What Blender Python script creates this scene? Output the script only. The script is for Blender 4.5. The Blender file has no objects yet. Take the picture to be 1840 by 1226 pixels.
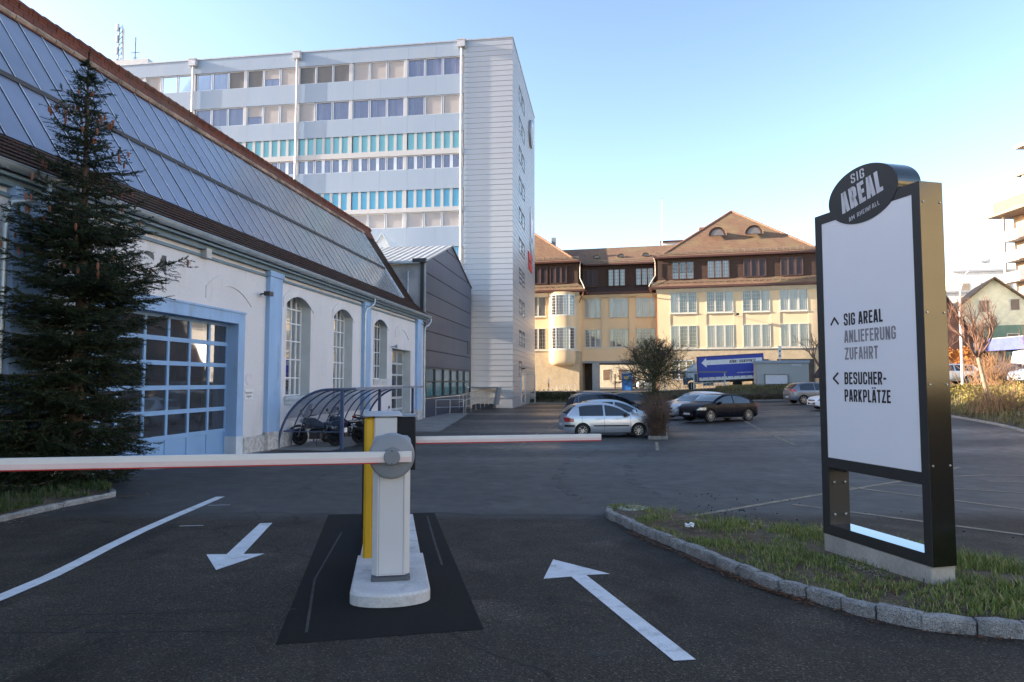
import bpy, bmesh, math, random
from mathutils import Vector, Matrix
random.seed(7)
R = math.radians
SC = bpy.context.scene
COL = SC.collection
# ---------------------------------------------------------------- camera, sky, sun, exposure
EYE = 2.35
cam = bpy.data.cameras.new('camera'); camo = bpy.data.objects.new('camera', cam); COL.objects.link(camo)
camo.location = (0, 0, EYE); camo.rotation_euler = (R(90) + math.atan(72/1190), 0, 0)
cam.sensor_width = 36; cam.lens = 36*1190/1840; cam.clip_end = 3000; cam.clip_start = .1
SC.camera = camo
SUN_EL, SUN_AZ = R(16.5), R(177)              # azimuth counted from +X towards +Y
sd = Vector((math.cos(SUN_AZ)*math.cos(SUN_EL), math.sin(SUN_AZ)*math.cos(SUN_EL), math.sin(SUN_EL)))
W = bpy.data.worlds.new("World"); SC.world = W; W.use_nodes = True
wn = W.node_tree.nodes; wl = W.node_tree.links
bg = wn['Background']; sky = wn.new('ShaderNodeTexSky'); sky.sky_type = 'NISHITA'; sky.sun_disc = False
sky.sun_elevation = SUN_EL; sky.sun_rotation = math.atan2(sd.x, sd.y)
sky.air_density = 1.0; sky.dust_density = 1.15; sky.ozone_density = 1.6; sky.altitude = 400
hs_ = wn.new('ShaderNodeHueSaturation'); hs_.inputs['Saturation'].default_value = 1.0; gm_ = wn.new('ShaderNodeGamma'); gm_.inputs[1].default_value = 1.2; wl.new(sky.outputs[0], gm_.inputs[0]); wl.new(gm_.outputs[0], hs_.inputs['Color']); tn_ = wn.new('ShaderNodeMixRGB'); tn_.blend_type = 'MULTIPLY'; tn_.inputs[0].default_value = 1; tn_.inputs[2].default_value = (1.0, .865, .78, 1); wl.new(hs_.outputs[0], tn_.inputs[1]); wl.new(tn_.outputs[0], bg.inputs[0]); bg.inputs[1].default_value = .138
sl = bpy.data.lights.new('sun', 'SUN'); sl.energy = 5; sl.angle = R(.5); sl.color = (1, .84, .66)
so = bpy.data.objects.new('sun', sl); COL.objects.link(so); so.rotation_euler = sd.to_track_quat('Z', 'Y').to_euler()
SC.view_settings.view_transform = 'Standard'; SC.view_settings.look = 'None'; SC.view_settings.gamma = 1
SC.view_settings.exposure = 1.83
SC.cycles.max_bounces = 8; SC.cycles.transparent_max_bounces = 16; SC.cycles.use_denoising = True

# ---------------------------------------------------------------- materials
MATS = {}
def M(name, col, rough=.6, metal=0., var=.12, vs=2., bump=0., bs=30., spec=.5, coat=0., alpha=1., stretch=None, fine=0., fs=60., stain=None, sts=1.2, std=.45):
    if name in MATS: return MATS[name]
    m = bpy.data.materials.new(name); m.use_nodes = True; MATS[name] = m
    n = m.node_tree.nodes; l = m.node_tree.links; b = n['Principled BSDF']
    b.inputs['Roughness'].default_value = rough; b.inputs['Metallic'].default_value = metal
    b.inputs['Specular IOR Level'].default_value = spec; b.inputs['Coat Weight'].default_value = coat
    b.inputs['Alpha'].default_value = alpha
    tc = n.new('ShaderNodeTexCoord'); mp = n.new('ShaderNodeMapping'); l.new(tc.outputs['Object'], mp.inputs[0])
    if stretch: mp.inputs['Scale'].default_value = stretch
    no = n.new('ShaderNodeTexNoise'); no.inputs['Scale'].default_value = vs; no.inputs['Detail'].default_value = 5
    l.new(mp.outputs[0], no.inputs['Vector'])
    rp = n.new('ShaderNodeValToRGB'); l.new(no.outputs[0], rp.inputs[0])
    rp.color_ramp.elements[0].position = .3; rp.color_ramp.elements[1].position = .7
    rp.color_ramp.elements[0].color = [max(0, c*(1-var)) for c in col]+[1]
    rp.color_ramp.elements[1].color = [min(1, c*(1+var)) for c in col]+[1]
    out = rp.outputs[0]
    if fine:
        n2 = n.new('ShaderNodeTexNoise'); n2.inputs['Scale'].default_value = fs; n2.inputs['Detail'].default_value = 2
        l.new(mp.outputs[0], n2.inputs['Vector'])
        mr = n.new('ShaderNodeMapRange'); l.new(n2.outputs[0], mr.inputs[0])
        mr.inputs[1].default_value = .3; mr.inputs[2].default_value = .7; mr.inputs[3].default_value = 1-fine; mr.inputs[4].default_value = 1+fine
        vm = n.new('ShaderNodeVectorMath'); vm.operation = 'SCALE'; l.new(out, vm.inputs[0]); l.new(mr.outputs[0], vm.inputs['Scale'])
        out = vm.outputs[0]
    if stain:
        n3 = n.new('ShaderNodeTexNoise'); n3.inputs['Scale'].default_value = sts; n3.inputs['Detail'].default_value = 9; n3.inputs['Roughness'].default_value = .65; l.new(mp.outputs[0], n3.inputs['Vector'])
        m3 = n.new('ShaderNodeMapRange'); l.new(n3.outputs[0], m3.inputs[0]); m3.inputs[1].default_value = .53; m3.inputs[2].default_value = .75; m3.inputs[3].default_value = 0; m3.inputs[4].default_value = std
        x3 = n.new('ShaderNodeMixRGB'); l.new(m3.outputs[0], x3.inputs[0]); l.new(out, x3.inputs[1]); x3.inputs[2].default_value = (*stain, 1); out = x3.outputs[0]
    l.new(out, b.inputs['Base Color'])
    if bump:
        nb = n.new('ShaderNodeTexNoise'); nb.inputs['Scale'].default_value = bs; nb.inputs['Detail'].default_value = 4
        l.new(mp.outputs[0], nb.inputs['Vector'])
        bp = n.new('ShaderNodeBump'); bp.inputs['Strength'].default_value = bump; bp.inputs['Distance'].default_value = .02
        l.new(nb.outputs[0], bp.inputs['Height']); l.new(bp.outputs[0], b.inputs['Normal'])
    return m
def glass_mat(name, tint=(.02, .025, .03), clear=.6, rough=.03):
    """window glass: part clear, part mirror"""
    if name in MATS: return MATS[name]
    m = bpy.data.materials.new(name); m.use_nodes = True; MATS[name] = m
    n = m.node_tree.nodes; l = m.node_tree.links; n.remove(n['Principled BSDF'])
    o = n['Material Output']; t = n.new('ShaderNodeBsdfTransparent'); g_ = n.new('ShaderNodeBsdfGlossy'); g_.inputs['Roughness'].default_value = rough
    d = n.new('ShaderNodeBsdfDiffuse'); d.inputs[0].default_value = (*tint, 1)
    a = n.new('ShaderNodeMixShader'); a.inputs[0].default_value = clear; l.new(d.outputs[0], a.inputs[1]); l.new(t.outputs[0], a.inputs[2])
    f = n.new('ShaderNodeLayerWeight'); f.inputs[0].default_value = .35
    mr = n.new('ShaderNodeMapRange'); mr.inputs[3].default_value = .12; mr.inputs[4].default_value = .85; l.new(f.outputs['Fresnel'], mr.inputs[0])
    tc = n.new('ShaderNodeTexCoord'); no = n.new('ShaderNodeTexNoise'); no.inputs['Scale'].default_value = .7; l.new(tc.outputs['Object'], no.inputs['Vector'])
    bp = n.new('ShaderNodeBump'); bp.inputs['Strength'].default_value = .05; bp.inputs['Distance'].default_value = .1; l.new(no.outputs[0], bp.inputs['Height']); l.new(bp.outputs[0], g_.inputs['Normal'])
    x = n.new('ShaderNodeMixShader'); l.new(mr.outputs[0], x.inputs[0]); l.new(a.outputs[0], x.inputs[1]); l.new(g_.outputs[0], x.inputs[2])
    l.new(x.outputs[0], o.inputs[0]); return m
def tile_mat(name, col, col2, sx=.2, sz=.16, moss=(.2, .18, .1), bump=.6):
    """roof tiles in courses: brick pattern over (along, height), patchy colour"""
    if name in MATS: return MATS[name]
    m = bpy.data.materials.new(name); m.use_nodes = True; MATS[name] = m
    n = m.node_tree.nodes; l = m.node_tree.links; b = n['Principled BSDF']; b.inputs['Roughness'].default_value = .85; b.inputs['Specular IOR Level'].default_value = .25
    tc = n.new('ShaderNodeTexCoord'); sp = n.new('ShaderNodeSeparateXYZ'); l.new(tc.outputs['Object'], sp.inputs[0])
    ad = n.new('ShaderNodeMath'); ad.operation = 'ADD'; l.new(sp.outputs[0], ad.inputs[0]); l.new(sp.outputs[1], ad.inputs[1])
    cb = n.new('ShaderNodeCombineXYZ'); l.new(ad.outputs[0], cb.inputs[0]); l.new(sp.outputs[2], cb.inputs[1])
    br = n.new('ShaderNodeTexBrick'); br.inputs['Scale'].default_value = 1; br.inputs['Brick Width'].default_value = sx; br.inputs['Row Height'].default_value = sz
    br.inputs['Mortar Size'].default_value = .012; br.inputs['Color1'].default_value = (*col, 1); br.inputs['Color2'].default_value = (*col2, 1)
    br.inputs['Mortar'].default_value = (*[c*.3 for c in col], 1); br.inputs['Bias'].default_value = -.2; l.new(cb.outputs[0], br.inputs['Vector'])
    no = n.new('ShaderNodeTexNoise'); no.inputs['Scale'].default_value = .55; no.inputs['Detail'].default_value = 6; l.new(tc.outputs['Object'], no.inputs['Vector'])
    rp = n.new('ShaderNodeValToRGB'); rp.color_ramp.elements[0].position = .48; rp.color_ramp.elements[1].position = .7
    rp.color_ramp.elements[0].color = (0, 0, 0, 1); rp.color_ramp.elements[1].color = (.75, .75, .75, 1); l.new(no.outputs[0], rp.inputs[0])
    mx = n.new('ShaderNodeMixRGB'); l.new(rp.outputs[0], mx.inputs[0]); l.new(br.outputs[0], mx.inputs[1]); mx.inputs[2].default_value = (*moss, 1)
    l.new(mx.outputs[0], b.inputs['Base Color'])
    bp = n.new('ShaderNodeBump'); bp.inputs['Strength'].default_value = bump; bp.inputs['Distance'].default_value = .03; l.new(br.outputs[1], bp.inputs['Height']); bp.invert = True
    l.new(bp.outputs[0], b.inputs['Normal']); return m

# ---------------------------------------------------------------- mesh helpers
class MB:
    def __init__(s, o=(0, 0, 0)): s.v = []; s.f = []; s.o = o
    def p(s, x, y, z): s.v.append((x-s.o[0], y-s.o[1], z-s.o[2])); return len(s.v)-1
    def face(s, *pts): s.f.append([s.p(*q) for q in pts]); return s
    def box(s, x0, x1, y0, y1, z0, z1):
        i = [s.p(x, y, z) for z in (z0, z1) for y in (y0, y1) for x in (x0, x1)]
        for q in ((0, 2, 3, 1), (4, 5, 7, 6), (0, 1, 5, 4), (2, 6, 7, 3), (0, 4, 6, 2), (1, 3, 7, 5)): s.f.append([i[k] for k in q])
        return s
    def bbox(s, x0, x1, y0, y1, z0, z1, c=.01):
        """box with chamfered vertical and top edges"""
        lo = [(x0+c, y0), (x1-c, y0), (x1, y0+c), (x1, y1-c), (x1-c, y1), (x0+c, y1), (x0, y1-c), (x0, y0+c)]
        a = [s.p(x, y, z0) for x, y in lo]; b = [s.p(x, y, z1-c) for x, y in lo]
        cx, cy = (x0+x1)/2, (y0+y1)/2
        t = [s.p(x+(c if x < cx else -c), y+(c if y < cy else -c), z1) for x, y in lo]
        for k in range(8):
            j = (k+1) % 8; s.f += [[a[k], a[j], b[j], b[k]], [b[k], b[j], t[j], t[k]]]
        s.f += [t, a[::-1]]; return s
    def obox(s, p, q, w, h):
        """bar from p to q, width w (horizontal) and height h"""
        p, q = Vector(p), Vector(q); d = (q-p).normalized(); u = Vector((0, 0, 1)) if abs(d.z) < .95 else Vector((0, 1, 0))
        r = d.cross(u).normalized(); u = r.cross(d)
        i = []
        for e in (p, q):
            for a, b in ((-1, -1), (1, -1), (1, 1), (-1, 1)): i.append(s.p(*(e+r*a*w/2+u*b*h/2)))
        for k in range(4): j = (k+1) % 4; s.f.append([i[k], i[j], i[4+j], i[4+k]])
        s.f += [[i[3], i[2], i[1], i[0]], i[4:8]]; return s
    def prism(s, pts, d):
        """polygon of 3-D points extruded by vector d"""
        a = [s.p(*q) for q in pts]; b = [s.p(*(Vector(q)+Vector(d))) for q in pts]; n = len(a)
        s.f += [a[::-1], b]
        for k in range(n): j = (k+1) % n; s.f.append([a[k], a[j], b[j], b[k]])
        return s
    def tube(s, path, r, n=8, cap=True):
        path = [Vector(q) for q in path]; rr = r if isinstance(r, (list, tuple)) else [r]*len(path); rings = []; u = None
        for k, q in enumerate(path):
            d = (path[min(k+1, len(path)-1)]-path[max(k-1, 0)])
            if d.length < 1e-9: d = Vector((0, 0, 1))
            d.normalize()
            if u is None: u = d.orthogonal().normalized()
            u = (u-d*u.dot(d)); u = u.normalized() if u.length > 1e-6 else d.orthogonal().normalized()
            w = d.cross(u)
            rings.append([s.p(*(q+(u*math.cos(2*math.pi*t/n)+w*math.sin(2*math.pi*t/n))*rr[k])) for t in range(n)])
        for a, b in zip(rings, rings[1:]):
            for t in range(n): j = (t+1) % n; s.f.append([a[t], a[j], b[j], b[t]])
        if cap: s.f += [rings[0][::-1], rings[-1]]
        return s
    def lathe(s, prof, c=(0, 0, 0), ax='z', n=24):
        """profile of (radius, height) about an axis"""
        rings = []
        for r, h in prof:
            ring = []
            for t in range(n):
                a = 2*math.pi*t/n; x, y = r*math.cos(a), r*math.sin(a)
                q = {'z': (x, y, h), 'y': (x, h, y), 'x': (h, x, y)}[ax]
                ring.append(s.p(c[0]+q[0], c[1]+q[1], c[2]+q[2]))
            rings.append(ring)
        for a, b in zip(rings, rings[1:]):
            for t in range(n):
                j = (t+1) % n; s.f.append([a[t], a[j], b[j], b[t]] if ax != 'y' else [a[j], a[t], b[t], b[j]])
        s.f += [rings[0][::-1], rings[-1]]; return s
    def grid(s, fn, us, vs, flip=False):
        idx = [[s.p(*fn(u, v)) for v in vs] for u in us]
        for i in range(len(us)-1):
            for j in range(len(vs)-1):
                q = [idx[i][j], idx[i+1][j], idx[i+1][j+1], idx[i][j+1]]; s.f.append(q[::-1] if flip else q)
        return s
    def build(s, name, mat, parent=None, smooth=False, fix=True, loc=None, rz=0):
        me = bpy.data.meshes.new(name); me.from_pydata(s.v, [], s.f); me.materials.append(mat)
        if fix:
            bm = bmesh.new(); bm.from_mesh(me); bmesh.ops.recalc_face_normals(bm, faces=bm.faces); bm.to_mesh(me); bm.free()
        if smooth:
            me.polygons.foreach_set('use_smooth', [True]*len(me.polygons))
            try: me.set_sharp_from_angle(angle=R(smooth if smooth > 1 else 40))
            except Exception: pass
        o = bpy.data.objects.new(name, me); COL.objects.link(o)
        if parent: o.parent = parent
        if loc: o.location = loc
        if rz: o.rotation_euler.z = rz
        return o
def tag(o, label, cat, group=None, kind=None):
    if label: o['label'] = label
    if cat: o['category'] = cat
    if group: o['group'] = group
    if kind: o['kind'] = kind
    return o
def struct(o, kind='structure'): o['kind'] = kind; return o
def thing(name, label, cat, loc=(0, 0, 0), rz=0, group=None):
    o = bpy.data.objects.new(name, None); COL.objects.link(o); o.location = loc; o.rotation_euler = (0, 0, rz); o.empty_display_size = .3
    return tag(o, label, cat, group)
def inst(src, parent, loc, rz=None):
    """linked copy of a part (and of its own children) placed under a thing"""
    o = src.copy(); COL.objects.link(o); o.parent = parent; o.location = loc
    if rz is not None: o.rotation_euler = (0, 0, rz)
    for ch in list(src.children):
        c = ch.copy(); COL.objects.link(c); c.parent = o
    return o
def copy_tree(o, parent=None):
    c = o.copy(); COL.objects.link(c); c.parent = parent
    for ch in list(o.children): copy_tree(ch, c)
    return c
TS = R(-8); cS, sS = math.cos(R(8)), math.sin(R(8))
def fromS(a, b): return (cS*a+sS*b, -sS*a+cS*b)     # site frame of hall, annexe and tower -> world
TY = -math.atan2(.233, .972)
def fromY(s, n, O=(18.3, 78)): c, q = math.cos(TY), math.sin(TY); return (O[0]+c*s-q*n, O[1]+q*s+c*n)
def sm(x, a, b): t = max(0., min(1., (x-a)/(b-a))); return t*t*(3-2*t)
def g(X, Y):
    """height of the paved ground: the drive falls from the street, the car park is nearly level"""
    E = 1.68+.031*Y if Y < 18 else 2.35-.112*(1-min(1, (Y-18)/7.2))**2
    E = max(min(E, 2.35), 1.2)
    return 2.35-E+sm(Y, 16, 30)*.025*max(0, min(X, 34)-7)*(1-sm(Y, 90, 140))

# ---------------------------------------------------------------- lettering
def fil(pts, r=.12, n=4):
    out = [pts[0]]
    for a, b, c in zip(pts, pts[1:], pts[2:]):
        A, B, C = Vector(a), Vector(b), Vector(c); d1 = (A-B); d2 = (C-B); rr = min(r, d1.length*.49, d2.length*.49)
        p0 = B+d1.normalized()*rr; p1 = B+d2.normalized()*rr
        for k in range(n+1):
            t = k/n; out.append(tuple(p0*(1-t)**2+B*2*t*(1-t)+p1*t*t))
    return out+[pts[-1]]
def glyph(ch, w, s):
    a, b, lo, hi, m = s/2, w-s/2, s/2, 1-s/2, .52
    G = {'A': [[(a*.8, 0), (w/2-.035, 1)], [(w-a*.8, 0), (w/2+.035, 1)], [(a+.05, .24), (b-.05, .24)]],
     'B': [[(a, 0), (a, 1)], fil([(a, hi), (b, hi), (b, m), (a, m)]), fil([(a, m), (b, m), (b, lo), (a, lo)])],
     'C': [fil([(b, .64), (b, hi), (a, hi), (a, lo), (b, lo), (b, .36)])],
     'D': [[(a, 0), (a, 1)], fil([(a, hi), (b, hi), (b, lo), (a, lo)])],
     'E': [[(a, 0), (a, 1)], [(a, hi), (w, hi)], [(a, m), (w*.92, m)], [(a, lo), (w, lo)]],
     'F': [[(a, 0), (a, 1)], [(a, hi), (w, hi)], [(a, m), (w*.92, m)]],
     'G': [fil([(b, .66), (b, hi), (a, hi), (a, lo), (b, lo), (b, .46), (w*.5, .46)])],
     'H': [[(a, 0), (a, 1)], [(b, 0), (b, 1)], [(a, m), (b, m)]], 'I': [[(a, 0), (a, 1)]],
     'K': [[(a, 0), (a, 1)], [(a, .42), (b, 1)], [(a+.06, .55), (b, 0)]],
     'L': [[(a, 0), (a, 1)], [(a, lo), (w, lo)]],
     'M': [[(a, 0), (a, 1)], [(b, 0), (b, 1)], [(a, 1), (w/2, .3)], [(b, 1), (w/2, .3)]],
     'N': [[(a, 0), (a, 1)], [(b, 0), (b, 1)], [(a, .95), (b, .05)]],
     'O': [fil([(w/2, hi), (b, hi), (b, lo), (a, lo), (a, hi), (w/2, hi)])],
     'P': [[(a, 0), (a, 1)], fil([(a, hi), (b, hi), (b, .44), (a, .44)])],
     'R': [[(a, 0), (a, 1)], fil([(a, hi), (b, hi), (b, .48), (a, .48)]), [(w*.5, .48), (b, 0)]],
     'S': [fil([(b, .68), (b, hi), (a, hi), (a, .55), (b, .45), (b, lo), (a, lo), (a, .32)])],
     'T': [[(w/2, 0), (w/2, 1)], [(0, hi), (w, hi)]], 'U': [fil([(a, 1), (a, lo), (b, lo), (b, 1)])],
     'Z': [[(.02, hi), (w, hi)], [(b, .93), (a, .07)], [(0, lo), (w, lo)]],
     '0': [fil([(w/2, hi), (b, hi), (b, lo), (a, lo), (a, hi), (w/2, hi)])],
     '4': [[(w*.74, 0), (w*.74, 1)], [(w*.7, .97), (.05, .3)], [(0, .25), (w, .25)]], '-': [[(.02, .45), (w-.02, .45)]]}
    if ch in 'ÄÜ': return G['A' if ch == 'Ä' else 'U']+[[(w*.22, 1.08), (w*.22, 1.2)], [(w*.78, 1.08), (w*.78, 1.2)]]
    return G[ch]
WID = {'I': None, 'M': .58, '-': .3, 'E': .36, 'F': .35, 'L': .34, 'T': .38}
def lettering(mb, txt, fn, width, height, s=.15, gap=.09, shear=0., space=.28):
    """flat letters as ribbons; fn maps (x, z) in metres of the text plane to a 3-D point"""
    x = 0; items = []
    for ch in txt:
        if ch == ' ': x += space; continue
        w = WID.get(ch, .42) or s; items.append((ch, x, w)); x += w+gap
    tot = x-gap; k = width/tot; lay = 0
    for ch, x0, w in items:
        for pl in glyph(ch, w, s):
            L = []; lay += 1
            for i, q in enumerate(pl):
                A = Vector(pl[max(i-1, 0)]); B = Vector(pl[min(i+1, len(pl)-1)]); d = B-A
                if (pl[0] == pl[-1]) and i in (0, len(pl)-1): d = Vector(pl[1])-Vector(pl[-2])
                if d.length < 1e-6: d = Vector((1, 0))
                d.normalize(); nn = Vector((-d.y, d.x))*s/2
                L.append((Vector(q)+nn, Vector(q)-nn))
            for (p0, p1), (q0, q1) in zip(L, L[1:]):
                mb.face(*[fn((x0+t.x+shear*t.y)*k, t.y*height) for t in (p0, q0, q1, p1)])
    return mb
# ================================================================ GROUND
def asphalt_mat():
    m = bpy.data.materials.new('asphalt'); m.use_nodes = True; n = m.node_tree.nodes; l = m.node_tree.links; b = n['Principled BSDF']
    tc = n.new('ShaderNodeTexCoord'); V = tc.outputs['Object']
    sp = n.new('ShaderNodeSeparateXYZ'); l.new(V, sp.inputs[0])
    def noise(s, d=4, st=None):
        no = n.new('ShaderNodeTexNoise'); no.inputs['Scale'].default_value = s; no.inputs['Detail'].default_value = d
        if st:
            mp = n.new('ShaderNodeMapping'); mp.inputs['Scale'].default_value = st; l.new(V, mp.inputs[0]); l.new(mp.outputs[0], no.inputs[0])
        else: l.new(V, no.inputs[0])
        return no.outputs[0]
    def rng(x, a, c, lo, hi):
        r = n.new('ShaderNodeMapRange'); l.new(x, r.inputs[0])
        for i, q in enumerate((a, c, lo, hi)): r.inputs[i+1].default_value = q
        return r.outputs[0]
    def mth(op, a, c):
        q = n.new('ShaderNodeMath'); q.operation = op
        for i, x in enumerate((a, c)):
            if isinstance(x, (int, float)): q.inputs[i].default_value = x
            else: l.new(x, q.inputs[i])
        return q.outputs[0]
    # older coarse asphalt of the drive ends at a joint about ten metres in, finer asphalt beyond
    far = rng(mth('ADD', sp.outputs[1], mth('MULTIPLY', noise(.6), 1.2)), 10.2, 10.9, 0, 1)
    vo = n.new('ShaderNodeTexVoronoi'); vo.inputs['Scale'].default_value = 95; l.new(V, vo.inputs[0])
    hs = n.new('ShaderNodeSeparateColor'); l.new(vo.outputs['Color'], hs.inputs[0])
    grain = rng(hs.outputs[0], 0, 1, .5, 1.4)
    chips = rng(hs.outputs[1], .9, .96, 0, 1.9)
    gr = mth('ADD', grain, mth('MULTIPLY', chips, mth('SUBTRACT', 1, mth('MULTIPLY', far, .85))))
    big = rng(noise(.35, 6), .3, .7, .78, 1.2); mid = rng(noise(2.2, 6), .3, .7, .86, 1.14)
    tot = mth('MULTIPLY', mth('MULTIPLY', big, mid), gr)
    # cracks
    vc = n.new('ShaderNodeTexVoronoi'); vc.feature = 'DISTANCE_TO_EDGE'; vc.inputs['Scale'].default_value = .17
    nz = n.new('ShaderNodeTexNoise'); nz.inputs['Scale'].default_value = 1.3; l.new(V, nz.inputs[0])
    av = n.new('ShaderNodeVectorMath'); av.operation = 'MULTIPLY_ADD'; l.new(nz.outputs['Color'], av.inputs[0]); av.inputs[1].default_value = (.7, .7, 0); l.new(V, av.inputs[2])
    l.new(av.outputs[0], vc.inputs[0]); crack = rng(vc.outputs[0], 0, .0035, .45, 1)
    dust = rng(noise(.9, 9), .57, .74, 1, 1.75); stn = rng(noise(.7, 7, (1.3, .6, 1)), .58, .66, 1, .62); tot = mth('MULTIPLY', mth('MULTIPLY', mth('MULTIPLY', tot, crack), dust), stn)
    mx = n.new('ShaderNodeMixRGB'); l.new(far, mx.inputs[0]); mx.inputs[1].default_value = (.041, .0335, .0255, 1); mx.inputs[2].default_value = (.036, .0335, .0305, 1)
    vm = n.new('ShaderNodeVectorMath'); vm.operation = 'SCALE'; l.new(mx.outputs[0], vm.inputs[0]); l.new(tot, vm.inputs['Scale'])
    l.new(vm.outputs[0], b.inputs['Base Color'])
    wet = rng(noise(.09, 5, (.7, 2.2, 1)), .42, .62, 0, 1)
    wetfar = mth('MULTIPLY', wet, rng(sp.outputs[1], 14, 24, 0, 1))
    rough = mth('SUBTRACT', mth('ADD', .8, rng(noise(3), .3, .7, -.06, .06)), mth('ADD', mth('MULTIPLY', far, .14), mth('MULTIPLY', wetfar, .3)))
    l.new(rough, b.inputs['Roughness']); sl_ = mth('ADD', .2, mth('MULTIPLY', far, .28)); l.new(sl_, b.inputs['Specular IOR Level'])
    bp = n.new('ShaderNodeBump'); bp.inputs['Distance'].default_value = .006; l.new(mth('SUBTRACT', .75, mth('MULTIPLY', far, .45)), bp.inputs['Strength'])
    l.new(vo.outputs['Distance'], bp.inputs['Height']); l.new(bp.outputs[0], b.inputs['Normal'])
    return m
ASPH = asphalt_mat()
def rngf(*segs):
    out = []
    for a, b, st in segs:
        k = int(round((b-a)/st)); out += [a+(b-a)*i/k for i in range(k)]
    return out+[segs[-1][1]]
xs = rngf((-600, -60, 90), (-60, -16, 4), (-16, 7, .5), (7, 34, 1.5), (34, 100, 11), (100, 900, 100))
ys = rngf((-300, -30, 45), (-30, 0, 3), (0, 28, .5), (28, 90, 2), (90, 140, 10), (140, 1500, 170))
mb = MB(); mb.grid(lambda x, y: (x, y, g(x, y)), xs, ys); struct(mb.build('ground', ASPH, smooth=30, fix=False))
PAINT = M('white_road_paint', (.62, .63, .64), rough=.7, var=.1, vs=5, fine=.14, fs=90, bump=.25, bs=200, stain=(.05, .05, .05), sts=5.5, std=.6)
OLDP = M('worn_yellow_paint', (.2, .165, .115), rough=.75, var=.4, vs=3, fine=.3, fs=50)
def ribbon(name, pts, w, mat, dz=.004, step=.4):
    P = []
    for a, b in zip(pts, pts[1:]):
        A, B = Vector(a), Vector(b); k = max(1, int((B-A).length/step)); P += [A.lerp(B, i/k) for i in range(k)]
    P.append(Vector(pts[-1])); m_ = MB(); L = []
    for i, q in enumerate(P):
        d = (P[min(i+1, len(P)-1)]-P[max(i-1, 0)]).normalized(); nn = Vector((-d.y, d.x))*w/2
        L.append([(q+nn*k) for k in (-1, -.33, .33, 1)])
    for u, v in zip(L, L[1:]):
        for k in range(3): m_.face(*[(q.x, q.y, g(q.x, q.y)+dz) for q in (u[k], v[k], v[k+1], u[k+1])])
    return struct(m_.build(name, mat, fix=False))
def flat(name, poly, mat, dz=.004, cuts=6):
    me = bpy.data.meshes.new(name); bm = bmesh.new(); bm.faces.new([bm.verts.new((x, y, 0)) for x, y in poly])
    bmesh.ops.triangulate(bm, faces=bm.faces); bmesh.ops.subdivide_edges(bm, edges=bm.edges, cuts=cuts, use_grid_fill=True)
    for v in bm.verts: v.co.z = g(v.co.x, v.co.y)+dz
    bm.normal_update()
    for f in bm.faces:
        if f.normal.z < 0: f.normal_flip()
    bm.to_mesh(me); bm.free(); me.materials.append(mat); o = bpy.data.objects.new(name, me); COL.objects.link(o); return struct(o)
flat('road_arrow', [(-3.37, 7.43), (-2.96, 6.75), (-2.74, 7.47), (-2.97, 7.45), (-3.33, 9.34), (-3.49, 9.3), (-3.15, 7.44)], PAINT)
flat('road_arrow', [(.3, 6.42), (.44, 7.2), (.96, 6.6), (.72, 6.56), (1.2, 4.44), (1.05, 4.42), (.57, 6.5)], PAINT)
ribbon('lane_line', [(-4.5, 3.4), (-4.41, 4.8), (-4.4, 5.8), (-4.45, 6.5), (-4.55, 7.1), (-4.68, 7.8), (-4.84, 8.8), (-4.97, 9.9), (-5.17, 11.89)], .15, PAINT, step=.15)
PATCH = M('new_asphalt', (.006, .0055, .005), rough=.9, spec=.25, var=.2, vs=1.5, fine=.45, fs=80, bump=.5, bs=150)
flat('asphalt_patch', [(-1.64, 4.71), (-.21, 5.02), (-1.18, 10.2), (-2.74, 10.03)], PATCH, .0025, 8)
SEAL = M('joint_dust', (.035, .032, .028), rough=.95, var=.5, vs=6)
ribbon('asphalt_joint', [(-2.2, 8.7), (-1.87, 6.4), (-1.5, 4.95)], .022, SEAL, .0045)
ribbon('asphalt_joint', [(-1.25, 9.9), (-.95, 8.2), (-.72, 6.95)], .025, SEAL, .0045)
DARKJ = M('tar_joint', (.018, .018, .02), rough=.7)
ribbon('tar_joint', [(1.4, 9.9), (.6, 10.05), (-.4, 10.0), (-1.2, 10.22)], .09, DARKJ, .003)
ribbon('tar_joint', [(-2.74, 10.05), (-3.6, 10.2), (-5.2, 10.1)], .03, DARKJ, .003)
ribbon('tar_joint', [(-3.7, 5.35), (-1.75, 5.5)], .012, DARKJ, .003); ribbon('tar_joint', [(-3.9, 4.95), (-1.75, 5.0)], .012, DARKJ, .003); ribbon('tar_joint', [(-3.0, 5.6), (-3.35, 4.85)], .012, DARKJ, .003)
for P in ([(2.6, 9.85), (5.69, 12.24), (9.18, 14.92), (11.5, 17.2)], [(4.6, 11.0), (6.47, 8.5)], [(6.62, 13.27), (8.2, 10.1)], [(7.6, 13.7), (10.2, 11.8)],
          [(13.6, 40), (11.24, 29.92), (10.2, 24)], [(.9, 28.6), (2.45, 36.6)], [(5.56, 25.66), (4.9, 22.5)], [(-.3, 22.4), (.31, 24.5), (.94, 28.2)],
          [(9.18, 14.92), (11.0, 15.4), (13.2, 15.0)], [(10.1, 14.2), (12.7, 13.4)], [(14.5, 40.5), (16.6, 33.5)]):
    ribbon('parking_line', P, .11, OLDP, .006)
ribbon('lane_tick', [(-4.95, 10.9), (-4.6, 10.95)], .03, PAINT); ribbon('lane_tick', [(-4.5, 9.1), (-4.2, 9.15)], .03, PAINT)
WEAR = bpy.data.materials.new('tyre_wear'); WEAR.use_nodes = True
wn_, wk_ = WEAR.node_tree.nodes, WEAR.node_tree.links; wb_ = wn_['Principled BSDF']; wb_.inputs['Base Color'].default_value = (.1, .095, .085, 1); wb_.inputs['Roughness'].default_value = .95; wb_.inputs['Specular IOR Level'].default_value = .2
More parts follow.
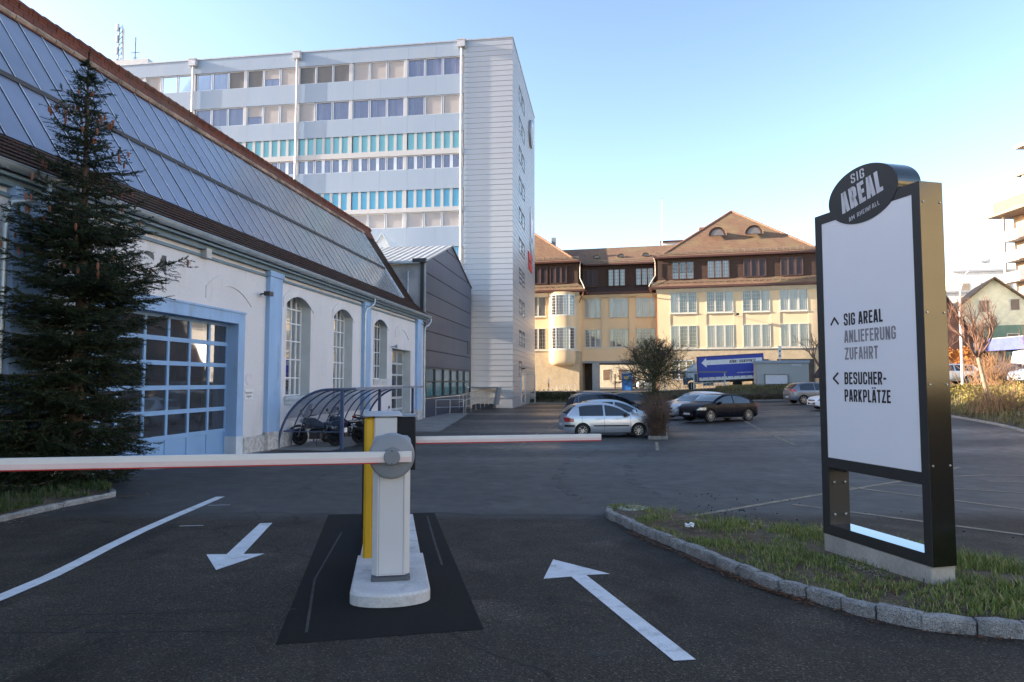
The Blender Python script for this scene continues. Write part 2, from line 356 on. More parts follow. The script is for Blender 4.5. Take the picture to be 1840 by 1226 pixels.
wt_ = wn_.new('ShaderNodeTexCoord'); w1_ = wn_.new('ShaderNodeTexNoise'); w1_.inputs['Scale'].default_value = 4; w1_.inputs['Detail'].default_value = 9; w1_.inputs['Roughness'].default_value = .75; wk_.new(wt_.outputs['Object'], w1_.inputs[0])
w2_ = wn_.new('ShaderNodeMapRange'); w2_.inputs[1].default_value = .5; w2_.inputs[2].default_value = .7; w2_.inputs[3].default_value = 0; w2_.inputs[4].default_value = .7; wk_.new(w1_.outputs[0], w2_.inputs[0]); wk_.new(w2_.outputs[0], wb_.inputs['Alpha'])
for P, w in (([(.2, 6.0), (.35, 5.5), (.55, 5.0), (.62, 4.5)], .28), ([(.3, 5.75), (.75, 5.6)], .12), ([(-3.2, 9.9), (-2.95, 9.2)], .1), ([(-2.6, 7.9), (-2.45, 7.3)], .16), ([(1.2, 11), (.9, 14), (1.4, 18), (3.0, 23)], .22), ([(2.7, 11), (2.5, 14), (3.1, 18), (4.8, 23)], .22), ([(-3.9, 12), (-4.3, 16), (-3.2, 20), (-.5, 23)], .25)): ribbon('tyre_wear', P, w, WEAR, .0032, .2)
SCUFF = M('scuffed_asphalt', (.075, .073, .07), rough=.95, var=.6, vs=9, fine=.5, fs=40)

# -------- raised verge with granite kerb by the sign
VF = [(1.42, 10.15), (1.34, 9.75), (1.64, 8.46), (1.96, 7.3), (2.29, 6.1), (2.55, 5.62), (2.75, 5.28), (3.02, 4.99), (3.62, 4.8), (4.6, 4.62), (7.5, 4.3), (11, 4.1)]
VB = [(1.62, 10.33), (2.27, 9.82), (2.8, 9.2), (3.45, 8.72), (3.95, 8.38), (4.64, 6.95), (5.2, 6.5), (7.5, 6.2), (11, 6.0)]
GRAN = M('granite', (.24, .235, .225), rough=.85, var=.3, vs=9, fine=.6, fs=110, bump=1.0, bs=28, stain=(.1, .1, .085), sts=3, std=.6)
def kerb(name, pts, w, h, mat, inward, sl=(.45, .6), gap=.008, rough=.012, dz=0, seed=1):
    """row of kerb stones along a line, each a worn block of its own length"""
    rn = random.Random(seed); P = [Vector(p) for p in pts]; acc = [0]
    for a, b in zip(P, P[1:]): acc.append(acc[-1]+(b-a).length)
    def at(t):
        for i in range(len(P)-1):
            if t <= acc[i+1] or i == len(P)-2:
                u = (t-acc[i])/max(1e-6, acc[i+1]-acc[i]); d = (P[i+1]-P[i]).normalized(); return P[i].lerp(P[i+1], u), d
    m_ = MB(); t = 0
    while t < acc[-1]-.05:
        L = min(rn.uniform(*sl), acc[-1]-t); sub = max(2, int(L/.12)); rings = []; off = rn.uniform(-rough, rough); hh = h+rn.uniform(-rough, rough)*.6
        for k in range(sub+1):
            q, d = at(t+gap/2+(L-gap)*k/sub); nn = Vector((-d.y, d.x))*inward; e = (.018 if k in (0, sub) else 0)
            prof = [(0+off+e, -.1), (off+e+rn.uniform(0, .012), h*.35), (off+e*.6+.004, hh-.028), (.022+off, hh-e*.5), (w-.02, hh-e*.5), (w, hh-.03), (w, -.1)]
            rings.append([m_.p(q.x+nn.x*a, q.y+nn.y*a, g(q.x, q.y)+b+dz+(rn.uniform(-.007, .007) if 0 < j < 6 else 0)) for j, (a, b) in enumerate(prof)])
        for u, v in zip(rings, rings[1:]):
            for j in range(len(u)-1): m_.f.append([u[j], v[j], v[j+1], u[j+1]])
        m_.f += [rings[0], rings[-1][::-1]]; t += L
    return struct(m_.build(name, mat, smooth=35))
kerb('kerb', VF[::-1], .12, .115, GRAN, -1, (.25, .36), gap=.016, rough=.016)
kerb('kerb', VB, .09, .075, GRAN, -1, (.7, 1.0), rough=.005)
SOIL = M('soil', (.085, .06, .036), rough=1, var=.5, vs=4, fine=.5, fs=40, bump=1, bs=30)
def lerp_poly(P, t):
    acc = [0]
    for a, b in zip(P, P[1:]): acc.append(acc[-1]+math.dist(a, b))
    s = t*acc[-1]
    for i in range(len(P)-1):
        if s <= acc[i+1] or i == len(P)-2:
            u = (s-acc[i])/max(1e-6, acc[i+1]-acc[i]); return (P[i][0]+(P[i+1][0]-P[i][0])*u, P[i][1]+(P[i+1][1]-P[i][1])*u)
def verge_z(x, y, v): return g(x, y)+.085+.05*math.sin(math.pi*v)*min(1, max(0, (11-y)/4)) + .012*math.sin(x*5+y*3)
def verge(t, v):
    a = lerp_poly(VF, t); b = lerp_poly(VB, t); x = a[0]+(b[0]-a[0])*(.06+.9*v); y = a[1]+(b[1]-a[1])*(.06+.9*v)
    return (x, y, verge_z(x, y, v))
mb = MB(); mb.grid(lambda u, v: verge(u, v), [i/80 for i in range(81)], [i/12 for i in range(13)]); struct(mb.build('verge_soil', SOIL, smooth=60))
def grass_mat(name, c1, c2, c3):
    if name in MATS: return MATS[name]
    m = bpy.data.materials.new(name); m.use_nodes = True; MATS[name] = m; n = m.node_tree.nodes; l = m.node_tree.links; b = n['Principled BSDF']
    ge = n.new('ShaderNodeNewGeometry'); rp = n.new('ShaderNodeValToRGB'); e = rp.color_ramp.elements
    e[0].color = (*c1, 1); e[1].color = (*c3, 1); q = rp.color_ramp.elements.new(.6); q.color = (*c2, 1)
    l.new(ge.outputs['Random Per Island'], rp.inputs[0]); l.new(rp.outputs[0], b.inputs['Base Color']); b.inputs['Roughness'].default_value = .6
    b.inputs['Specular IOR Level'].default_value = .25; return m
GRASS = grass_mat('grass_blades', (.08, .125, .02), (.17, .22, .045), (.4, .32, .15))
def blades(name, pts, mat, h=(.05, .14), w=.005, lean=.6, n=1, rn=random.Random(3)):
    m_ = MB()
    for (x, y, z, k) in pts:
        for _ in range(n):
            a = rn.uniform(0, 6.28); hh = rn.uniform(*h)*k; b = rn.uniform(0, lean)*hh; px, py = x+rn.uniform(-.03, .03), y+rn.uniform(-.03, .03)
            ca, sa = math.cos(a), math.sin(a); ww = w*rn.uniform(.7, 1.4)
            p0 = m_.p(px-sa*ww, py+ca*ww, z); p1 = m_.p(px+sa*ww, py-ca*ww, z)
            p2 = m_.p(px+ca*b*.4+sa*ww*.7, py+sa*b*.4-ca*ww*.7, z+hh*.6); p3 = m_.p(px+ca*b*.4-sa*ww*.7, py+sa*b*.4+ca*ww*.7, z+hh*.6); p4 = m_.p(px+ca*b, py+sa*b, z+hh)
            m_.f += [[p0, p1, p2, p3], [p3, p2, p4]]
    return tag(m_.build(name, mat, fix=False), None, None, kind='stuff')
from mathutils import noise as mnoise
pts = []
while len(pts) < 13000:
    t, v = random.random()**.85, random.random(); x, y, z = verge(t, v)
    d = mnoise.noise((x*1.6, y*1.6, 3))
    dens = .55+d*1.1-(.45 if y > 8.2 else 0)
    if (3.15 < x < 3.95 and 5.75 < y < 7.3 and v < .62 and x < 3.268+(7.058-y)*.24+.02): dens -= .55          # bare earth before the sign
    if random.random() < dens: pts.append((x, y, z, .5+.7*sm(v, .45, .95)+(.5 if (x > 3.6) else 0)*random.random()+max(0, d)*.5))
blades('grass', pts, GRASS, h=(.03, .1), w=.0032, lean=1.2, n=5)
LEAF = grass_mat('dead_leaves', (.06, .022, .012), (.11, .045, .02), (.2, .11, .05))
def litter(name, spots, n, spread, mat, size=(.012, .03), zf=None, seed=4):
    rn = random.Random(seed); m_ = MB()
    for _ in range(n):
        (ax, ay), (bx, by) = rn.choice(spots); t = rn.random(); x = ax+(bx-ax)*t+rn.gauss(0, spread); y = ay+(by-ay)*t+rn.gauss(0, spread)
        z = (zf(x, y) if zf else g(x, y))+.006+abs(rn.gauss(0, .006)); a = rn.uniform(0, 6.28); s = rn.uniform(*size); s2 = s*rn.uniform(.25, .8); ti = rn.uniform(-.5, .5)
        q = [(math.cos(a)*u*s-math.sin(a)*v*s2, math.sin(a)*u*s+math.cos(a)*v*s2, ti*u*s+.3*s*abs(v)) for u, v in ((-1, 0), (-.2, -.7), (1, 0), (-.2, .7))]
        m_.face(*[(x+i, y+j, z+abs(k)) for i, j, k in q])
    return tag(m_.build(name, mat, fix=False), None, None, kind='stuff')
litter('fallen_leaves', [((1.52, 8.65), (1.8, 7.55)), ((1.95, 7.1), (2.28, 5.98)), ((2.2, 6.2), (2.5, 5.6)), ((1.85, 7.4), (2.2, 6.2))], 750, .035, LEAF)
litter('fallen_leaves', [((2.7, 5.2), (3.5, 4.75)), ((2.4, 5.9), (2.7, 5.2))], 90, .03, LEAF, seed=9)
litter('fallen_leaves', [((1.75, 8.9), (2.3, 7.6)), ((2.1, 8.9), (2.9, 7.9)), ((2.3, 7.8), (3.0, 7.1)), ((2.6, 6.6), (3.2, 5.6)), ((3.6, 5.6), (4.6, 5.0)), ((3.0, 8.4), (4.2, 7.6))], 1300, .16, LEAF, zf=lambda x, y: g(x, y)+.11, seed=5)
STONE = M('stone_chips', (.3, .27, .22), rough=.9, var=.4, vs=30)
litter('gravel_chips', [((3.1, 6.9), (3.3, 6.1)), ((3.2, 6.6), (3.35, 6.0))], 220, .06, STONE, (.008, .02), zf=lambda x, y: g(x, y)+.12, seed=6)
CRUMB = M('asphalt_crumbs', (.02, .02, .02), rough=.9)
def crumbs(name, spots, n, spread, mat, s=(.008, .03), seed=8):
    rn = random.Random(seed); m_ = MB()
    for _ in range(n):
        (ax, ay), (bx, by) = rn.choice(spots); t = rn.random(); x = ax+(bx-ax)*t+rn.gauss(0, spread); y = ay+(by-ay)*t+rn.gauss(0, spread); r = rn.uniform(*s); z = g(x, y)
        m_.lathe([(r*.6, 0), (r, r*.4), (r*.5, r*.9)], (x, y, z), n=5)
    return tag(m_.build(name, mat), None, None, kind='stuff')
crumbs('asphalt_crumbs', [((2.6, 11.2), (4.6, 9.1)), ((2.8, 10.9), (3.6, 9.9)), ((4.6, 9.2), (7.5, 7.6)), ((3, 12.5), (6, 10))], 120, .25, CRUMB, (.005, .018))
# -------- manhole, paper
CONC = M('concrete', (.4, .39, .36), rough=.9, var=.2, vs=2.2, fine=.12, fs=60, bump=.35, bs=40)
t = thing('manhole_cover', 'round grey concrete manhole cover set in the pointed tip of the verge', 'manhole cover', (1.79, 9.95, g(1.79, 9.95)+.09))
MB().lathe([(.2, -.05), (.2, .02), (.19, .03), (.15, .03), (.147, .024), (.0, .024)], n=28).build('lid', CONC, t, smooth=30)
MB().lathe([(.205, -.05), (.235, -.05), (.235, .022), (.205, .022), (.205, -.05)], n=28).build('rim', GRAN, t, smooth=30)
mb = MB(); rn = random.Random(2)
for _ in range(5): mb.grid(lambda u, v: (u*.05+rn.uniform(-.012, .012), v*.04+rn.uniform(-.012, .012), .03+rn.uniform(-.02, .035)), (-1, -.5, 0, .5, 1), (-1, -.3, .3, 1))
tag(mb.build('crumpled_paper', M('white_paper', (.8, .8, .82), rough=.9), loc=(2.2, 8.35, g(2.2, 8.35)+.12)), 'crumpled white paper lying on the grass behind the kerb', 'litter')

# -------- planted bed at the hall wall, under the spruce
LB = [(-7.35, 7.0), (-7.15, 9.3), (-7.15, 10.03), (-7.14, 10.8), (-7.05, 11.5), (-7.03, 11.9), (-7.2, 12.2), (-7.8, 12.9), (-8.8, 13.8)]
kerb('kerb', LB, .1, .085, GRAN, 1, (.8, 1.0), rough=.003, seed=4)
mb = MB(); mb.grid(lambda u, v: (lambda q: (q[0]-.08-v*(q[0]+.08+10.9+(13.9-q[1])*-.14), q[1], g(*q)+.07+.05*v+.02*math.sin(q[1]*4+v*9)))(lerp_poly(LB, u)), [i/30 for i in range(31)], [i/8 for i in range(9)])
struct(mb.build('planted_bed', SOIL, smooth=60))
pts = []
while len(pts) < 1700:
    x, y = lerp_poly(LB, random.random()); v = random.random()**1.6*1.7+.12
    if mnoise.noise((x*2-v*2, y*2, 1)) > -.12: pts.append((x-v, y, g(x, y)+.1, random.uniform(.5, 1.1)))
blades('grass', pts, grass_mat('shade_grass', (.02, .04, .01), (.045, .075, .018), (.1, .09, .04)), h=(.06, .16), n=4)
litter('fallen_leaves', [((-7.0, 9), (-6.95, 11.6)), ((-6.9, 11.7), (-6.6, 12.0)), ((-7.3, 9.0), (-7.3, 11.5))], 420, .1, grass_mat('bed_leaves', (.06, .03, .015), (.1, .05, .025), (.35, .3, .2)), seed=15)
litter('fallen_leaves', [((-7.9, 9.5), (-8.2, 12.8)), ((-8.6, 10), (-8.8, 13))], 900, .25, LEAF, zf=lambda x, y: g(x, y)+.11, seed=16)
# concrete apron along the hall
APRON = M('concrete_apron', (.19, .185, .175), rough=.9, var=.25, vs=1.2, fine=.15, fs=40)
mb = MB()
for b0, b1, a1 in ((15, 20.8, -10.95), (21.2, 30, -9.1), (30, 47.5, -7.6)):
    for i in range(8):
        q = [(-11.44, b0+(b1-b0)*i/8), (a1+(0 if b0 < 29 else 2.2*i/8*-1), b0+(b1-b0)*i/8), (a1+(0 if b0 < 29 else 2.2*(i+1)/8*-1), b0+(b1-b0)*(i+1)/8), (-11.44, b0+(b1-b0)*(i+1)/8)]
        mb.face(*[(*(fromS(*p)), g(*fromS(*p))+.012) for p in q])
struct(mb.build('concrete_apron', APRON))

# ================================================================ TERRACE, BANK, STREET
def terr(s): return 1.15+.05*max(0, min(17, s+3))
SLOPE = M('rough_grass_slope', (.07, .06, .03), rough=1, var=.5, vs=1.2, fine=.5, fs=9, bump=1, bs=6)
TERR = M('terrace_paving', (.12, .115, .105), rough=.9, var=.2, vs=.6)
def tz(s, n):
    X, Y = fromY(s, n); z0 = g(X, Y); k = sm(n, -11.2, -9.2); return z0*(1-k)+terr(s)*k+.02
mb = MB(); S_ = [-34+i*1.0 for i in range(60)]
mb.grid(lambda s, n: (*fromY(s, n), tz(s, n)), S_, [-11.4, -11.1, -10.7, -10.2, -9.7, -9.2, -7.0]); struct(mb.build('grass_slope', SLOPE, smooth=50))
mb = MB(); mb.grid(lambda s, n: (*fromY(s, n), terr(s)+.015+(n+7)*.002), S_, [-7.0, -4, 0, 10, 30, 60, 90]); struct(mb.build('terrace', TERR))
KL = [(16.5, 10), (18.3, 18), (20.45, 26.6), (21.86, 30.4), (23.25, 34.8), (26.5, 46), (29, 55), (31.2, 64)]
kerb('kerb', KL, .15, .1, M('pale_kerb', (.3, .28, .25), rough=.9, var=.2), -1, (1.0, 1.1), rough=.004, seed=8)
kerb('kerb', [fromY(-16, -11.5), fromY(13.5, -11.5)], .15, .1, MATS['pale_kerb'], 1, (1.0, 1.1), rough=.004, seed=9)
def bz(d): return [0, .16, .3, .62, .98, 1.32, 1.62, 1.86, 2.02, 2.1, 2.1][min(10, int(d))] + (d-int(d))*([0, .16, .3, .62, .98, 1.32, 1.62, 1.86, 2.02, 2.1, 2.1, 2.1][min(10, int(d))+1]-[0, .16, .3, .62, .98, 1.32, 1.62, 1.86, 2.02, 2.1, 2.1][min(10, int(d))]) if d < 10 else 2.1
def bank(t, d):
    x, y = lerp_poly(KL, t); z0 = g(x, y)+.05; k = bz(d)/2.1
    return (x+.14+d*.98, y-.14*d, z0*(1-k)+2.1*k+.06*math.sin(x*2+d*3)*math.sin(y*1.3)*(1 if .5 < d < 9 else 0))
mb = MB(); mb.grid(bank, [i/60 for i in range(61)], [0, .3, .7, 1, 1.5, 2, 2.6, 3.2, 4, 5, 6, 7, 8, 9, 10]); struct(mb.build('bank', SLOPE, smooth=50))
STL = [(8, -60), (16.5, 10), (20.45, 26.6), (23.25, 34.8), (29, 55), (31.2, 64), (38, 90), (60, 160)]
mb = MB(); mb.grid(lambda t, d: (lerp_poly(STL, t)[0]+d, lerp_poly(STL, t)[1]-.14*d, 2.11), [i/40 for i in range(41)], [10.1, 30, 80, 200])
struct(mb.build('street', M('street_asphalt', (.07, .068, .066), rough=.85, var=.15, vs=.5)))
# ================================================================ INDUSTRIAL HALL (site frame: a across, b along, wall at a = -11.45)
WHITE = M('white_render', (.62, .6, .61), rough=.9, var=.06, vs=.5, fine=.05, fs=30, bump=.15, bs=25, stretch=(1, 1, .35), stain=(.4, .36, .3), sts=1.6, std=.4)
PALEBL = M('pale_blue_paint', (.27, .41, .62), rough=.7, var=.1, vs=1.5, stretch=(1, 1, .3), stain=(.16, .2, .24), sts=2.5, std=.6)
REVEAL = M('grey_reveal', (.46, .48, .48), rough=.85, var=.08)
ZINC = M('zinc', (.42, .48, .52), rough=.42, metal=.6, var=.15, vs=3)
EAVE = M('eave_paint', (.13, .19, .23), rough=.6, var=.15)
PLINTH = M('rough_plinth', (.45, .44, .43), rough=1, var=.35, vs=8, fine=.3, fs=40, bump=1, bs=25)
TILE = tile_mat('brown_roof_tiles', (.07, .036, .027), (.045, .027, .022), .18, .12, moss=(.06, .05, .04), bump=1)
RTILE = tile_mat('red_ridge_tiles', (.16, .05, .03), (.1, .04, .03), .3, .2, moss=(.12, .07, .05))
DARKIN = M('dark_interior', (.02, .02, .022), rough=.9)
GLS = glass_mat('window_glass', clear=.55); GLD = glass_mat('dim_glass', tint=(.045, .05, .058), clear=.15)
WFR = M('white_frame', (.72, .72, .72), rough=.5, var=.04)
hx, hy = fromS(-11.45, 20)
HO = (-11.45, 20, 0)
hall = thing('industrial_hall', 'white rendered hall with pale blue pilasters and a steep glazed roof along the yard', 'hall', (hx, hy, 0), TS)
A0 = -11.45; B0, B1 = -24, 40.9
def wall_with_holes(mb, a, b0, b1, z0, z1, holes):
    """front wall as strips around the openings (b0,b1,z0,z1,arch rise)"""
    holes = sorted(holes); c = b0
    for (p, q, s, t, r) in holes:
        mb.face((a, c, z0), (a, p, z0), (a, p, z1), (a, c, z1))
        if s > z0: mb.face((a, p, z0), (a, q, z0), (a, q, s), (a, p, s))
        n = 10; arc = [(p+(q-p)*i/n, t-r*((2*i/n-1)**2)) for i in range(n+1)]
        for (x0, y0), (x1, y1) in zip(arc, arc[1:]): mb.face((a, x0, y0), (a, x1, y1), (a, x1, z1), (a, x0, z1))
        c = q
    mb.face((a, c, z0), (a, b1, z0), (a, b1, z1), (a, c, z1)); return mb
WINS = [(22.55, 24.6, 1.79, 5.7, .42), (26.86, 28.96, 1.79, 5.68, .42), (31.78, 33.83, 2.46, 5.72, .42)]
DOOR = (13.75, 19.4, -.2, 4.15, 0); SDOOR = (34.71, 38.14, -.2, 4.14, 0)
far_w = [(3, 5, 1.79, 5.7, .42), (7, 9, 1.79, 5.7, .42)]
mb = wall_with_holes(MB(HO), A0, B0, B1, -.3, 6.5, WINS+[DOOR, SDOOR]+far_w)
mb.face((A0, B1, -.3), (-19, B1, -.3), (-19, B1, 6.9), (-15.3, B1, 12.1), (-12.2, B1, 7.2), (A0, B1, 6.6))
mb.face((A0, B0, -.3), (-19, B0, -.3), (-19, B0, 6.9), (-15.3, B0, 12.1), (-12.2, B0, 7.2), (A0, B0, 6.6))
mb.face((-19, B0, -.3), (-19, B1, -.3), (-19, B1, 6.9), (-19, B0, 6.9))
mb.build('wall', WHITE, hall)
def reveal(o_, par):                            # jambs and arch of an opening
    p, q, s, t, r = o_; mb = MB(HO); dd = .52; n = 10; arc = [(p, t-r)]+[(p+(q-p)*i/n, t-r*((2*i/n-1)**2)) for i in range(1, n)]+[(q, t-r)]
    ring = [(p, s)]+arc+[(q, s)]
    for (x0, y0), (x1, y1) in zip(ring, ring[1:]+ring[:1]): mb.face((A0, x0, y0), (A0-dd, x0, y0), (A0-dd, x1, y1), (A0, x1, y1))
    return mb.build('reveal', REVEAL, par, fix=False)
def arch_pts(p, q, t, r, n=12): return [(p+(q-p)*i/n, t-r*((2*i/n-1)**2)) for i in range(n+1)]
for (p, q, s, t, r) in WINS+far_w:              # window: steel frame with many bars
    gp_ = A0-.42; wi = MB(HO)
    for i in range(6):
        b = p+(q-p)*i/5; zt = t-r*((2*i/5-1)**2); wi.box(gp_-.03, gp_+.03, b-.022, b+.022, s, zt)
    for z in (s+.03, s+.68, s+1.38, s+2.08, s+2.75, s+3.3):
        if z < t-r: wi.box(gp_-.025, gp_+.025, p, q, z-.02, z+.02)
    for (x0, y0), (x1, y1) in zip(arch_pts(p, q, t, r), arch_pts(p, q, t, r)[1:]): wi.obox((gp_, x0, y0-.03), (gp_, x1, y1-.03), .06, .06)
    w = wi.build('window', WFR, hall)
    reveal((p, q, s, t, r), w)
    ap = arch_pts(p, q, t, r); g2 = MB(HO); g2.face(*([(gp_-.005, p, s)]+[(gp_-.005, x, y) for x, y in ap]+[(gp_-.005, q, s)])); g2.build('pane', GLS, w)
    d2 = MB(HO); d2.face((gp_-.6, p, s), (gp_-.6, q, s), (gp_-.6, q, t), (gp_-.6, p, t)); d2.build('dim_interior', DARKIN, w)
    MB(HO).box(A0-.05, A0+.1, p-.05, q+.05, s-.12, s).box(A0-.02, A0+.04, p-.02, q+.02, s-.3, s-.12).build('sill', M('sill_stone', (.5, .52, .54), rough=.8), w)
for c, z in ((18.9, 5.62), (14.6, 5.62), (23.57, 5.88), (27.9, 5.88), (32.8, 5.88), (36.4, 5.62)):   # thin relieving arches in the render
    mb = MB(HO); P = [(c-1.25+2.5*i/14, z-.5*((2*i/14-1)**2)) for i in range(15)]; n = len(P)
    lo = [mb.p(A0+.024, x, y-.36) for x, y in P]; hi = [mb.p(A0+.024, x, y) for x, y in P]; lb = [mb.p(A0-.01, x, y-.36) for x, y in P]; hb = [mb.p(A0-.01, x, y) for x, y in P]
    for i in range(n-1): mb.f += [[lo[i], lo[i+1], hi[i+1], hi[i]], [hi[i], hi[i+1], hb[i+1], hb[i]], [lb[i], lb[i+1], lo[i+1], lo[i]]]
    mb.f += [[lo[0], hi[0], hb[0], lb[0]], [lo[-1], lb[-1], hb[-1], hi[-1]]]; mb.build('arch_moulding', WHITE, hall)
for p, q in ((11.2, 12.0), (21.08, 21.96), (30.06, 30.94), (39.06, 39.95), (1, 1.9)):
    MB(HO).box(A0-.01, A0+.16, p, q, .62, 6.1).box(A0-.01, A0+.2, p-.05, q+.05, 5.94, 6.12).build('pilaster', PALEBL, hall)
mb = MB(HO)
for p, q in ((B0, 13.3), (19.75, 34.65), (38.2, B1)): mb.box(A0, A0+.1, p, q, -.3, .55)
for p, q in ((11.15, 12.05), (21.03, 22.01), (30.01, 30.99), (39.0, 40.0)): mb.box(A0+.09, A0+.22, p, q, -.3, .62)
mb.build('plinth', PLINTH, hall)
# eaves band, gutter, fall pipes
MB(HO).box(A0-.02, A0+.16, B0, B1+.1, 6.1, 6.24).box(A0+.02, A0+.3, B0, B1+.12, 6.24, 6.3).box(A0-.02, A0+.06, B0, B1, 5.9, 5.98).build('eaves_board', EAVE, hall)
mb = MB(HO); n = 10
prof = [(A0+.36+.12*math.cos(math.pi+math.pi*i/n), 6.46+.13*math.sin(math.pi+math.pi*i/n)) for i in range(n+1)]
mb.grid(lambda i, b: (prof[i][0], b, prof[i][1]), range(n+1), (B0, B1+.15)); mb.tube([(A0+.485, B0, 6.46), (A0+.485, B1+.15, 6.46)], .018, 6)
for k in range(40): mb.box(A0+.24, A0+.49, B0+k*1.65, B0+k*1.65+.04, 6.325, 6.34)
mb.prism([(A0+.24, B1+.15, 6.46)]+[(x, B1+.15, z) for x, z in prof]+[(A0+.48, B1+.15, 6.46)], (0, .01, 0))
mb.build('gutter', ZINC, hall, smooth=40)
for b in (30.1, 40.6, 11.0):
    MB(HO).tube([(A0+.36, b+.75, 6.36), (A0+.36, b+.72, 6.14), (A0+.3, b+.4, 5.9), (A0+.2, b+.05, 5.78), (A0+.17, b, 5.55), (A0+.17, b, 1.5)], .055, 10).tube([(A0+.17, b, 1.55), (A0+.17, b, .05)], .075, 10)\
        .lathe([(.075, 5.0), (.075, 5.03)], (A0+.17, b, 0), n=10).lathe([(.075, 3.0), (.075, 3.03)], (A0+.17, b, 0), n=10).build('downpipe', ZINC, hall, smooth=40)
# roof: tiled eaves strip, two tiers of glazing, tiled ridge
PR = [(-11.08, 6.45), (-11.45, 6.72), (-12.12, 7.36), (-14.8, 11.48), (-15.19, 12.22)]
def strip(mb, p, q, b0, b1, off=0.): mb.face((p[0], b0, p[1]+off), (q[0], b0, q[1]+off), (q[0], b1, q[1]+off), (p[0], b1, p[1]+off)); return mb
mb = MB(HO)
nr = 7                                         # eaves courses as overlapping rows
P0, P1 = Vector(PR[0]), Vector(PR[2])
for k in range(nr):
    a, b = P0.lerp(P1, k/nr), P0.lerp(P1, (k+1)/nr); nv = Vector((b.y-a.y, -(b.x-a.x))).normalized()*.035
    if nv.y < 0: nv = -nv
    mb.face((a.x+nv.x, B0, a.y+nv.y), (b.x, B0, b.y), (b.x, B1+.12, b.y), (a.x+nv.x, B1+.12, a.y+nv.y)); mb.face((a.x, B0, a.y), (a.x+nv.x, B0, a.y+nv.y), (a.x+nv.x, B1+.12, a.y+nv.y), (a.x, B1+.12, a.y))
mb.build('eaves_tiles', TILE, hall, fix=False)
GE = 38.7
mb = MB(HO); q0, q1 = Vector(PR[2]), Vector(PR[3]); nrow = 26
for k in range(nrow):
    a, b = q0.lerp(q1, k/nrow), q0.lerp(q1, (k+1)/nrow); mb.face((a.x+.035, GE, a.y+.02), (b.x, GE, b.y), (b.x, B1+.12, b.y), (a.x+.035, B1+.12, a.y+.02)); mb.face((a.x, GE, a.y), (a.x+.035, GE, a.y+.02), (a.x+.035, B1+.12, a.y+.02), (a.x, B1+.12, a.y))
mb.prism([(x, B1+.1, z-.02) for x, z in PR]+[(x-.12, B1+.1, z-.16) for x, z in PR[::-1]], (0, .06, 0))
mb.build('verge_tiles', TILE, hall, fix=False)
mb = MB(HO); strip(mb, (-14.78, 11.5), (-15.19, 12.24), B0, B1+.12); strip(mb, (-15.19, 12.24), (-19.2, 6.8), B0, B1+.12)
mb.prism([(-14.78, B1+.12, 11.5), (-15.19, B1+.12, 12.24), (-15.3, B1+.12, 12.0)], (0, .02, 0))
roof = mb.build('ridge_roof', RTILE, hall, fix=False)
mb = MB(HO); b = B0
while b < B1: mb.lathe([(.13, b), (.15, b+.02), (.12, b+.42)], (-15.2, 0, 12.2), 'y', 8); mb.v[-24:] = mb.v[-24:]; b += .4
mb.build('ridge_tiles', RTILE, hall, smooth=40)
mb = MB(HO); b = B0
while b < GE:
    mb.lathe([(.09, b), (.1, b+.02), (.085, b+.6)], (-14.86, 0, 11.62), 'y', 8); b += .62
mb.build('lap_tiles', M('pale_lap_tiles', (.28, .2, .15), rough=.9, var=.5, vs=2), hall, smooth=40)
def roof_glass():
    m = bpy.data.materials.new('roof_glass'); m.use_nodes = True; n = m.node_tree.nodes; l = m.node_tree.links; b = n['Principled BSDF']
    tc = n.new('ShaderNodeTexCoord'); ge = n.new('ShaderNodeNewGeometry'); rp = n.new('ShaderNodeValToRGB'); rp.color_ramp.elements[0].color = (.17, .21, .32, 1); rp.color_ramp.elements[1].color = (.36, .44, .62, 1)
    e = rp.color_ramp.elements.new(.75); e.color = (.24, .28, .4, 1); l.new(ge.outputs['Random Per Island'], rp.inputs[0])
    no = n.new('ShaderNodeTexNoise'); no.inputs['Scale'].default_value = .8; no.inputs['Detail'].default_value = 6; mp = n.new('ShaderNodeMapping'); mp.inputs['Scale'].default_value = (1, .5, .25); l.new(tc.outputs['Object'], mp.inputs[0]); l.new(mp.outputs[0], no.inputs[0])
    mx = n.new('ShaderNodeMixRGB'); mx.blend_type = 'MULTIPLY'; mx.inputs[0].default_value = .6; l.new(rp.outputs[0], mx.inputs[1]); l.new(no.outputs[0], mx.inputs[2])
    # dusty panes towards the far end
    sp = n.new('ShaderNodeSeparateXYZ'); l.new(tc.outputs['Object'], sp.inputs[0]); mr = n.new('ShaderNodeMapRange'); l.new(sp.outputs[1], mr.inputs[0]); mr.inputs[1].default_value = 1; mr.inputs[2].default_value = 9; mr.inputs[3].default_value = 0; mr.inputs[4].default_value = .8
    m2 = n.new('ShaderNodeMixRGB'); l.new(mr.outputs[0], m2.inputs[0]); l.new(mx.outputs[0], m2.inputs[1]); m2.inputs[2].default_value = (.21, .21, .2, 1)
    l.new(m2.outputs[0], b.inputs['Base Color']); b.inputs['Roughness'].default_value = .28; b.inputs['Specular IOR Level'].default_value = .9
    m3 = n.new('ShaderNodeMapRange'); l.new(no.outputs[0], m3.inputs[0]); m3.inputs[3].default_value = .06; m3.inputs[4].default_value = .3; l.new(m3.outputs[0], b.inputs['Roughness']); return m
RG = roof_glass()
PM = (-13.33, 9.22)                            # glass tiers meet on a purlin
nx_, nz_ = .84, .545
k = 0; b = B0; rn = random.Random(5); panes = []
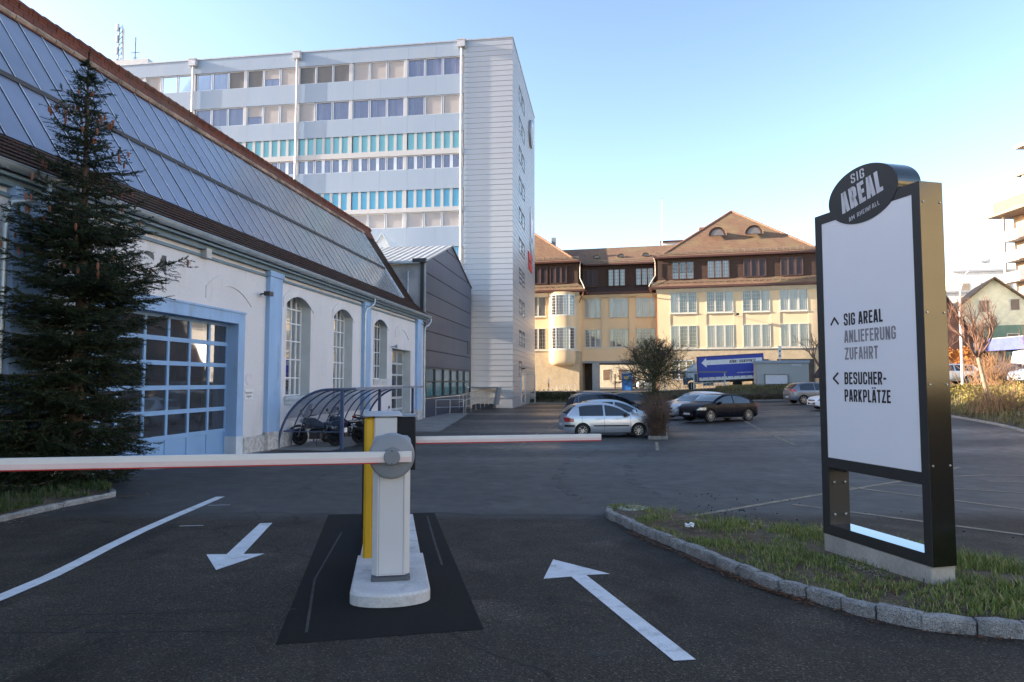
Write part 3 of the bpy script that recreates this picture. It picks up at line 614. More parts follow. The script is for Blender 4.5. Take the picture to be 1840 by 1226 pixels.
while b < GE-.1:
    for lo, hi in ((PR[2], PM), (PM, PR[3])):
        t1, t2 = rn.uniform(-.008, .008), rn.uniform(-.008, .008)
        panes.append([(lo[0]+t1, b+.02, lo[1]+.02), (hi[0]+t2, b+.02, hi[1]), (hi[0]+t2, min(b+.68, GE), hi[1]), (lo[0]+t1, min(b+.68, GE), lo[1]+.02)])
    b += .7
vis = [q for q in panes if q[0][1] > 7]; rest = [q for q in panes if q[0][1] <= 7]
for q in vis: mb = MB(HO); mb.face(*q); mb.build('glass_pane', RG, hall, fix=False)
mb = MB(HO)
for q in rest: mb.face(*q)
struct(mb.build('glass_pane', RG, hall, fix=False), 'stuff')
BAR = M('glazing_bar', (.5, .54, .6), rough=.5, metal=.1, var=.3, vs=6)
mb = MB(HO); b = B0
while b < GE+.1:
    mb.obox((PR[2][0]+.02, b, PR[2][1]+.03), (PR[3][0]+.02, b, PR[3][1]+.02), .016, .006); b += .7
mb.obox((PR[2][0]+.03, GE, PR[2][1]+.03), (PR[3][0]+.03, GE, PR[3][1]+.03), .07, .1)
mb.build('glazing_bars', BAR, hall)
MB(HO).box(PM[0]-.01, PM[0]+.07, B0, GE, PM[1]-.05, PM[1]+.06).build('purlin', M('dark_purlin', (.03, .03, .035), rough=.6), hall)
# rolling door of six columns of panes
DB, DA = M('door_blue', (.21, .37, .6), rough=.5, var=.12, vs=1.2, stretch=(1, 1, .3)), A0-.36
MB(HO).box(A0-.62, A0+.03, 13.3, 13.75, .62, 4.48).box(A0-.62, A0+.03, 19.4, 19.78, .62, 4.48).box(A0-.62, A0+.03, 13.75, 19.4, 4.15, 4.48).box(A0-.05, A0+.06, 13.28, 19.8, 4.48, 4.54).build('door_frame', PALEBL, hall)
for p, q in ((13.25, 13.8), (19.36, 19.83)): MB(HO).box(A0-.6, A0+.06, p, q, -.2, .62).build('door_footing', M('footing', (.55, .6, .64), rough=.9, var=.15), hall)
d = MB(HO); c6 = [13.75+.9417*i for i in range(7)]; rz_ = [.12, .82, 1.5, 2.17, 2.84, 3.5, 4.12]
for b in c6: d.box(DA-.05, DA+.02, b-.045, b+.045, .1, 4.14)
for z in rz_[1:]: d.box(DA-.05, DA+.025, 13.75, 19.4, z-.06, z+.06)
d.box(DA-.05, DA+.02, 13.75, 19.4, .05, .2)
rd = d.build('rolling_door', DB, hall)
for i in range(6):
    MB(HO).box(DA-.04, DA-.0, c6[i]+.05, c6[i+1]-.05, .2, .77).build('panel', DB, rd)
    for j in range(1, 6):
        mb = MB(HO); mb.face((DA-.02, c6[i], rz_[j]), (DA-.02, c6[i+1], rz_[j]), (DA-.02, c6[i+1], rz_[j+1]), (DA-.02, c6[i], rz_[j+1])); mb.build('pane', GLD, rd)
mb = MB(HO); mb.face((DA-.9, 13.6, 0), (DA-.9, 19.5, 0), (DA-.9, 19.5, 4.3), (DA-.9, 13.6, 4.3)); mb.build('dim_interior', DARKIN, rd)
# small side door
DS = A0-.48; d = MB(HO)
for b in (34.75, 35.86, 36.98, 38.1): d.box(DS-.04, DS+.02, b-.05, b+.05, 0, 4.1)
for z in (.1, .75, 1.4, 2.05, 2.7, 3.35, 4.05): d.box(DS-.04, DS+.025, 34.71, 38.14, z-.06, z+.06)
sdr = d.build('side_door', M('grey_white_frame', (.42, .44, .45), rough=.5), hall); reveal(SDOOR, sdr)
for i in range(3):
    for j in range(6):
        mb = MB(HO); mb.face((DS-.02, 34.75+1.117*i, .1+.66*j), (DS-.02, 34.75+1.117*(i+1), .1+.66*j), (DS-.02, 34.75+1.117*(i+1), .1+.66*(j+1)), (DS-.02, 34.75+1.117*i, .1+.66*(j+1))); mb.build('pane', GLD, sdr)
mb = MB(HO); mb.face((DS-.9, 34.6, 0), (DS-.9, 38.2, 0), (DS-.9, 38.2, 4.2), (DS-.9, 34.6, 4.2)); mb.build('dim_interior', DARKIN, sdr)
# number over the door, small plates, lamps
GREYL = M('grey_letters', (.1, .1, .105), rough=.6)
mb = MB(HO); lettering(mb, 'HALLE', lambda x, z: (A0+.012, 12.55+x, 4.78+z), 2.02, .86, s=.17, gap=.12); mb.build('hall_word', GREYL, hall, fix=False)
mb = MB(HO); lettering(mb, '04', lambda x, z: (A0+.012, 15.0+x, 4.78+z), .9, .86, s=.17, gap=.12); mb.build('hall_number', GREYL, hall, fix=False)
t = MB(HO).box(A0, A0+.02, 19.86, 20.38, 1.76, 2.08).build('door_sign', M('sign_white', (.68, .68, .7), rough=.5), hall)
def small_text(txt, mat, size, name, parent, loc, rot, xs=1., off=0.):
    cu = bpy.data.curves.new(name, 'FONT'); cu.body = txt; cu.size = size; cu.align_x = 'CENTER'; cu.align_y = 'CENTER'; cu.space_line = .85; cu.offset = off
    o = bpy.data.objects.new(name, cu); me = bpy.data.meshes.new_from_object(o); bpy.data.objects.remove(o); me.materials.append(mat)
    o = bpy.data.objects.new(name, me); COL.objects.link(o); o.parent = parent; o.location = loc; o.rotation_euler = rot; o.scale = (xs, 1, 1); return o
BLK = M('black_lettering', (.025, .023, .025), rough=.5)
small_text('Feuerwehr-\nmagazin', BLK, .135, 'sign_text', t, (A0+.023-HO[0], 20.12-HO[1], 1.92), (R(90), 0, R(90)), .75)
MB(HO).lathe([(.2, .0), (.2, .02), (.17, .022)], (A0, 20.12, 2.42), 'x', 24).build('round_sign', M('round_sign_white', (.62, .59, .63), rough=.5), hall)
MB(HO).box(A0, A0+.2, 17.35, 17.6, 5.88, 6.16).build('vent_box', M('vent_grey', (.45, .45, .44), rough=.7), hall)
MB(HO).tube([(A0, 20.72, 5.26), (A0+.25, 20.72, 5.3)], .025, 6).box(A0+.2, A0+.4, 20.58, 20.86, 5.2, 5.34).build('flood_lamp', M('black_metal', (.02, .02, .022), rough=.4), hall)
MB(HO).tube([(A0, 34.55, 4.2), (A0+.3, 34.4, 4.22)], .03, 6).lathe([(.05, .25), (.1, .3), (.1, .4), (.04, .42)], (A0, 34.4, 4.22), 'x', 10).build('wall_lamp', ZINC, hall)

# ================================================================ ANNEXE (dark sheet metal) between hall and tower
ao = (-11.45, 41.2, 0); annexe = thing('metal_annexe', 'dark grey sheet-metal workshop with a gabled end between the white hall and the tower', 'workshop', (*fromS(-11.45, 41.2), 0), TS)
DGM = M('dark_sheet_metal', (.055, .07, .115), rough=.34, metal=.5, var=.12, vs=.35, stretch=(1, 2, .4))
A1 = -11.45
G5 = [(41.2, 10.05), (48.5, 12.5), (55.8, 10.35)]
def gz(b): return 10.05+(b-41.2)*.3356 if b < 48.5 else 12.5-(b-48.5)*.2945
mb = MB(ao)
cuts = [1.2, 3.25, 4.35, 5.6, 6.85, 8.1, 9.35, 10.6, 11.85, 13]
for z0, z1 in zip(cuts[1:], cuts[2:]):          # cladding courses with open joints
    P = [(41.2, z0+.03)]+[(b, min(z1-.03, gz(b))) for b in (41.2, 44, 46, 48.5, 51, 53, 55.85)]+[(55.85, z0+.03)]
    Q = []
    lo, hi = 41.2, 55.85
    bs = [lo+(hi-lo)*i/40 for i in range(41)]; bs = [b for b in bs if gz(b) > z0+.05]
    if len(bs) > 1: mb.prism([(A1, bs[0], z0+.03), (A1, bs[-1], z0+.03)]+[(A1, b, min(z1-.03, gz(b))) for b in bs[::-1]], (.05, 0, 0))
mb.box(A1-.08, A1+.05, 41.2, 55.85, -.3, 1.2)
mb.build('cladding', DGM, annexe)
mb = MB(ao); mb.prism([(A1-.0, 41.2, 3.2), (A1, 55.85, 3.2), (A1, 55.85, 10.3), (A1, 48.5, 12.45), (A1, 41.2, 10.0)], (-.1, 0, 0)); mb.build('joint_backing', M('joint_black', (.012, .013, .015), rough=.7), annexe)
RENDG = M('grey_concrete_render', (.34, .34, .36), rough=.85, var=.3, vs=.9, fine=.1)
mb = MB(ao); mb.face((A1, 41.2, -.3), (-22, 41.2, -.3), (-22, 41.2, 9.9), (A1, 41.2, 9.9)); mb.box(-11.62, A1+.06, 41.1, 41.2, 6.5, 9.95); mb.build('side_wall', RENDG, annexe, fix=False)
MB(ao).box(-11.72, -11.5, 41.02, 41.1, 5, 9.95).build('corner_post', M('black_trim', (.02, .022, .026), rough=.5), annexe)
SHEET = M('pale_roof_sheet', (.5, .5, .5), rough=.5, metal=.2, var=.12, vs=.5)
mb = MB(ao); a = A1+.1
while a > -24:
    for p, q in (((41.0, 10.05), (48.5, 12.58)), ((48.5, 12.58), (56.0, 10.35))):
        mb.face((a, p[0], p[1]), (a, q[0], q[1]), (a-.5, q[0], q[1]), (a-.5, p[0], p[1])); mb.obox((a, p[0], p[1]+.03), (a, q[0], q[1]+.03), .05, .06)
    a -= .5
mb.build('roof', SHEET, annexe, fix=False)
MB(ao).box(-22, A1-.3, 40.85, 41.08, 9.92, 10.06).build('eaves_gutter', ZINC, annexe)
MB(ao).box(-12.2, A1+.12, 40.82, 41.12, 9.96, 10.22).build('gutter_end', MATS['black_trim'], annexe)
mb = MB(ao)
for p, q in ((G5[0], G5[1]), (G5[1], G5[2])): mb.obox((A1+.05, p[0]-.05, p[1]+.06), (A1+.05, q[0], q[1]+.06), .16, .1)
mb.build('verge_trim', M('verge_grey', (.25, .26, .28), rough=.4, metal=.4), annexe)
MB(ao).tube([(-12.55, 41.05, 6.9), (-12.55, 41.05, 9.3), (-12.55, 41.2, 9.45)], .06, 10).tube([(-12.55, 41.05, 6.9), (-11.5, 41.05, 5.7)], .06, 10).build('vent_pipe', ZINC, annexe, smooth=40)
mb = MB(ao); bw = [41.4+i*2.38 for i in range(7)]
for b in bw: mb.box(A1-.02, A1+.06, b-.06, b+.06, 1.3, 3.2)
for b in bw[1:-1]: mb.box(A1-.02, A1+.07, b-.3, b-.24, 1.3, 3.2)
for z in (1.3, 2.32, 3.2): mb.box(A1-.02, A1+.05, 41.3, 55.8, z-.05, z+.05)
ws = mb.build('window_band', M('dark_frame', (.03, .035, .04), rough=.4), annexe)
TEALG = M('teal_glass', (.05, .15, .17), rough=.12, var=.15, vs=.6, spec=.8); CLG = M('grey_glass', (.13, .17, .18), rough=.1, var=.2, vs=.5, spec=.8)
for b0, b1 in zip(bw, bw[1:]):
    for z0, z1, mt in ((1.3, 2.32, TEALG), (2.32, 3.2, CLG)):
        mb = MB(ao); mb.face((A1-.01, b0, z0), (A1-.01, b1, z0), (A1-.01, b1, z1), (A1-.01, b0, z1)); mb.build('pane', mt, ws)
MB(ao).box(A1, A1+.07, 54.2, 55.4, 4.6, 5.7).build('louvre', M('louvre_dark', (.05, .055, .065), rough=.5), annexe)
# ramp rails and loading shelter
RAILM = M('galvanised', (.42, .47, .5), rough=.4, metal=.6, var=.1)
def railing(name, pts, label, posts, h=1.0, group=None):
    P = [(*fromS(a, b), g(*fromS(a, b))+dz) for a, b, dz in pts]
    t = thing(name, label, 'railing', P[0], 0, group); o = P[0]
    for zz in (h, h*.5):
        MB(o).tube([(x, y, z+zz) for x, y, z in P], .022, 6).build('rail', RAILM, t)
    for k in range(posts):
        u = k/(posts-1)*(len(P)-1); i = min(int(u), len(P)-2); f = u-i; q = Vector(P[i]).lerp(Vector(P[i+1]), f)
        MB(o).tube([q, q+Vector((0, 0, h))], .022, 6).build('post', RAILM, t)
railing('ramp_railing', [(-11.2, 43.2, .1), (-9.6, 44.6, .1)], 'short galvanised railing at the near end of the ramp beside the dark annexe', 3)
railing('ramp_railing', [(-9.5, 44.8, .1), (-9.3, 54.5, .45)], 'long galvanised railing along the ramp up to the grey tower', 7)
railing('ramp_railing', [(-10.9, 49, .3), (-10.7, 55, .5)], 'galvanised railing on the wall side of the ramp before the tower', 6)
t = thing('loading_shelter', 'small slanted grey metal shelter box at the foot of the tower beside the ramp', 'shelter', (*fromS(-10.2, 56.2), .0), TS)
o = (-10.2, 56.2, 0)
MB(o).prism([(-9.35, 55.0, .35), (-9.05, 55.0, 1.75), (-8.9, 55.0, 1.75), (-9.1, 55.0, .35)], (0, 1.7, 0)).build('side_panel', M('shelter_grey', (.2, .23, .27), rough=.5, metal=.3), t)
MB(o).box(-11.2, -8.9, 54.9, 56.8, 1.75, 1.85).build('roof_panel', MATS['shelter_grey'], t)
mb = MB(o); mb.box(-11.2, -9.4, 55.4, 56.8, -.2, .42); mb.build('platform', M('platform_dark', (.08, .08, .085), rough=.9), t)  # platform colour darkened for the shade under the shelter roof
# ================================================================ OFFICE TOWER (site frame, front at b = 56.9)
TB, TR = 56.9, -7.95; TL = -62; TH = 33.1
to = (TR, TB, 0)
tower = thing('office_tower', 'tall pale metal-clad office tower with window bands and a windowless stair end', 'office building', (*fromS(TR, TB), 0), TS)
CLAD = M('silver_cladding', (.38, .395, .43), rough=.42, metal=.35, var=.06, vs=.25, stretch=(1, 1, .25), stain=(.3, .31, .32), sts=.5, std=.35)
SPAN = M('pale_blue_panel', (.26, .325, .43), rough=.35, var=.04, vs=.3, stretch=(1, 1, .3), stain=(.36, .39, .42), sts=.8, std=.4)
RIB = M('white_rib', (.42, .43, .46), rough=.5, var=.03)
def boards(mb, p, q, z0, z1, out, h=.47):
    """horizontal cladding boards with a shadow gap, from plan point p to q; out = outward normal"""
    z = z0
    while z < z1-.05:
        t = min(z+h, z1); a, b = .0, .035
        lo = [(p[0]+out[0]*b, p[1]+out[1]*b, z+.02), (q[0]+out[0]*b, q[1]+out[1]*b, z+.02)]; hi = [(q[0]+out[0]*.012, q[1]+out[1]*.012, t), (p[0]+out[0]*.012, p[1]+out[1]*.012, t)]
        mb.face(*lo, *hi); mb.face((p[0], p[1], z), (q[0], q[1], z), lo[1], lo[0]); z += h
SX = -12.35                                   # stair end begins here
mb = MB(to); boards(mb, (SX, TB), (TR+.035, TB), .9, TH-.1, (0, -1)); mb.face((SX, TB+.01, 0), (TR, TB+.01, 0), (TR, TB+.01, TH), (SX, TB+.01, TH)); mb.build('stair_cladding', CLAD, tower, fix=False)
mb = MB(to); boards(mb, (TR, TB-.035), (TR, TB+18.3), .9, TH-.1, (1, 0)); mb.face((TR-.01, TB, 0), (TR-.01, TB+18.3, 0), (TR-.01, TB+18.3, TH), (TR-.01, TB, TH)); mb.build('side_cladding', CLAD, tower, fix=False)
MB(to).box(SX, TR-.02, TB+.02, TB+18.3, -.2, .9).box(TL, SX, TB+.1, TB+12.5, -.2, .9).build('base_wall', CONC, tower)
MB(to).box(TL, SX, TB+.34, TB+12.5, .9, TH-.05).box(SX, TR-.05, TB+.1, TB+18.2, .9, TH-.05).build('core_wall', M('tower_core', (.25, .26, .28), rough=.8), tower)
MB(to).box(TL, SX, TB-.06, TB+12.6, TH-.1, TH+.02).box(SX+.002, TR+.06, TB-.06, TB+18.35, TH-.1, TH+.02).build('parapet_cap', M('parapet_metal', (.4, .41, .43), rough=.4, metal=.5), tower)
rows = [('win', 29.98, 31.68), ('win', 26.39, 28.18), ('teal', 23.2, 24.78), ('pair', 21.42, 22.72), ('teal', 17.9, 19.55), ('blind', 16.1, 17.5), ('teal', 12.7, 14.3), ('blind', 10.9, 12.3)]
bands = [(31.68, TH-.1), (28.18, 29.98), (24.78, 26.39), (19.55, 21.42), (14.3, 16.1), (.9, 10.9)]
for z0, z1 in bands:
    mb = MB(to); x = SX
    while x > TL: mb.box(max(TL, x-2.6+.008), x, TB, TB+.3, z0+.0, z1); x -= 2.6
    mb.build('spandrel', SPAN, tower)
for z0, z1 in ((22.72, 23.2), (17.5, 17.9), (12.3, 12.7)):
    MB(to).box(TL, SX, TB-.05, TB+.3, z0, z1).build('ledge', RIB, tower)
ALU = M('aluminium', (.6, .6, .62), rough=.35, metal=.5, var=.05)
def bl(name, c): return M(name, c, rough=.6, var=.05, vs=1, stretch=(1, 1, 12))
WB, GB = bl('white_blind', (.4, .385, .4)), bl('grey_blind', (.17, .17, .18)); TEAL = [M('teal_panel_light', (.16, .41, .5), rough=.3, var=.12, vs=.2), M('teal_panel_blue', (.1, .36, .56), rough=.3, var=.12, vs=.2)]
CUR = M('white_curtain', (.75, .75, .76), rough=.9, var=.1, vs=2, stretch=(6, 6, .3))
GLT = glass_mat('tower_glass', tint=(.14, .15, .27), clear=.3)  # lavender reflection put into the glass tint
FR, GP, BP = {}, {}, {}
def win_frame(w, h, pair):
    k = (round(w, 2), round(h, 2), pair)
    if k in FR: return FR[k]
    m_ = MB().box(-w/2, -w/2+.07, -.02, .1, 0, h).box(w/2-.07, w/2, -.02, .1, 0, h).box(-w/2, w/2, -.02, .1, 0, .07).box(-w/2, w/2, -.02, .1, h-.07, h)
    if pair: m_.box(-.14, .14, -.01, .1, .07, h-.07)
    FR[k] = m_; return m_
def unit_mb(cls): pass
PROT = {}
def tower_window(kind, x, z, w, h):
    """one window of the band: aluminium frame > pane, or blind, or curtain behind the pane"""
    key = (kind, round(w, 2), round(h, 2))
    if key in PROT: return inst(PROT[key], tower, (x-to[0], .12, z))
    f = win_frame(w, h, kind == 'pair').build('window', ALU, tower, loc=(x-to[0], .12, z))
    if kind in ('white', 'grey', 'half'):
        m_ = MB(); z0 = .04 if kind != 'half' else h*.45; zz = z0; 
        if kind == 'grey': z0 = zz = .12
        while zz < h-.08: m_.face((-w/2+.07, .03, zz), (w/2-.07, .03, zz), (w/2-.07, .045, zz+.075), (-w/2+.07, .045, zz+.075)); zz += .075
        m_.build('blind', GB if kind == 'grey' else WB, f, fix=False)
    if kind in ('glass', 'pair', 'half', 'grey'):
        m_ = MB(); m_.face((-w/2, .06, 0), (w/2, .06, 0), (w/2, .06, h), (-w/2, .06, h)); m_.build('pane', GLT, f)
        m_ = MB(); rn = random.Random(len(PROT)); x0 = rn.choice((-.35, -.05, .2))*w; m_.grid(lambda u, v: (u, .16+.02*math.sin(u*40), v), [x0+i*.02 for i in range(int(w*.28/.02))], (0, h)); m_.build('curtain', CUR, f)
    PROT[key] = f; return f
r1 = {3: ['grey']*3+['white']*3+['glass']*3, 2: ['glass', 'glass', 'grey', 'grey', 'half', 'white'], 1: ['glass', 'glass', 'glass', 'white', 'glass', 'glass']}
r2 = {3: ['white', 'glass', 'glass', 'glass', 'glass', 'glass', 'glass', 'white', 'white'], 2: ['glass', 'glass', 'glass', 'half', 'white', 'white'], 1: ['glass', 'white', 'glass', 'glass', 'white', 'glass']}
pipes = [-12.56, -28.2, -38.72, -49.2]
grp = []                                      # groups of 5.21 m, from right to left, with bay index
for bay, (xr, n_) in {3: (-12.56, 3), 2: (-28.2, 2), 1: (-38.72, 2)}.items():
    for k in range(n_): grp.append((bay, n_-1-k, xr-5.22*(k+1), xr-5.22*k))
npan = 0; TP = {}; PP = {}
def post(x0, x1, z0, z1, d):
    key = (round(x1-x0, 2), round(z1-z0, 2))
    if key in PP: return inst(PP[key], tower, (x0-to[0], d, z0))
    PP[key] = MB().box(0, x1-x0, 0, .33-d, 0, z1-z0).build('window_post', RIB, tower, loc=(x0-to[0], d, z0))
for kind, z0, z1 in rows:
    h = z1-z0
    for bay, gi, xl, xr in grp:
        xl, xr = xl+.12, xr-.12 if gi < 9 else xr
        (bay > 1 or z0 > 25) and (bay > 2 or z0 > 15) and post(xr-.02, xr+.26, z0, z1, .04)
        if kind == 'teal':
            if z0 < 15 and bay < 3: continue
            w = (xr-xl)/6
            for i in range(6):
                xc = xl+w*(i+.5)
                if bay == 1 or (z0 < 18 and bay < 3): continue
                post(xc+w/2-.13, xc+w/2+.13, z0, z1, .06)
                key = (round(w, 2), round(h, 2), z0 > 20); 
                if key in TP: inst(TP[key], tower, (xc-to[0], .14, z0))
                else: TP[key] = MB().box(-w/2+.12, w/2-.12, 0, .1, .03, h-.03).build('coloured_panel', TEAL[0 if z0 > 20 else 1], tower, loc=(xc-to[0], .14, z0))
        else:
            w = (xr-xl)/3
            if (z0 < 20 and bay < 3 and z0 < 15) or (z0 < 24 and bay == 1): continue
            for i in range(3):
                kk = {'win': (r1 if z0 > 29 else r2)[bay][gi*3+i] if kind == 'win' else None, 'pair': 'pair', 'blind': 'white'}[kind]
                tower_window(kk, xl+w*(i+.5), z0, w-.06, h)
for x in pipes[:3]:
    MB(to).tube([(x, TB-.16, .3), (x, TB-.16, 32.4)], .1, 10).box(x-.34, x+.34, TB-.42, TB-.02, 32.35, 32.95).box(x-.4, x+.4, TB-.46, TB-.02, 32.95, 33.06).build('downpipe', M('white_pipe', (.5, .5, .52), rough=.25, metal=.2), tower, smooth=40)
# small paired windows and door on the narrow side
SG = M('side_window_glass', (.1, .2, .25), rough=.08, spec=.9, var=.2); RV = M('window_recess', (.1, .09, .085), rough=.8)
for k in range(10):
    z = 29.2-k*2.93
    for b in (61.2, 63.6):
        if k == 9 and b > 62: continue
        w = MB(to).box(TR-.02, TR+.05, b, b+1.75, z-.06, z).box(TR-.02, TR+.05, b, b+1.75, z+1.2, z+1.4).box(TR-.02, TR+.05, b, b+.06, z, z+1.2).box(TR-.02, TR+.05, b+1.69, b+1.75, z, z+1.2).build('small_window', RV, tower)
        m_ = MB(to); m_.face((TR+.02, b+.05, z), (TR+.02, b+1.7, z), (TR+.02, b+1.7, z+1.2), (TR+.02, b+.05, z+1.2)); m_.build('pane', SG, w)
d = MB(to).box(TR, TR+.1, 62.6, 62.75, .2, 3.1).box(TR, TR+.1, 65.6, 65.75, .2, 3.1).box(TR, TR+.1, 62.6, 65.75, 3.0, 3.15).box(TR, TR+.1, 62.6, 65.75, 1.0, 1.2).build('entrance_door', ALU, tower)
m_ = MB(to); m_.face((TR+.045, 62.7, .2), (TR+.045, 65.7, .2), (TR+.045, 65.7, 3.05), (TR+.045, 62.7, 3.05)); m_.build('pane', M('door_glass_warm', (.36, .33, .3), rough=.15, var=.3, vs=1), d)
MB(to).box(TR, TR+.3, 63.0, 64.0, 3.5, 3.62).build('door_lamp', MATS['black_metal'], tower)
MB(to).tube([(TR+.9, 66.8, .2), (TR+.9, 66.8, 3.0), (TR, 66.8, 3.0)], .05, 8).build('porch_frame', RIB, tower)
# company roundel, white mark and red panels
e = MB(to).lathe([(1.5, .0), (1.5, .24), (1.4, .28)], (TR+.03, 70.6, 29.3), 'x', 36).build('roundel', M('roundel_rim', (.26, .28, .33), rough=.4, metal=.3), tower, smooth=30)
MB(to).lathe([(1.3, .28), (1.28, .3)], (TR+.03, 70.6, 29.3), 'x', 36).build('roundel_face', M('roundel_blue', (.2, .36, .62), rough=.3), e)
mb = MB(to); fx = TR+.03+.33
lettering(mb, 'U', lambda x, z: (fx, 70.0+x, 28.5+z), 1.2, 1.6, s=.12); mb.lathe([(1.1, .31), (1.1, .33), (.95, .33), (.95, .31)], (TR+.03, 70.6, 29.3), 'x', 36); mb.build('roundel_mark', M('mark_white', (.75, .77, .8), rough=.4), e, fix=False)
mb = MB(to); P = [(70.2, 21.2), (70.9, 20.2), (72.4, 20.0), (71.8, 18.6), (72.6, 17.6), (71.2, 18.2), (70.5, 17.3), (70.6, 18.8)]; mb.prism([(TR+.06, b, z) for b, z in P], (.08, 0, 0)); mb.build('star_mark', M('mark_lilac', (.72, .68, .78), rough=.5), tower)
mb = MB(to); mb.prism([(TR+.06, b, z) for b, z in ((70.0, 17.4), (72.5, 15.9), (72.5, 15.6), (70.0, 17.1))], (.05, 0, 0)); mb.build('mark_stroke', M('mark_blue', (.3, .45, .55), rough=.5), tower)
REDP = M('red_sign_panel', (.5, .035, .03), rough=.45, var=.06)
MB(to).box(TR+.05, TR+.12, 68.4, 71.4, 15.1, 16.0).box(TR+.05, TR+.12, 68.8, 71.7, 14.1, 15.0).build('red_sign', REDP, tower)
MB(to).box(-53.5, -46, 60, 66, TH, TH+2.2).build('plant_room', RIB, tower)
t = thing('antenna_mast', 'slim lattice antenna mast on the roof of the tower, farthest left', 'antenna', (*fromS(-51.6, 63.2), TH+2.2), TS)
o = (-51.6, 63.2, 0); mb = MB(o)
for dx, dy in ((-.25, -.25), (.25, -.25), (0, .25)): mb.tube([(-51.6+dx, 63.2+dy, TH+2.2), (-51.6+dx*.8, 63.2+dy*.8, 40.6)], .05, 6)
for k in range(9): mb.tube([(-51.85, 62.95, TH+2.4+k*.6), (-51.35, 62.95, TH+2.9+k*.6)], .03, 5)
mb.v = [(x, y, z-TH-2.2) for x, y, z in mb.v]; mb.build('lattice', M('mast_grey', (.12, .13, .15), rough=.5), t)
mb = MB()
for k in range(4): mb.bbox(-.5, -.25, -.4, -.1, 1.0+k*1.3, 1.8+k*1.3, .04)
mb.build('antenna_panels', M('antenna_white', (.5, .52, .55), rough=.5), t)
t = thing('radio_aerial', 'thin radio aerial with short cross arms beside the lattice mast on the tower roof', 'antenna', (*fromS(-50.3, 63.6), TH), TS)
MB().tube([(0, 0, 0), (0, 0, 6.6)], .05, 6).build('pole', MATS['mast_grey'], t)
MB().tube([(-.5, 0, 4.9), (.5, 0, 4.9)], .035, 6).tube([(-.3, 0, 4.3), (.3, 0, 4.3)], .035, 6).build('cross_arms', MATS['mast_grey'], t)
# white gabled rooflight between hall and tower
t = thing('gabled_rooflight', 'small white gabled rooflight showing above the far end of the hall roof', 'rooflight', (*fromS(-17.6, 50), 9), TS)
mb = MB(); mb.prism([(-1.3, 0, 0), (1.5, 0, 0), (1.5, 0, 2.9), (.2, 0, 4.9), (-1.3, 0, 2.9)], (0, 5, 0)); mb.build('gable_wall', M('rooflight_white', (.7, .71, .73), rough=.6), t)
mb = MB(); mb.obox((1.62, -.08, 2.75), (.2, -.08, 5.05), .2, .12); mb.obox((-1.42, -.08, 2.75), (.2, -.08, 5.05), .2, .12); mb.build('verge_trim', ZINC, t)

# ================================================================ YELLOW ADMINISTRATION BUILDING (frame: s right, n inward)
yel = thing('administration_building', 'long cream yellow building with brown tiled hipped roofs, two wings and a passage', 'building', (*fromY(0, 0), 0), TY)
YEL = M('yellow_render', (.78, .59, .37), rough=.9, var=.05, vs=.3, bump=.1, bs=20)
ROUGH = M('rough_ochre_render', (.5, .4, .27), rough=1, var=.12, vs=1.2, fine=.1, fs=8, bump=.5, bs=6)
STW = M('cream_stone', (.7, .66, .56), rough=.8, var=.05)
BT = tile_mat('brown_hip_tiles', (.22, .135, .088), (.165, .1, .068), .3, .24, moss=(.2, .16, .085), bump=.7)
BTH = tile_mat('hung_tiles', (.1, .062, .05), (.075, .048, .04), .22, .2, moss=(.08, .05, .04), bump=.9)
BRN = M('brown_wood', (.085, .045, .04), rough=.6, var=.12); DBRN = M('dark_shutter', (.035, .022, .028), rough=.5, var=.2)
BGUT = M('brown_gutter', (.09, .035, .028), rough=.5)
WIN0, MIDN = .12, 3.0
YPANE = glass_mat('yard_glass', tint=(.05, .06, .07), clear=.72)
YCUR = M('pale_curtain', (.72, .73, .74), rough=.9, var=.12, vs=1.2, stretch=(10, 10, .1))
BLUER = M('bluish_room', (.16, .19, .23), rough=1, var=.4, vs=.8)
YW = {}
YFR = M('cream_frame', (.58, .55, .49), rough=.5, var=.04)
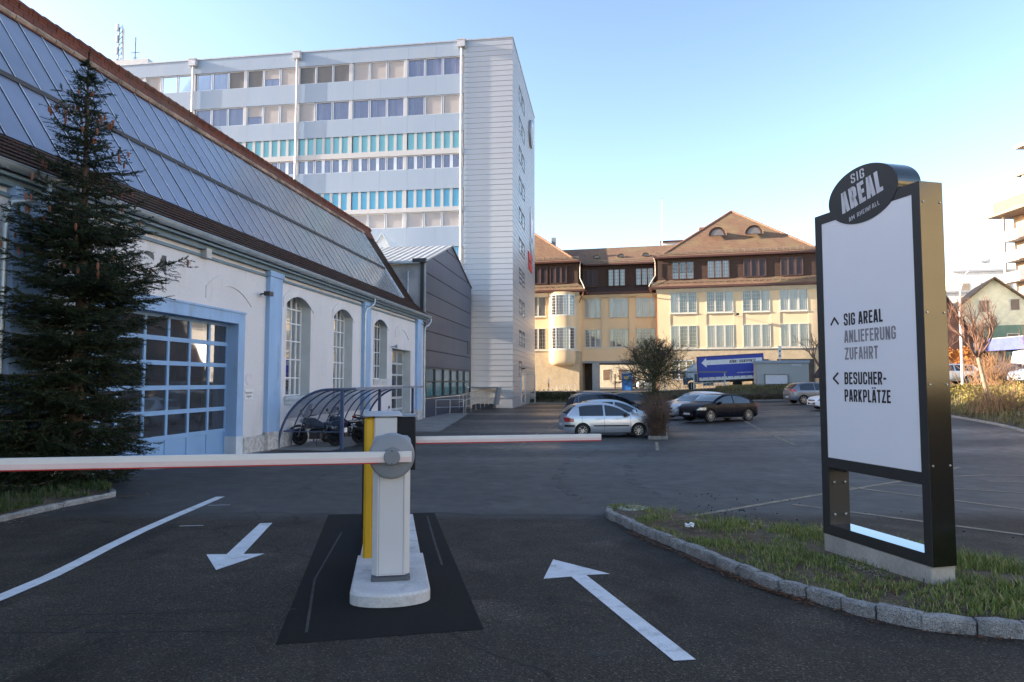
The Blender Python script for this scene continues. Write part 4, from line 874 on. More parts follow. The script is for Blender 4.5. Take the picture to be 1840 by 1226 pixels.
def ywin(s0, s1, z0, z1, n, cur, frame=None, rows_=6, cols=4, back=DARKIN, par=None):
    """three-light window: frame with glazing bars > pane, curtain, room behind"""
    w, h = s1-s0, z1-z0; key = (round(w, 1), round(h, 1), cur, frame and frame.name, back.name)
    c = (s0+s1)/2
    if key in YW: return inst(YW[key], yel, (c, n, z0))
    fm = frame or YFR; L = w/3; m_ = MB()
    m_.box(-w/2, -w/2+.09, -.05, .1, 0, h).box(w/2-.09, w/2, -.05, .1, 0, h).box(-w/2, w/2, -.05, .1, h-.09, h).box(-w/2, w/2, -.05, .1, 0, .09)
    for k in (1, 2): m_.box(-w/2+L*k-.09, -w/2+L*k+.09, -.07, .1, .09, h-.09)
    if rows_:
        for k in range(3):
            x0 = -w/2+L*k
            for i in range(1, cols): m_.box(x0+L*i/cols-.009, x0+L*i/cols+.009, 0, .03, .09, h-.09)
        for j in range(1, rows_): m_.box(-w/2+.09, w/2-.09, 0, .03, h*j/rows_-.009, h*j/rows_+.009)
    f = m_.build('window', fm, yel, loc=(c, n, z0))
    if back is DBRN: m_ = MB(); m_.box(-w/2+.05, w/2-.05, .01, .1, .05, h-.05); m_.build('shutter', DBRN, f); YW[key] = f; return f
    m_ = MB(); m_.face((-w/2, .035, 0), (w/2, .035, 0), (w/2, .035, h), (-w/2, .035, h)); m_.build('pane', YPANE, f)
    m_ = MB(); m_.face((-w/2, .118, 0), (w/2, .118, 0), (w/2, .118, h), (-w/2, .118, h)); m_.build('room', back, f)
    if cur:
        m_ = MB()
        for a, b in {'l': [(0, .9)], 'r': [(2.2, 3)], 'full': [(0.1, 2.9)], 'lr': [(0, .55), (2.5, 3)], 'half': [(.0, 3)]}[cur]:
            us = [-w/2+L*a+i*.06 for i in range(int(L*(b-a)/.06)+1)]; m_.grid(lambda u, v: (u, .085+.022*math.sin(u*26), v), us, (0, h if cur != 'half' else h*.35))
        m_.build('curtain', YCUR, f, smooth=60)
    YW[key] = f; return f
# --- right wing
def wing(s0, s1, bays, zlo=-.5):
    mb = MB(); mb.box(s0, s1, WIN0, 14, 6.0, 13.0)
    edges = [s0]+[e for b in bays for e in b]+[s1]
    for a, b in zip(edges[::2], edges[1::2]): mb.box(a, b, 0, WIN0-.002, 6.1, 12.82)
    for a, b in bays:
        mb.box(a, b, .06, WIN0-.001, 8.85, 10.24)
    mb.box(s0, s1, 0, WIN0-.001, 12.82, 13.0); mb.build('wall', YEL, yel)
    MB().box(s0-.02, s1+.02, -.04, 13.9, zlo, 5.98).build('rough_base_wall', ROUGH, yel)
    mb = MB(); mb.prism([(s0-.1, -.12, 5.98), (s0-.1, -.18, 6.1), (s0-.1, 0, 6.16), (s0-.1, 0, 5.98)], (s1-s0+.2, 0, 0))
    mb.prism([(s0-.1, 0, 12.7), (s0-.1, -.55, 13.2), (s0-.1, -.55, 13.3), (s0-.1, 0, 13.3)], (s1-s0+.2, 0, 0))
    mb.build('cornice', STW, yel)
    for a, b in bays: MB().box(a-.06, b+.06, -.1, WIN0, 10.2, 10.32).build('window_sill', STW, yel)
    # skirt roof, tile-hung attic, hipped main roof
    mb = MB(); P = [(s0-.85, -.95, 13.4), (s1+.85, -.95, 13.4), (s1-.1, .1, 14.3), (s0+.1, .1, 14.3)]; mb.face(*P)
    mb.face((s0-.85, -.95, 13.4), (s0+.1, .1, 14.3), (s0+.1, 13, 14.3), (s0-.85, 13, 13.4)); mb.face((s1+.85, -.95, 13.4), (s1+.85, 13, 13.4), (s1-.1, 13, 14.3), (s1-.1, .1, 14.3)); mb.build('skirt_roof', BT, yel)
    MB().box(s0+.1, s1-.1, .1, 13, 14.1, 17.0).build('attic_wall', BTH, yel)
    MB().box(s0-.9, s1+.9, -1.0, -.82, 13.2, 13.42).box(s0-.95, s0-.78, -.82, 3, 13.2, 13.42).box(s1+.78, s1+.95, -.82, 13, 13.2, 13.42).box(s0-.3, s1+.3, -.5, -.33, 16.85, 17.07).box(s0-.34, s0-.18, -.33, 3, 16.85, 17.07).box(s1+.18, s1+.34, -.33, 13, 16.85, 17.07).box(s0-.2, s1+.2, -.33, .1, 16.8, 16.9).box(s0-.8, s1+.8, -.82, .0, 13.16, 13.24).build('gutter', BGUT, yel)
    mb = MB(); c = (s0+s1)/2; a, b, f = s0-.3, s1+.3, -.45; hz = 23.95; ap = (c, 7.4, hz); bk = (c, 22, hz)
    k1 = .12
    def lo(p, q): return (p[0]+(q[0]-p[0])*k1, p[1]+(q[1]-p[1])*k1, 17.0+.55)
    A_, B_ = (a, f, 17.0), (b, f, 17.0); A1_, B1_ = lo(A_, ap), lo(B_, ap); A2, B2 = (a, 22, 17.0), (b, 22, 17.0); A3, B3 = lo(A2, bk), lo(B2, bk)
    mb.face(A_, B_, B1_, A1_); mb.face(A1_, B1_, ap); mb.face(A2, A_, A1_, A3); mb.face(A3, A1_, ap, bk); mb.face(B_, B2, B3, B1_); mb.face(B1_, B3, bk, ap)
    rf = mb.build('roof', BT, yel)
    mb = MB()
    for e in (A1_, B1_):
        p = Vector(e); q = Vector(ap); n_ = int((q-p).length/.35)
        for i in range(n_): u, v = p.lerp(q, i/n_), p.lerp(q, (i+1.1)/n_); mb.tube([u+Vector((0, 0, .05)), v+Vector((0, 0, .03))], [.13, .1], 6)
    mb.build('hip_tiles', M('hip_tile_red', (.24, .13, .085), rough=.85, var=.3, vs=3), yel, smooth=40)
    mb = MB(); n_ = int((s1-s0)/.7)
    for i in range(n_+1): x = s0+(s1-s0)*i/n_; mb.box(x-.02, x+.02, -.1, .1, 17.32, 17.62)
    mb.tube([(s0, -.02, 17.6), (s1, -.02, 17.6)], .025, 5); mb.tube([(s0, -.02, 17.48), (s1, -.02, 17.48)], .025, 5)
    for i in range(n_+1): x = s0-.4+(s1-s0+.8)*i/n_; mb.box(x-.02, x+.02, -.55, -.45, 13.8, 14.02)
    mb.tube([(s0-.4, -.5, 14.0), (s1+.4, -.5, 14.0)], .025, 5); mb.build('snow_guard', M('guard_grey', (.2, .18, .15), rough=.6), yel)
    return c
RBAYS = [(.41, 3.45), (4.5, 7.52), (8.53, 11.51), (12.55, 15.55)]
cR = wing(-1.08, 17.4, RBAYS)
for (a, b), c1, c2 in zip(RBAYS, ('l', 'r', 'r', 'full'), ('l', 'full', 'full', 'full')):
    ywin(a, b, 10.32, 12.82, .0, c1, back=BLUER); ywin(a, b, 6.2, 8.86, .0, c2, back=BLUER if c1 != 'l' else DARKIN)
for (a, b), k in zip([(.66, 3.18), (4.68, 7.18), (8.72, 11.2), (12.74, 15.14)], ('half', 'full', None, None)):
    if k: ywin(a, b, 14.33, 16.45, -.02, k, BRN, 5, 3, back=DARKIN if k == 'half' else BLUER)
    else: ywin(a, b, 14.33, 16.45, -.02, None, BRN, 0, 3, back=DBRN)
def half_round(s, z, w, h, n0, dep, name='dormer'):
    """eyebrow dormer: half-round front, roof sinking back into the slope"""
    P = [(w/2*math.cos(math.pi*i/14), h*math.sin(math.pi*i/14)) for i in range(15)]
    f = MB().prism([(s+x, n0, z+y) for x, y in P], (0, .12, 0)).build(name, BRN, yel)
    mb = MB()
    for (x0, y0), (x1, y1) in zip(P, P[1:]): mb.face((s+x0*1.12, n0-.12, z+y0*1.1), (s+x1*1.12, n0-.12, z+y1*1.1), (s, n0+dep, z+h*1.02+.0))
    mb.build('dormer_roof', BT, f, smooth=60)
    mb = MB(); mb.face(*[(s+x*.78, n0-.012, z+.04+y*.78) for x, y in P]); mb.build('pane', M('dormer_pane', (.16, .13, .12), rough=.15, spec=.8), f)
half_round(6.05, 19.75, 1.85, .95, 2.0, 1.9); half_round(10.2, 19.75, 1.85, .95, 2.0, 1.9)
# --- left wing (mirror), partly hidden by the tower
cL = wing(-28.9, -10.45, [(-27, -24), (-23, -20), (-18.5, -14.48)])
ywin(-17.5, -14.48, 10.32, 12.82, .0, 'full', back=BLUER); ywin(-17.5, -14.48, 6.2, 8.86, .0, None, back=BLUER)
ywin(-14.0, -11.9, 14.33, 16.45, -.02, None, BRN, 0, 3, back=DBRN); ywin(-17.0, -14.3, 14.33, 16.45, -.02, None, BRN, 0, 3, back=DBRN)
OC, OW, OD = -12.47, 1.62, 1.05             # oriel: bowed bay with rounded foot
def bow(t, r=1.): a = math.pi*t; return (OC-OW*r*math.copysign(abs(math.cos(a))**.75, math.cos(a)), -OD*r*math.sin(a)**.8)
mb = MB(); T = [i/24 for i in range(25)]
for z0, z1 in ((6.0, 6.2), (8.82, 10.3), (12.82, 13.2)): mb.grid(lambda t, z: (*bow(t), z), T, (z0, z1))
mb.grid(lambda t, v: (*bow(t, [1, 1, .985, .94, .84, .62, .0][v]), [6.0, 5.2, 4.85, 4.56, 4.36, 4.26, 4.22][v]), T, range(7))
for z0, z1 in ((6.2, 8.82), (10.3, 12.82)):
    for t0, t1 in ((0, .17), (.9, 1)): mb.grid(lambda t, z: (*bow(t), z), [t0+(t1-t0)*i/6 for i in range(7)], (z0, z1))
ori = mb.build('oriel', YEL, yel, smooth=50)
mb = MB()
for z in (6.0, 8.82, 10.24): mb.grid(lambda t, k: (*bow(t, 1.03 if k in (1, 2) else .99), z+(.1 if k > 1 else 0)), T, range(4))
mb.build('cornice', STW, ori, smooth=40)
for z0, z1 in ((6.24, 8.82), (10.34, 12.82)):
    mb = MB(); tt = (.17, .4, .42, .66, .68, .9)
    for t in (.17, .41, .67, .9): x, y = bow(t); mb.box(x-.07, x+.07, y-.03, y+.05, z0, z1)
    for k in range(13):
        t = .17+.73*k/12; x, y = bow(t); mb.box(x-.013, x+.013, y, y+.03, z0, z1)
    for j in range(8):
        z = z0+(z1-z0)*j/7
        for k in range(12): a, b = bow(.17+.73*k/12), bow(.17+.73*(k+1)/12); mb.obox((a[0], a[1]+.01, z), (b[0], b[1]+.01, z), .03, .028 if 0 < j < 7 else .12)
    f = mb.build('oriel_window', WFR, ori)
    mb = MB(); mb.grid(lambda t, z: (bow(t, .985)[0], bow(t, .985)[1], z), [.17+.73*i/12 for i in range(13)], (z0, z1)); mb.build('pane', YPANE, f)
    mb = MB(); mb.grid(lambda t, z: (bow(t, .9)[0], bow(t, .9)[1], z), [.42+.26*i/5 for i in range(6)], (z0, z1)); mb.build('curtain', YCUR, f)
    mb = MB(); mb.face((OC-OW, -.02, z0), (OC+OW, -.02, z0), (OC+OW, -.02, z1), (OC-OW, -.02, z1)); mb.build('room', DARKIN, f)
# --- middle range over the passage
mb = MB(); MS0, MS1 = -10.44, -1.1
mb.box(MS0, MS1, MIDN+.12, 13, 4.85, 13.1)
for a, b in ((MS0, -10.1), (-8.0, -7.0), (-4.6, -3.7), (-1.3, MS1)): mb.box(a, b, MIDN+.03, MIDN+.118, 6.6, 12.9)
mb.box(MS0, MS1, MIDN+.0, MIDN+.118, 4.85, 6.42); mb.box(MS0, MS1, MIDN+.03, MIDN+.118, 12.72, 12.9); mb.build('wall', YEL, yel)
MB().box(MS0, MS1, MIDN-.06, MIDN+.1, 6.42, 6.56).build('string_course', STW, yel); mb = MB(); mb.prism([(MS0, MIDN, 12.9), (MS0, MIDN-.45, 13.3), (MS0, MIDN, 13.3)], (MS1-MS0, 0, 0)); mb.build('cornice', STW, yel)
MB().box(MS0, MS1, MIDN-.02, 13, 4.6, 4.85).build('passage_beam', M('grey_beam', (.3, .31, .33), rough=.7), yel)
MB().box(-9.2, -8.35, MIDN+.05, MIDN+.9, .5, 4.6).build('passage_column', M('grey_column', (.4, .41, .42), rough=.8, var=.1), yel)
MB().box(-1.15, -.2, MIDN+.0, 13, .5, 4.6).build('passage_pier', ROUGH, yel)
MB().box(-10.4, -9.2, MIDN+2.5, MIDN+2.7, .8, 4.6).build('passage_screen', M('dim_brown_screen', (.07, .05, .035), rough=.7, var=.5, vs=2, stretch=(3, 1, .2)), yel)
for (a, b), c1, c2 in zip([(-10.1, -8.1), (-7.0, -4.7), (-3.7, -1.4)], ('l', 'lr', 'l'), ('r', 'lr', None)):
    ywin(a, b, 10.25, 12.71, MIDN, c1, back=M('bright_view', (.6, .66, .7), rough=1, var=.4, vs=.6)); ywin(a, b, 6.58, 8.83, MIDN, c2, back=BLUER)  # pale backing paints the bright view seen through these windows
mb = MB(); mb.face((MS0+.1, MIDN-.75, 13.4), (MS1-.1, MIDN-.75, 13.4), (MS1-.1, MIDN+.1, 14.1), (MS0+.1, MIDN+.1, 14.1)); mb.build('skirt_roof', BTH, yel)
MB().box(MS0, MS1, MIDN+.1, 13, 13.6, 17).build('attic_wall', BTH, yel)
MB().box(MS0+.1, MS1-.6, MIDN-.8, MIDN-.64, 13.2, 13.42).box(MS0+.6, MS1-.4, MIDN-.5, MIDN-.34, 16.85, 17.05).box(MS0, MS1, MIDN-.64, MIDN, 13.16, 13.24).build('gutter', BGUT, yel)
for (a, b), k in zip([(-10.3, -8.4), (-7.13, -4.97), (-3.73, -1.54)], (None, 'full', 'half')):
    ywin(a, b, 14.2, 16.38, MIDN-.02, k, BRN, 5 if k else 0, 3, back=MATS['bright_view'] if k else DBRN)
mb = MB(); mb.face((-14, MIDN-.45, 17.0), (3, MIDN-.45, 17.0), (3, 9, 20.3), (-14, 9, 20.3)); mb.face((-14, 9, 20.3), (3, 9, 20.3), (3, 15, 17), (-14, 15, 17)); mb.build('roof', BT, yel)
for s in (-8.7, -5.6, -2.5): half_round(s, 18.15, .85, .38, MIDN+1.55, .8)
mb = MB()
for k in range(14): x = -10.2+k*.68; mb.box(x-.02, x+.02, MIDN-.1, MIDN+.1, 17.3, 17.55)
mb.tube([(-10.3, MIDN, 17.52), (-1.1, MIDN, 17.52)], .025, 5); mb.build('snow_guard', MATS['guard_grey'], yel)
PIPB = M('copper_pipe', (.22, .09, .06), rough=.5, metal=.2); PIPW = M('pale_pipe', (.6, .55, .45), rough=.6)
def dpipe(pts, m_, r=.06): MB().tube(pts, r, 8).build('downpipe', m_, yel, smooth=50)
dpipe([(-1.9, -.9, 13.25), (-1.75, -.8, 12.9), (-1.3, -.1, 12.3), (-1.22, .3, 12.0), (-1.22, .3, 1)], PIPB)
dpipe([(-1.38, -.4, 16.9), (-1.25, -.1, 16.5), (-1.25, -.1, 14.9), (-1.8, -.8, 13.9), (-2.0, -.9, 13.5)], PIPW)
dpipe([(-10.1, -.4, 16.9), (-10.25, -.1, 16.5), (-10.25, -.1, 14.9), (-9.8, -.7, 14.0), (-9.6, -.9, 13.5)], PIPW)
dpipe([(-9.7, -.9, 13.25), (-9.8, -.8, 12.8), (-10.3, -.1, 12.1), (-10.36, 0, 11.9)], PIPB)
dpipe([(17.55, -.4, 16.9), (17.45, -.1, 16.5), (17.4, -.1, 14.9)], PIPW)
MB().tube([(7.6, .1, 9.9), (7.9, -.8, 10.0)], .035, 6).box(7.75, 8.05, -1.0, -.72, 9.85, 10.1).build('wall_lamp', MATS['black_metal'], yel)
# ground floor of the right wing
f = MB().box(.5, 2.9, -.08, -.03, 2.5, 2.62).box(.5, 2.9, -.08, -.03, 4.7, 4.82)
for x in (.5, 1.25, 1.32, 2.08, 2.15, 2.84): f.box(x, x+.06, -.08, -.03, 2.5, 4.8)
for k in range(1, 4): f.box(.5, 2.9, -.07, -.03, 2.5+k*.55, 2.53+k*.55)
f = f.build('ground_floor_window', WFR, yel); m_ = MB(); m_.face((.5, -.045, 2.5), (2.9, -.045, 2.5), (2.9, -.045, 4.8), (.5, -.045, 4.8)); m_.build('pane', GLD, f)
MB().box(9.4, 11.2, -.07, -.03, 1, 4.85).box(12.1, 16.0, -.07, -.03, 1, 4.85).build('garage_opening', M('opening_shade', (.03, .03, .032), rough=.6, var=.3), yel)  # dark sheets paint the shade inside the garage openings
MB().box(4.3, 6.2, 7.5, 9.5, 17, 21.9).box(4.2, 6.3, 7.4, 9.6, 21.9, 22.1).build('chimney', M('chimney_brick', (.25, .1, .07), rough=.9, var=.2, vs=6), yel)
MB().box(-.6, 6, 12, 20, 17, 21.3).build('roof_penthouse', M('penthouse_white', (.7, .7, .68), rough=.8), yel)
MB().box(-.8, 6.2, 11.8, 20.2, 21.3, 21.5).build('penthouse_cap', BGUT, yel)
MB().box(-14.5, -14.0, 4, 4.6, 18.5, 21.0).build('vent_stack', M('stack_grey', (.2, .22, .26), rough=.6), yel)
fp = fromY(-.5, 11.7); t = thing('flagpole', 'thin white flagpole rising above the roof of the yellow building', 'flagpole', (fp[0], fp[1], 20.5))
MB().tube([(0, 0, -1), (0, 0, 6.8)], [.07, .04], 8).build('pole', M('pole_white', (.8, .8, .8), rough=.4), t); MB().lathe([(.02, 6.8), (.09, 6.88), (.02, 6.96)], n=10).build('finial', M('brass', (.5, .4, .15), rough=.3, metal=1), t)
# ================================================================ BARRIERS ON THE TRAFFIC ISLAND
BA = R(10.3)
IC = Vector((-1.07, 5.95)); bx_, by_ = Vector((math.cos(BA), math.sin(BA))), Vector((-math.sin(BA), math.cos(BA)))
def fromB(u, v): q = IC+bx_*u+by_*v; return q.x, q.y
ISL = M('island_concrete', (.52, .51, .5), rough=.9, var=.12, vs=3, fine=.1, fs=60, bump=.3, bs=40, stain=(.12, .11, .1), sts=4, std=.55)
def outline(w, v0, v1, r, n=10):
    P = [(w*math.cos(math.pi+math.pi*i/n), v0+r+r*math.sin(math.pi+math.pi*i/n)) for i in range(n+1)]
    return P+[(w, v1), (-w, v1)]
mb = MB()
def slab(mb, P, h, c=.02):
    lo = [(*fromB(u, v), g(*fromB(u, v))-.1) for u, v in P]; cu = sum(p[0] for p in P)/len(P); cv = sum(p[1] for p in P)/len(P)
    mid = [(x, y, z+.1+h-c) for x, y, z in lo]; top = []
    for (u, v), q in zip(P, lo):
        k = 1-c/max(.3, math.hypot(u-cu, v-cv)); x, y = fromB(cu+(u-cu)*k, cv+(v-cv)*k); top.append((x, y, q[2]+.1+h))
    a = [mb.p(*q) for q in lo]; b = [mb.p(*q) for q in mid]; t = [mb.p(*q) for q in top]; n = len(a)
    for k in range(n): j = (k+1) % n; mb.f += [[a[k], a[j], b[j], b[k]], [b[k], b[j], t[j], t[k]]]
    mb.f.append(t)
slab(mb, outline(.335, -.42, 1.08, .2, 14), .105); slab(mb, [(-.31, 1.1), (.31, 1.1), (.31, 2.35), (-.31, 2.35)], .095); slab(mb, [(-.31, 2.37), (.31, 2.37), (.31, 3.6), (-.31, 3.6)], .095)
struct(mb.build('traffic_island', ISL))
BSILV = M('barrier_silver', (.56, .55, .55), rough=.45, var=.03); BGREY = M('barrier_grey', (.215, .23, .255), rough=.5, var=.05); BDK = M('barrier_dark', (.09, .095, .105), rough=.5)
YELP = M('barrier_yellow', (.6, .34, .008), rough=.45, var=.04); BLKP = M('barrier_black', (.01, .011, .015), rough=.5, spec=.2)
ARMW = M('arm_white', (.72, .69, .66), rough=.4, var=.04, vs=2); ARMR = M('arm_red', (.45, .012, .015), rough=.4); ARMP = M('arm_faded_red', (.72, .55, .52), rough=.4, var=.05, vs=3)
zb = g(IC.x, IC.y)+.105
bar = thing('parking_barrier', 'grey parking barrier with a round hub and its white arm lowered to the left', 'parking barrier', (IC.x, IC.y, zb), BA)
m_ = MB().bbox(-.165, .165, 0, .36, .05, 1.2, .045); m_.build('cabinet', BSILV, bar, smooth=40)
MB().box(-.108, -.105, -.001, .01, .06, 1.15).box(.105, .108, -.001, .01, .06, 1.15).box(-.165, .165, .0, .001, .06, .062).build('panel_seam', BDK, bar)
MB().bbox(-.17, .17, -.006, .366, 0, .05, .02).build('foot', BDK, bar, smooth=40)
MB().bbox(-.17, .17, -.01, .37, 1.2, 1.25, .03).build('cap', BGREY, bar, smooth=40)
HZ = 1.10
hub = MB().lathe([(.0, .0), (.19, .0), (.2, -.01), (.2, -.05), (.19, -.075), (.165, -.088), (.0, -.09)], (.0, -.0, HZ), 'y', 40).build('hub', BGREY, bar, smooth=30)
m_ = MB(); m_.prism([(.17, -.10, HZ-.045), (.17, -.10, HZ+.045), (-4.2, -.10, HZ+.05), (-4.2, -.10, HZ-.04)], (0, -.05, 0)); arm = m_.build('arm', ARMW, bar)
MB().prism([(.17, -.153, HZ-.044), (.17, -.153, HZ-.0), (-4.2, -.153, HZ+.004), (-4.2, -.153, HZ-.039)], (0, .002, 0)).build('faded_stripe', ARMP, arm)
MB().prism([(-.12, -.1, HZ-.055), (-.12, -.1, HZ-.046), (-4.2, -.1, HZ-.041), (-4.2, -.1, HZ-.05)], (0, -.05, 0)).build('edge_strip', ARMR, arm)
MB().lathe([(.085, -.09), (.085, -.1), (0, -.1)], (.0, 0, HZ), 'y', 8).lathe([(.07, -.1), (.07, -.165), (.064, -.17), (0, -.17)], (.0, 0, HZ), 'y', 28).build('hub_cap', BDK if False else M('hub_cap_grey', (.17, .18, .2), rough=.5), hub, smooth=30)
MB().lathe([(.006, -.169), (.006, -.172), (0, -.172)], (0, 0, HZ+.055), 'y', 8).lathe([(.006, -.169), (.006, -.172), (0, -.172)], (0, 0, HZ-.055), 'y', 8).build('screw', BLKP, hub)
U0, V0 = -.078, .92
q = fromB(U0, V0); zb2 = g(*q)+.095
bar2 = thing('parking_barrier', 'taller yellow edged barrier column behind the hub, its white arm lowered to the right', 'parking barrier', (q[0], q[1], zb2), BA)
MB().bbox(-.2, -.105, 0, .36, .0, 1.43, .025).build('yellow_edge', YELP, bar2, smooth=40)
MB().bbox(-.104, .13, .004, .36, .0, 1.43, .015).build('cabinet', BSILV, bar2, smooth=40)
MB().bbox(.131, .32, .02, .38, .88, 1.425, .012).build('arm_housing', BLKP, bar2, smooth=40)
MB().bbox(.14, .33, .03, .39, 1.426, 1.445, .008).build('housing_cap', BGREY, bar2, smooth=40)
mb = MB(); mb.bbox(-.215, .185, -.02, .4, 1.435, 1.475, .03); mb.build('cap', M('cap_grey', (.36, .38, .42), rough=.5), bar2, smooth=50)
MB().box(-.215, -.2, .03, .3, .3, 1.38).build('reader_panel', BLKP, bar2)
m_ = MB(); m_.prism([(.33, .2, 1.14), (.33, .2, 1.205), (2.385, .2, 1.205), (2.385, .2, 1.14)], (0, .05, 0)); arm = m_.build('arm', ARMW, bar2)
MB().prism([(.33, .198, 1.14), (.33, .198, 1.17), (2.385, .198, 1.17), (2.385, .198, 1.14)], (0, .001, 0)).build('faded_stripe', ARMP, arm)
MB().box(.33, 2.385, .2, .25, 1.128, 1.139).build('edge_strip', ARMR, arm)

# ================================================================ SIGN PYLON
SA = math.atan2(-.972, .235); S0 = (3.268, 7.058)
sig = thing('sign_pylon', 'tall dark framed direction sign with white panel and round head on a concrete base', 'sign', (S0[0], S0[1], .43), SA)
so_ = (0, 0, .43)
FMAT = M('sign_front_dark', (.03, .03, .028), rough=.5, var=.06); FSIDE = M('sign_side_metal', (.11, .108, .1), rough=.14, metal=.95, var=.04, vs=.8, stretch=(1, 1, 6)); PANEL = M('sign_panel_white', (.84, .84, .86), rough=.3, var=.01)
LG = M('letter_grey', (.3, .285, .295), rough=.5); LW = M('letter_pale', (.62, .62, .64), rough=.5)
SCON = M('cast_concrete', (.36, .335, .295), rough=.9, var=.25, vs=2.5, fine=.1, fs=50, bump=.3, bs=35, stretch=(1, 1, .5))
MB(so_).bbox(-.005, 1.33, .005, .262, .2, .765, .012).build('concrete_base', SCON, sig)
Dp, Wd = .25, 1.352
f = MB(so_)                                     # front and back sheets
for y0, y1 in ((0, .006), (Dp-.006, Dp)):
    f.box(0, .1, y0, y1, .765, 4.113).box(1.268, Wd, y0, y1, .765, 4.113).box(.1, 1.268, y0, y1, 1.456, 1.558).box(.1, 1.268, y0, y1, .765, .866).box(.1, 1.268, y0, y1, 4.013, 4.113)
fr = f.build('frame', FMAT, sig)
EL = [(.676+.452*math.cos(a), 4.182+.279*math.sin(a)) for a in [2*math.pi*i/72 for i in range(72)]]
m_ = MB(so_); m_.prism([(x, -.004, z) for x, z in EL], (0, .008, 0)); m_.prism([(x, Dp+.004, z) for x, z in EL], (0, -.008, 0)); head = m_.build('round_head', FMAT, sig)
m_ = MB(so_)
for (x0, z0), (x1, z1) in zip(EL, EL[1:]+EL[:1]):
    if max(z0, z1) > 4.1: m_.face((x0, .004, z0), (x1, .004, z1), (x1, Dp-.004, z1), (x0, Dp-.004, z0))
m_.build('head_edge', FSIDE, head, smooth=60)
m_ = MB(so_); m_.box(Wd-.004, Wd+.0015, .004, Dp-.004, .765, 4.113).box(-.0015, .004, .004, Dp-.004, .765, 4.113).box(0.004, Wd-.004, .006, Dp-.006, 4.108, 4.1145).box(.004, Wd-.004, .006, Dp-.006, .765, .768); m_.build('side_sheet', FSIDE, sig)
m_ = MB(so_); m_.box(.101, 1.267, .006, Dp-.006, .86, .866).build('sill_sheet', M('sill_glossy', (.1, .165, .29), rough=.05, metal=.95, var=.02), sig)  # blue in the base colour stands for the reflected sky
m_ = MB(so_); m_.box(.1, .104, .006, Dp-.006, .866, 1.45).box(1.264, 1.268, .006, Dp-.006, .866, 1.45).box(.1, 1.268, .006, Dp-.006, 1.45, 1.457).box(.14, .3, .05, .07, 1.425, 1.436).build('leg_lining', FMAT, sig)
pan = MB(so_).box(.0995, 1.2685, .004, .02, 1.5575, 4.0135).box(.0995, 1.2685, Dp-.02, Dp-.004, 1.5575, 4.0135).build('panel', PANEL, sig)
SCREW = M('screw_steel', (.6, .6, .58), rough=.3, metal=.9)
m_ = MB(so_)
for z in (3.93, 2.95, 2.32, 1.62):
    for y in (.035, .215): m_.lathe([(.009, 0), (.009, .006), (.005, .009)], (Wd+.001, y, z), 'x', 10)
for z in (1.3, .97):
    for y in (.06, .19): m_.lathe([(.012, 0), (.012, .012), (.006, .016)], (.104, y, z), 'x', 10)
m_.build('screws', SCREW, sig)
def tx(name, txt, x, z, w, h, mat, y=-.0012, s=.16, tilt=0, par=None, **k):
    ct, st = math.cos(R(tilt)), math.sin(R(tilt)); m_ = MB(so_); lettering(m_, txt, lambda u, v: (x+u*ct-v*st*.9, y, z+u*st+v*ct), w, h, s=s, **k); return m_.build(name, mat, par or sig, fix=False)
YP = .0025
tx('panel_text', 'SIG AREAL', .385, 2.908, .505, .124, BLK, YP, .155, par=pan, gap=.085, space=.24)
tx('panel_text_grey', 'ANLIEFERUNG', .385, 2.735, .655, .124, LG, YP, .155, par=pan, gap=.085)
tx('panel_text_grey', 'ZUFAHRT', .385, 2.564, .435, .122, LG, YP, .155, par=pan, gap=.085)
tx('panel_text', 'BESUCHER-', .37, 2.317, .54, .122, BLK, YP, .155, par=pan, gap=.085)
tx('panel_text', 'PARKPLÄTZE', .365, 2.145, .588, .122, BLK, YP, .155, par=pan, gap=.085)
def chevron(pts):
    m_ = MB(so_); w = .011
    for a, b in zip(pts, pts[1:]):
        A, B = Vector(a), Vector(b); d = (B-A).normalized(); nn = Vector((-d.y, d.x))*w; A = A-d*w*.5; B = B+d*w*.5
        m_.face(*[(q.x, YP, q.y) for q in (A+nn, A-nn, B-nn, B+nn)])
    return m_.build('direction_chevron', BLK, pan, fix=False)
chevron([(.2, 2.932), (.252, 3.0), (.306, 2.932)]); chevron([(.281, 2.432), (.212, 2.377), (.281, 2.322)])
tx('head_text', 'SIG', .555, 4.318, .178, .095, LW, -.0055, .13, 6, head, gap=.16)
tx('head_text', 'AREAL', .425, 4.043, .545, .215, LW, -.0055, .19, 10.5, head, gap=.075)
tx('head_text', 'AM RHEINFALL', .512, 3.945, .405, .044, LW, -.0055, .11, 10.5, head, gap=.14, space=.4)

# ================================================================ MOTORCYCLE SHELTER
sh_o = (-8.95, 21.8, 0); sh = thing('motorcycle_shelter', 'curved blue steel shelter with smoked roof panels against the hall wall', 'shelter', (*fromS(-8.95, 21.8), 0), TS)
SHB = M('shelter_blue', (.07, .1, .19), rough=.4, metal=.2, var=.1)
def arcp(t):                                    # from the ground by the wall up and over to the front edge
    if t < .78: a = math.pi/2*(t/.78); return (-11.25+1.85*(1-math.cos(a))**.95, 2.06*math.sin(a)**.92)
    return (-9.4+(t-.78)/.22*.95, 2.06+.02*(t-.78)/.22)
for k in range(10):
    b = 21.8+k*.94; r = .045 if k in (0, 9) else .028
    MB(sh_o).tube([(arcp(i/16)[0], b, arcp(i/16)[1]) for i in range(17)], r, 8).build('roof_rib', SHB, sh, smooth=60)
SMK = bpy.data.materials.new('smoked_sheet'); SMK.use_nodes = True
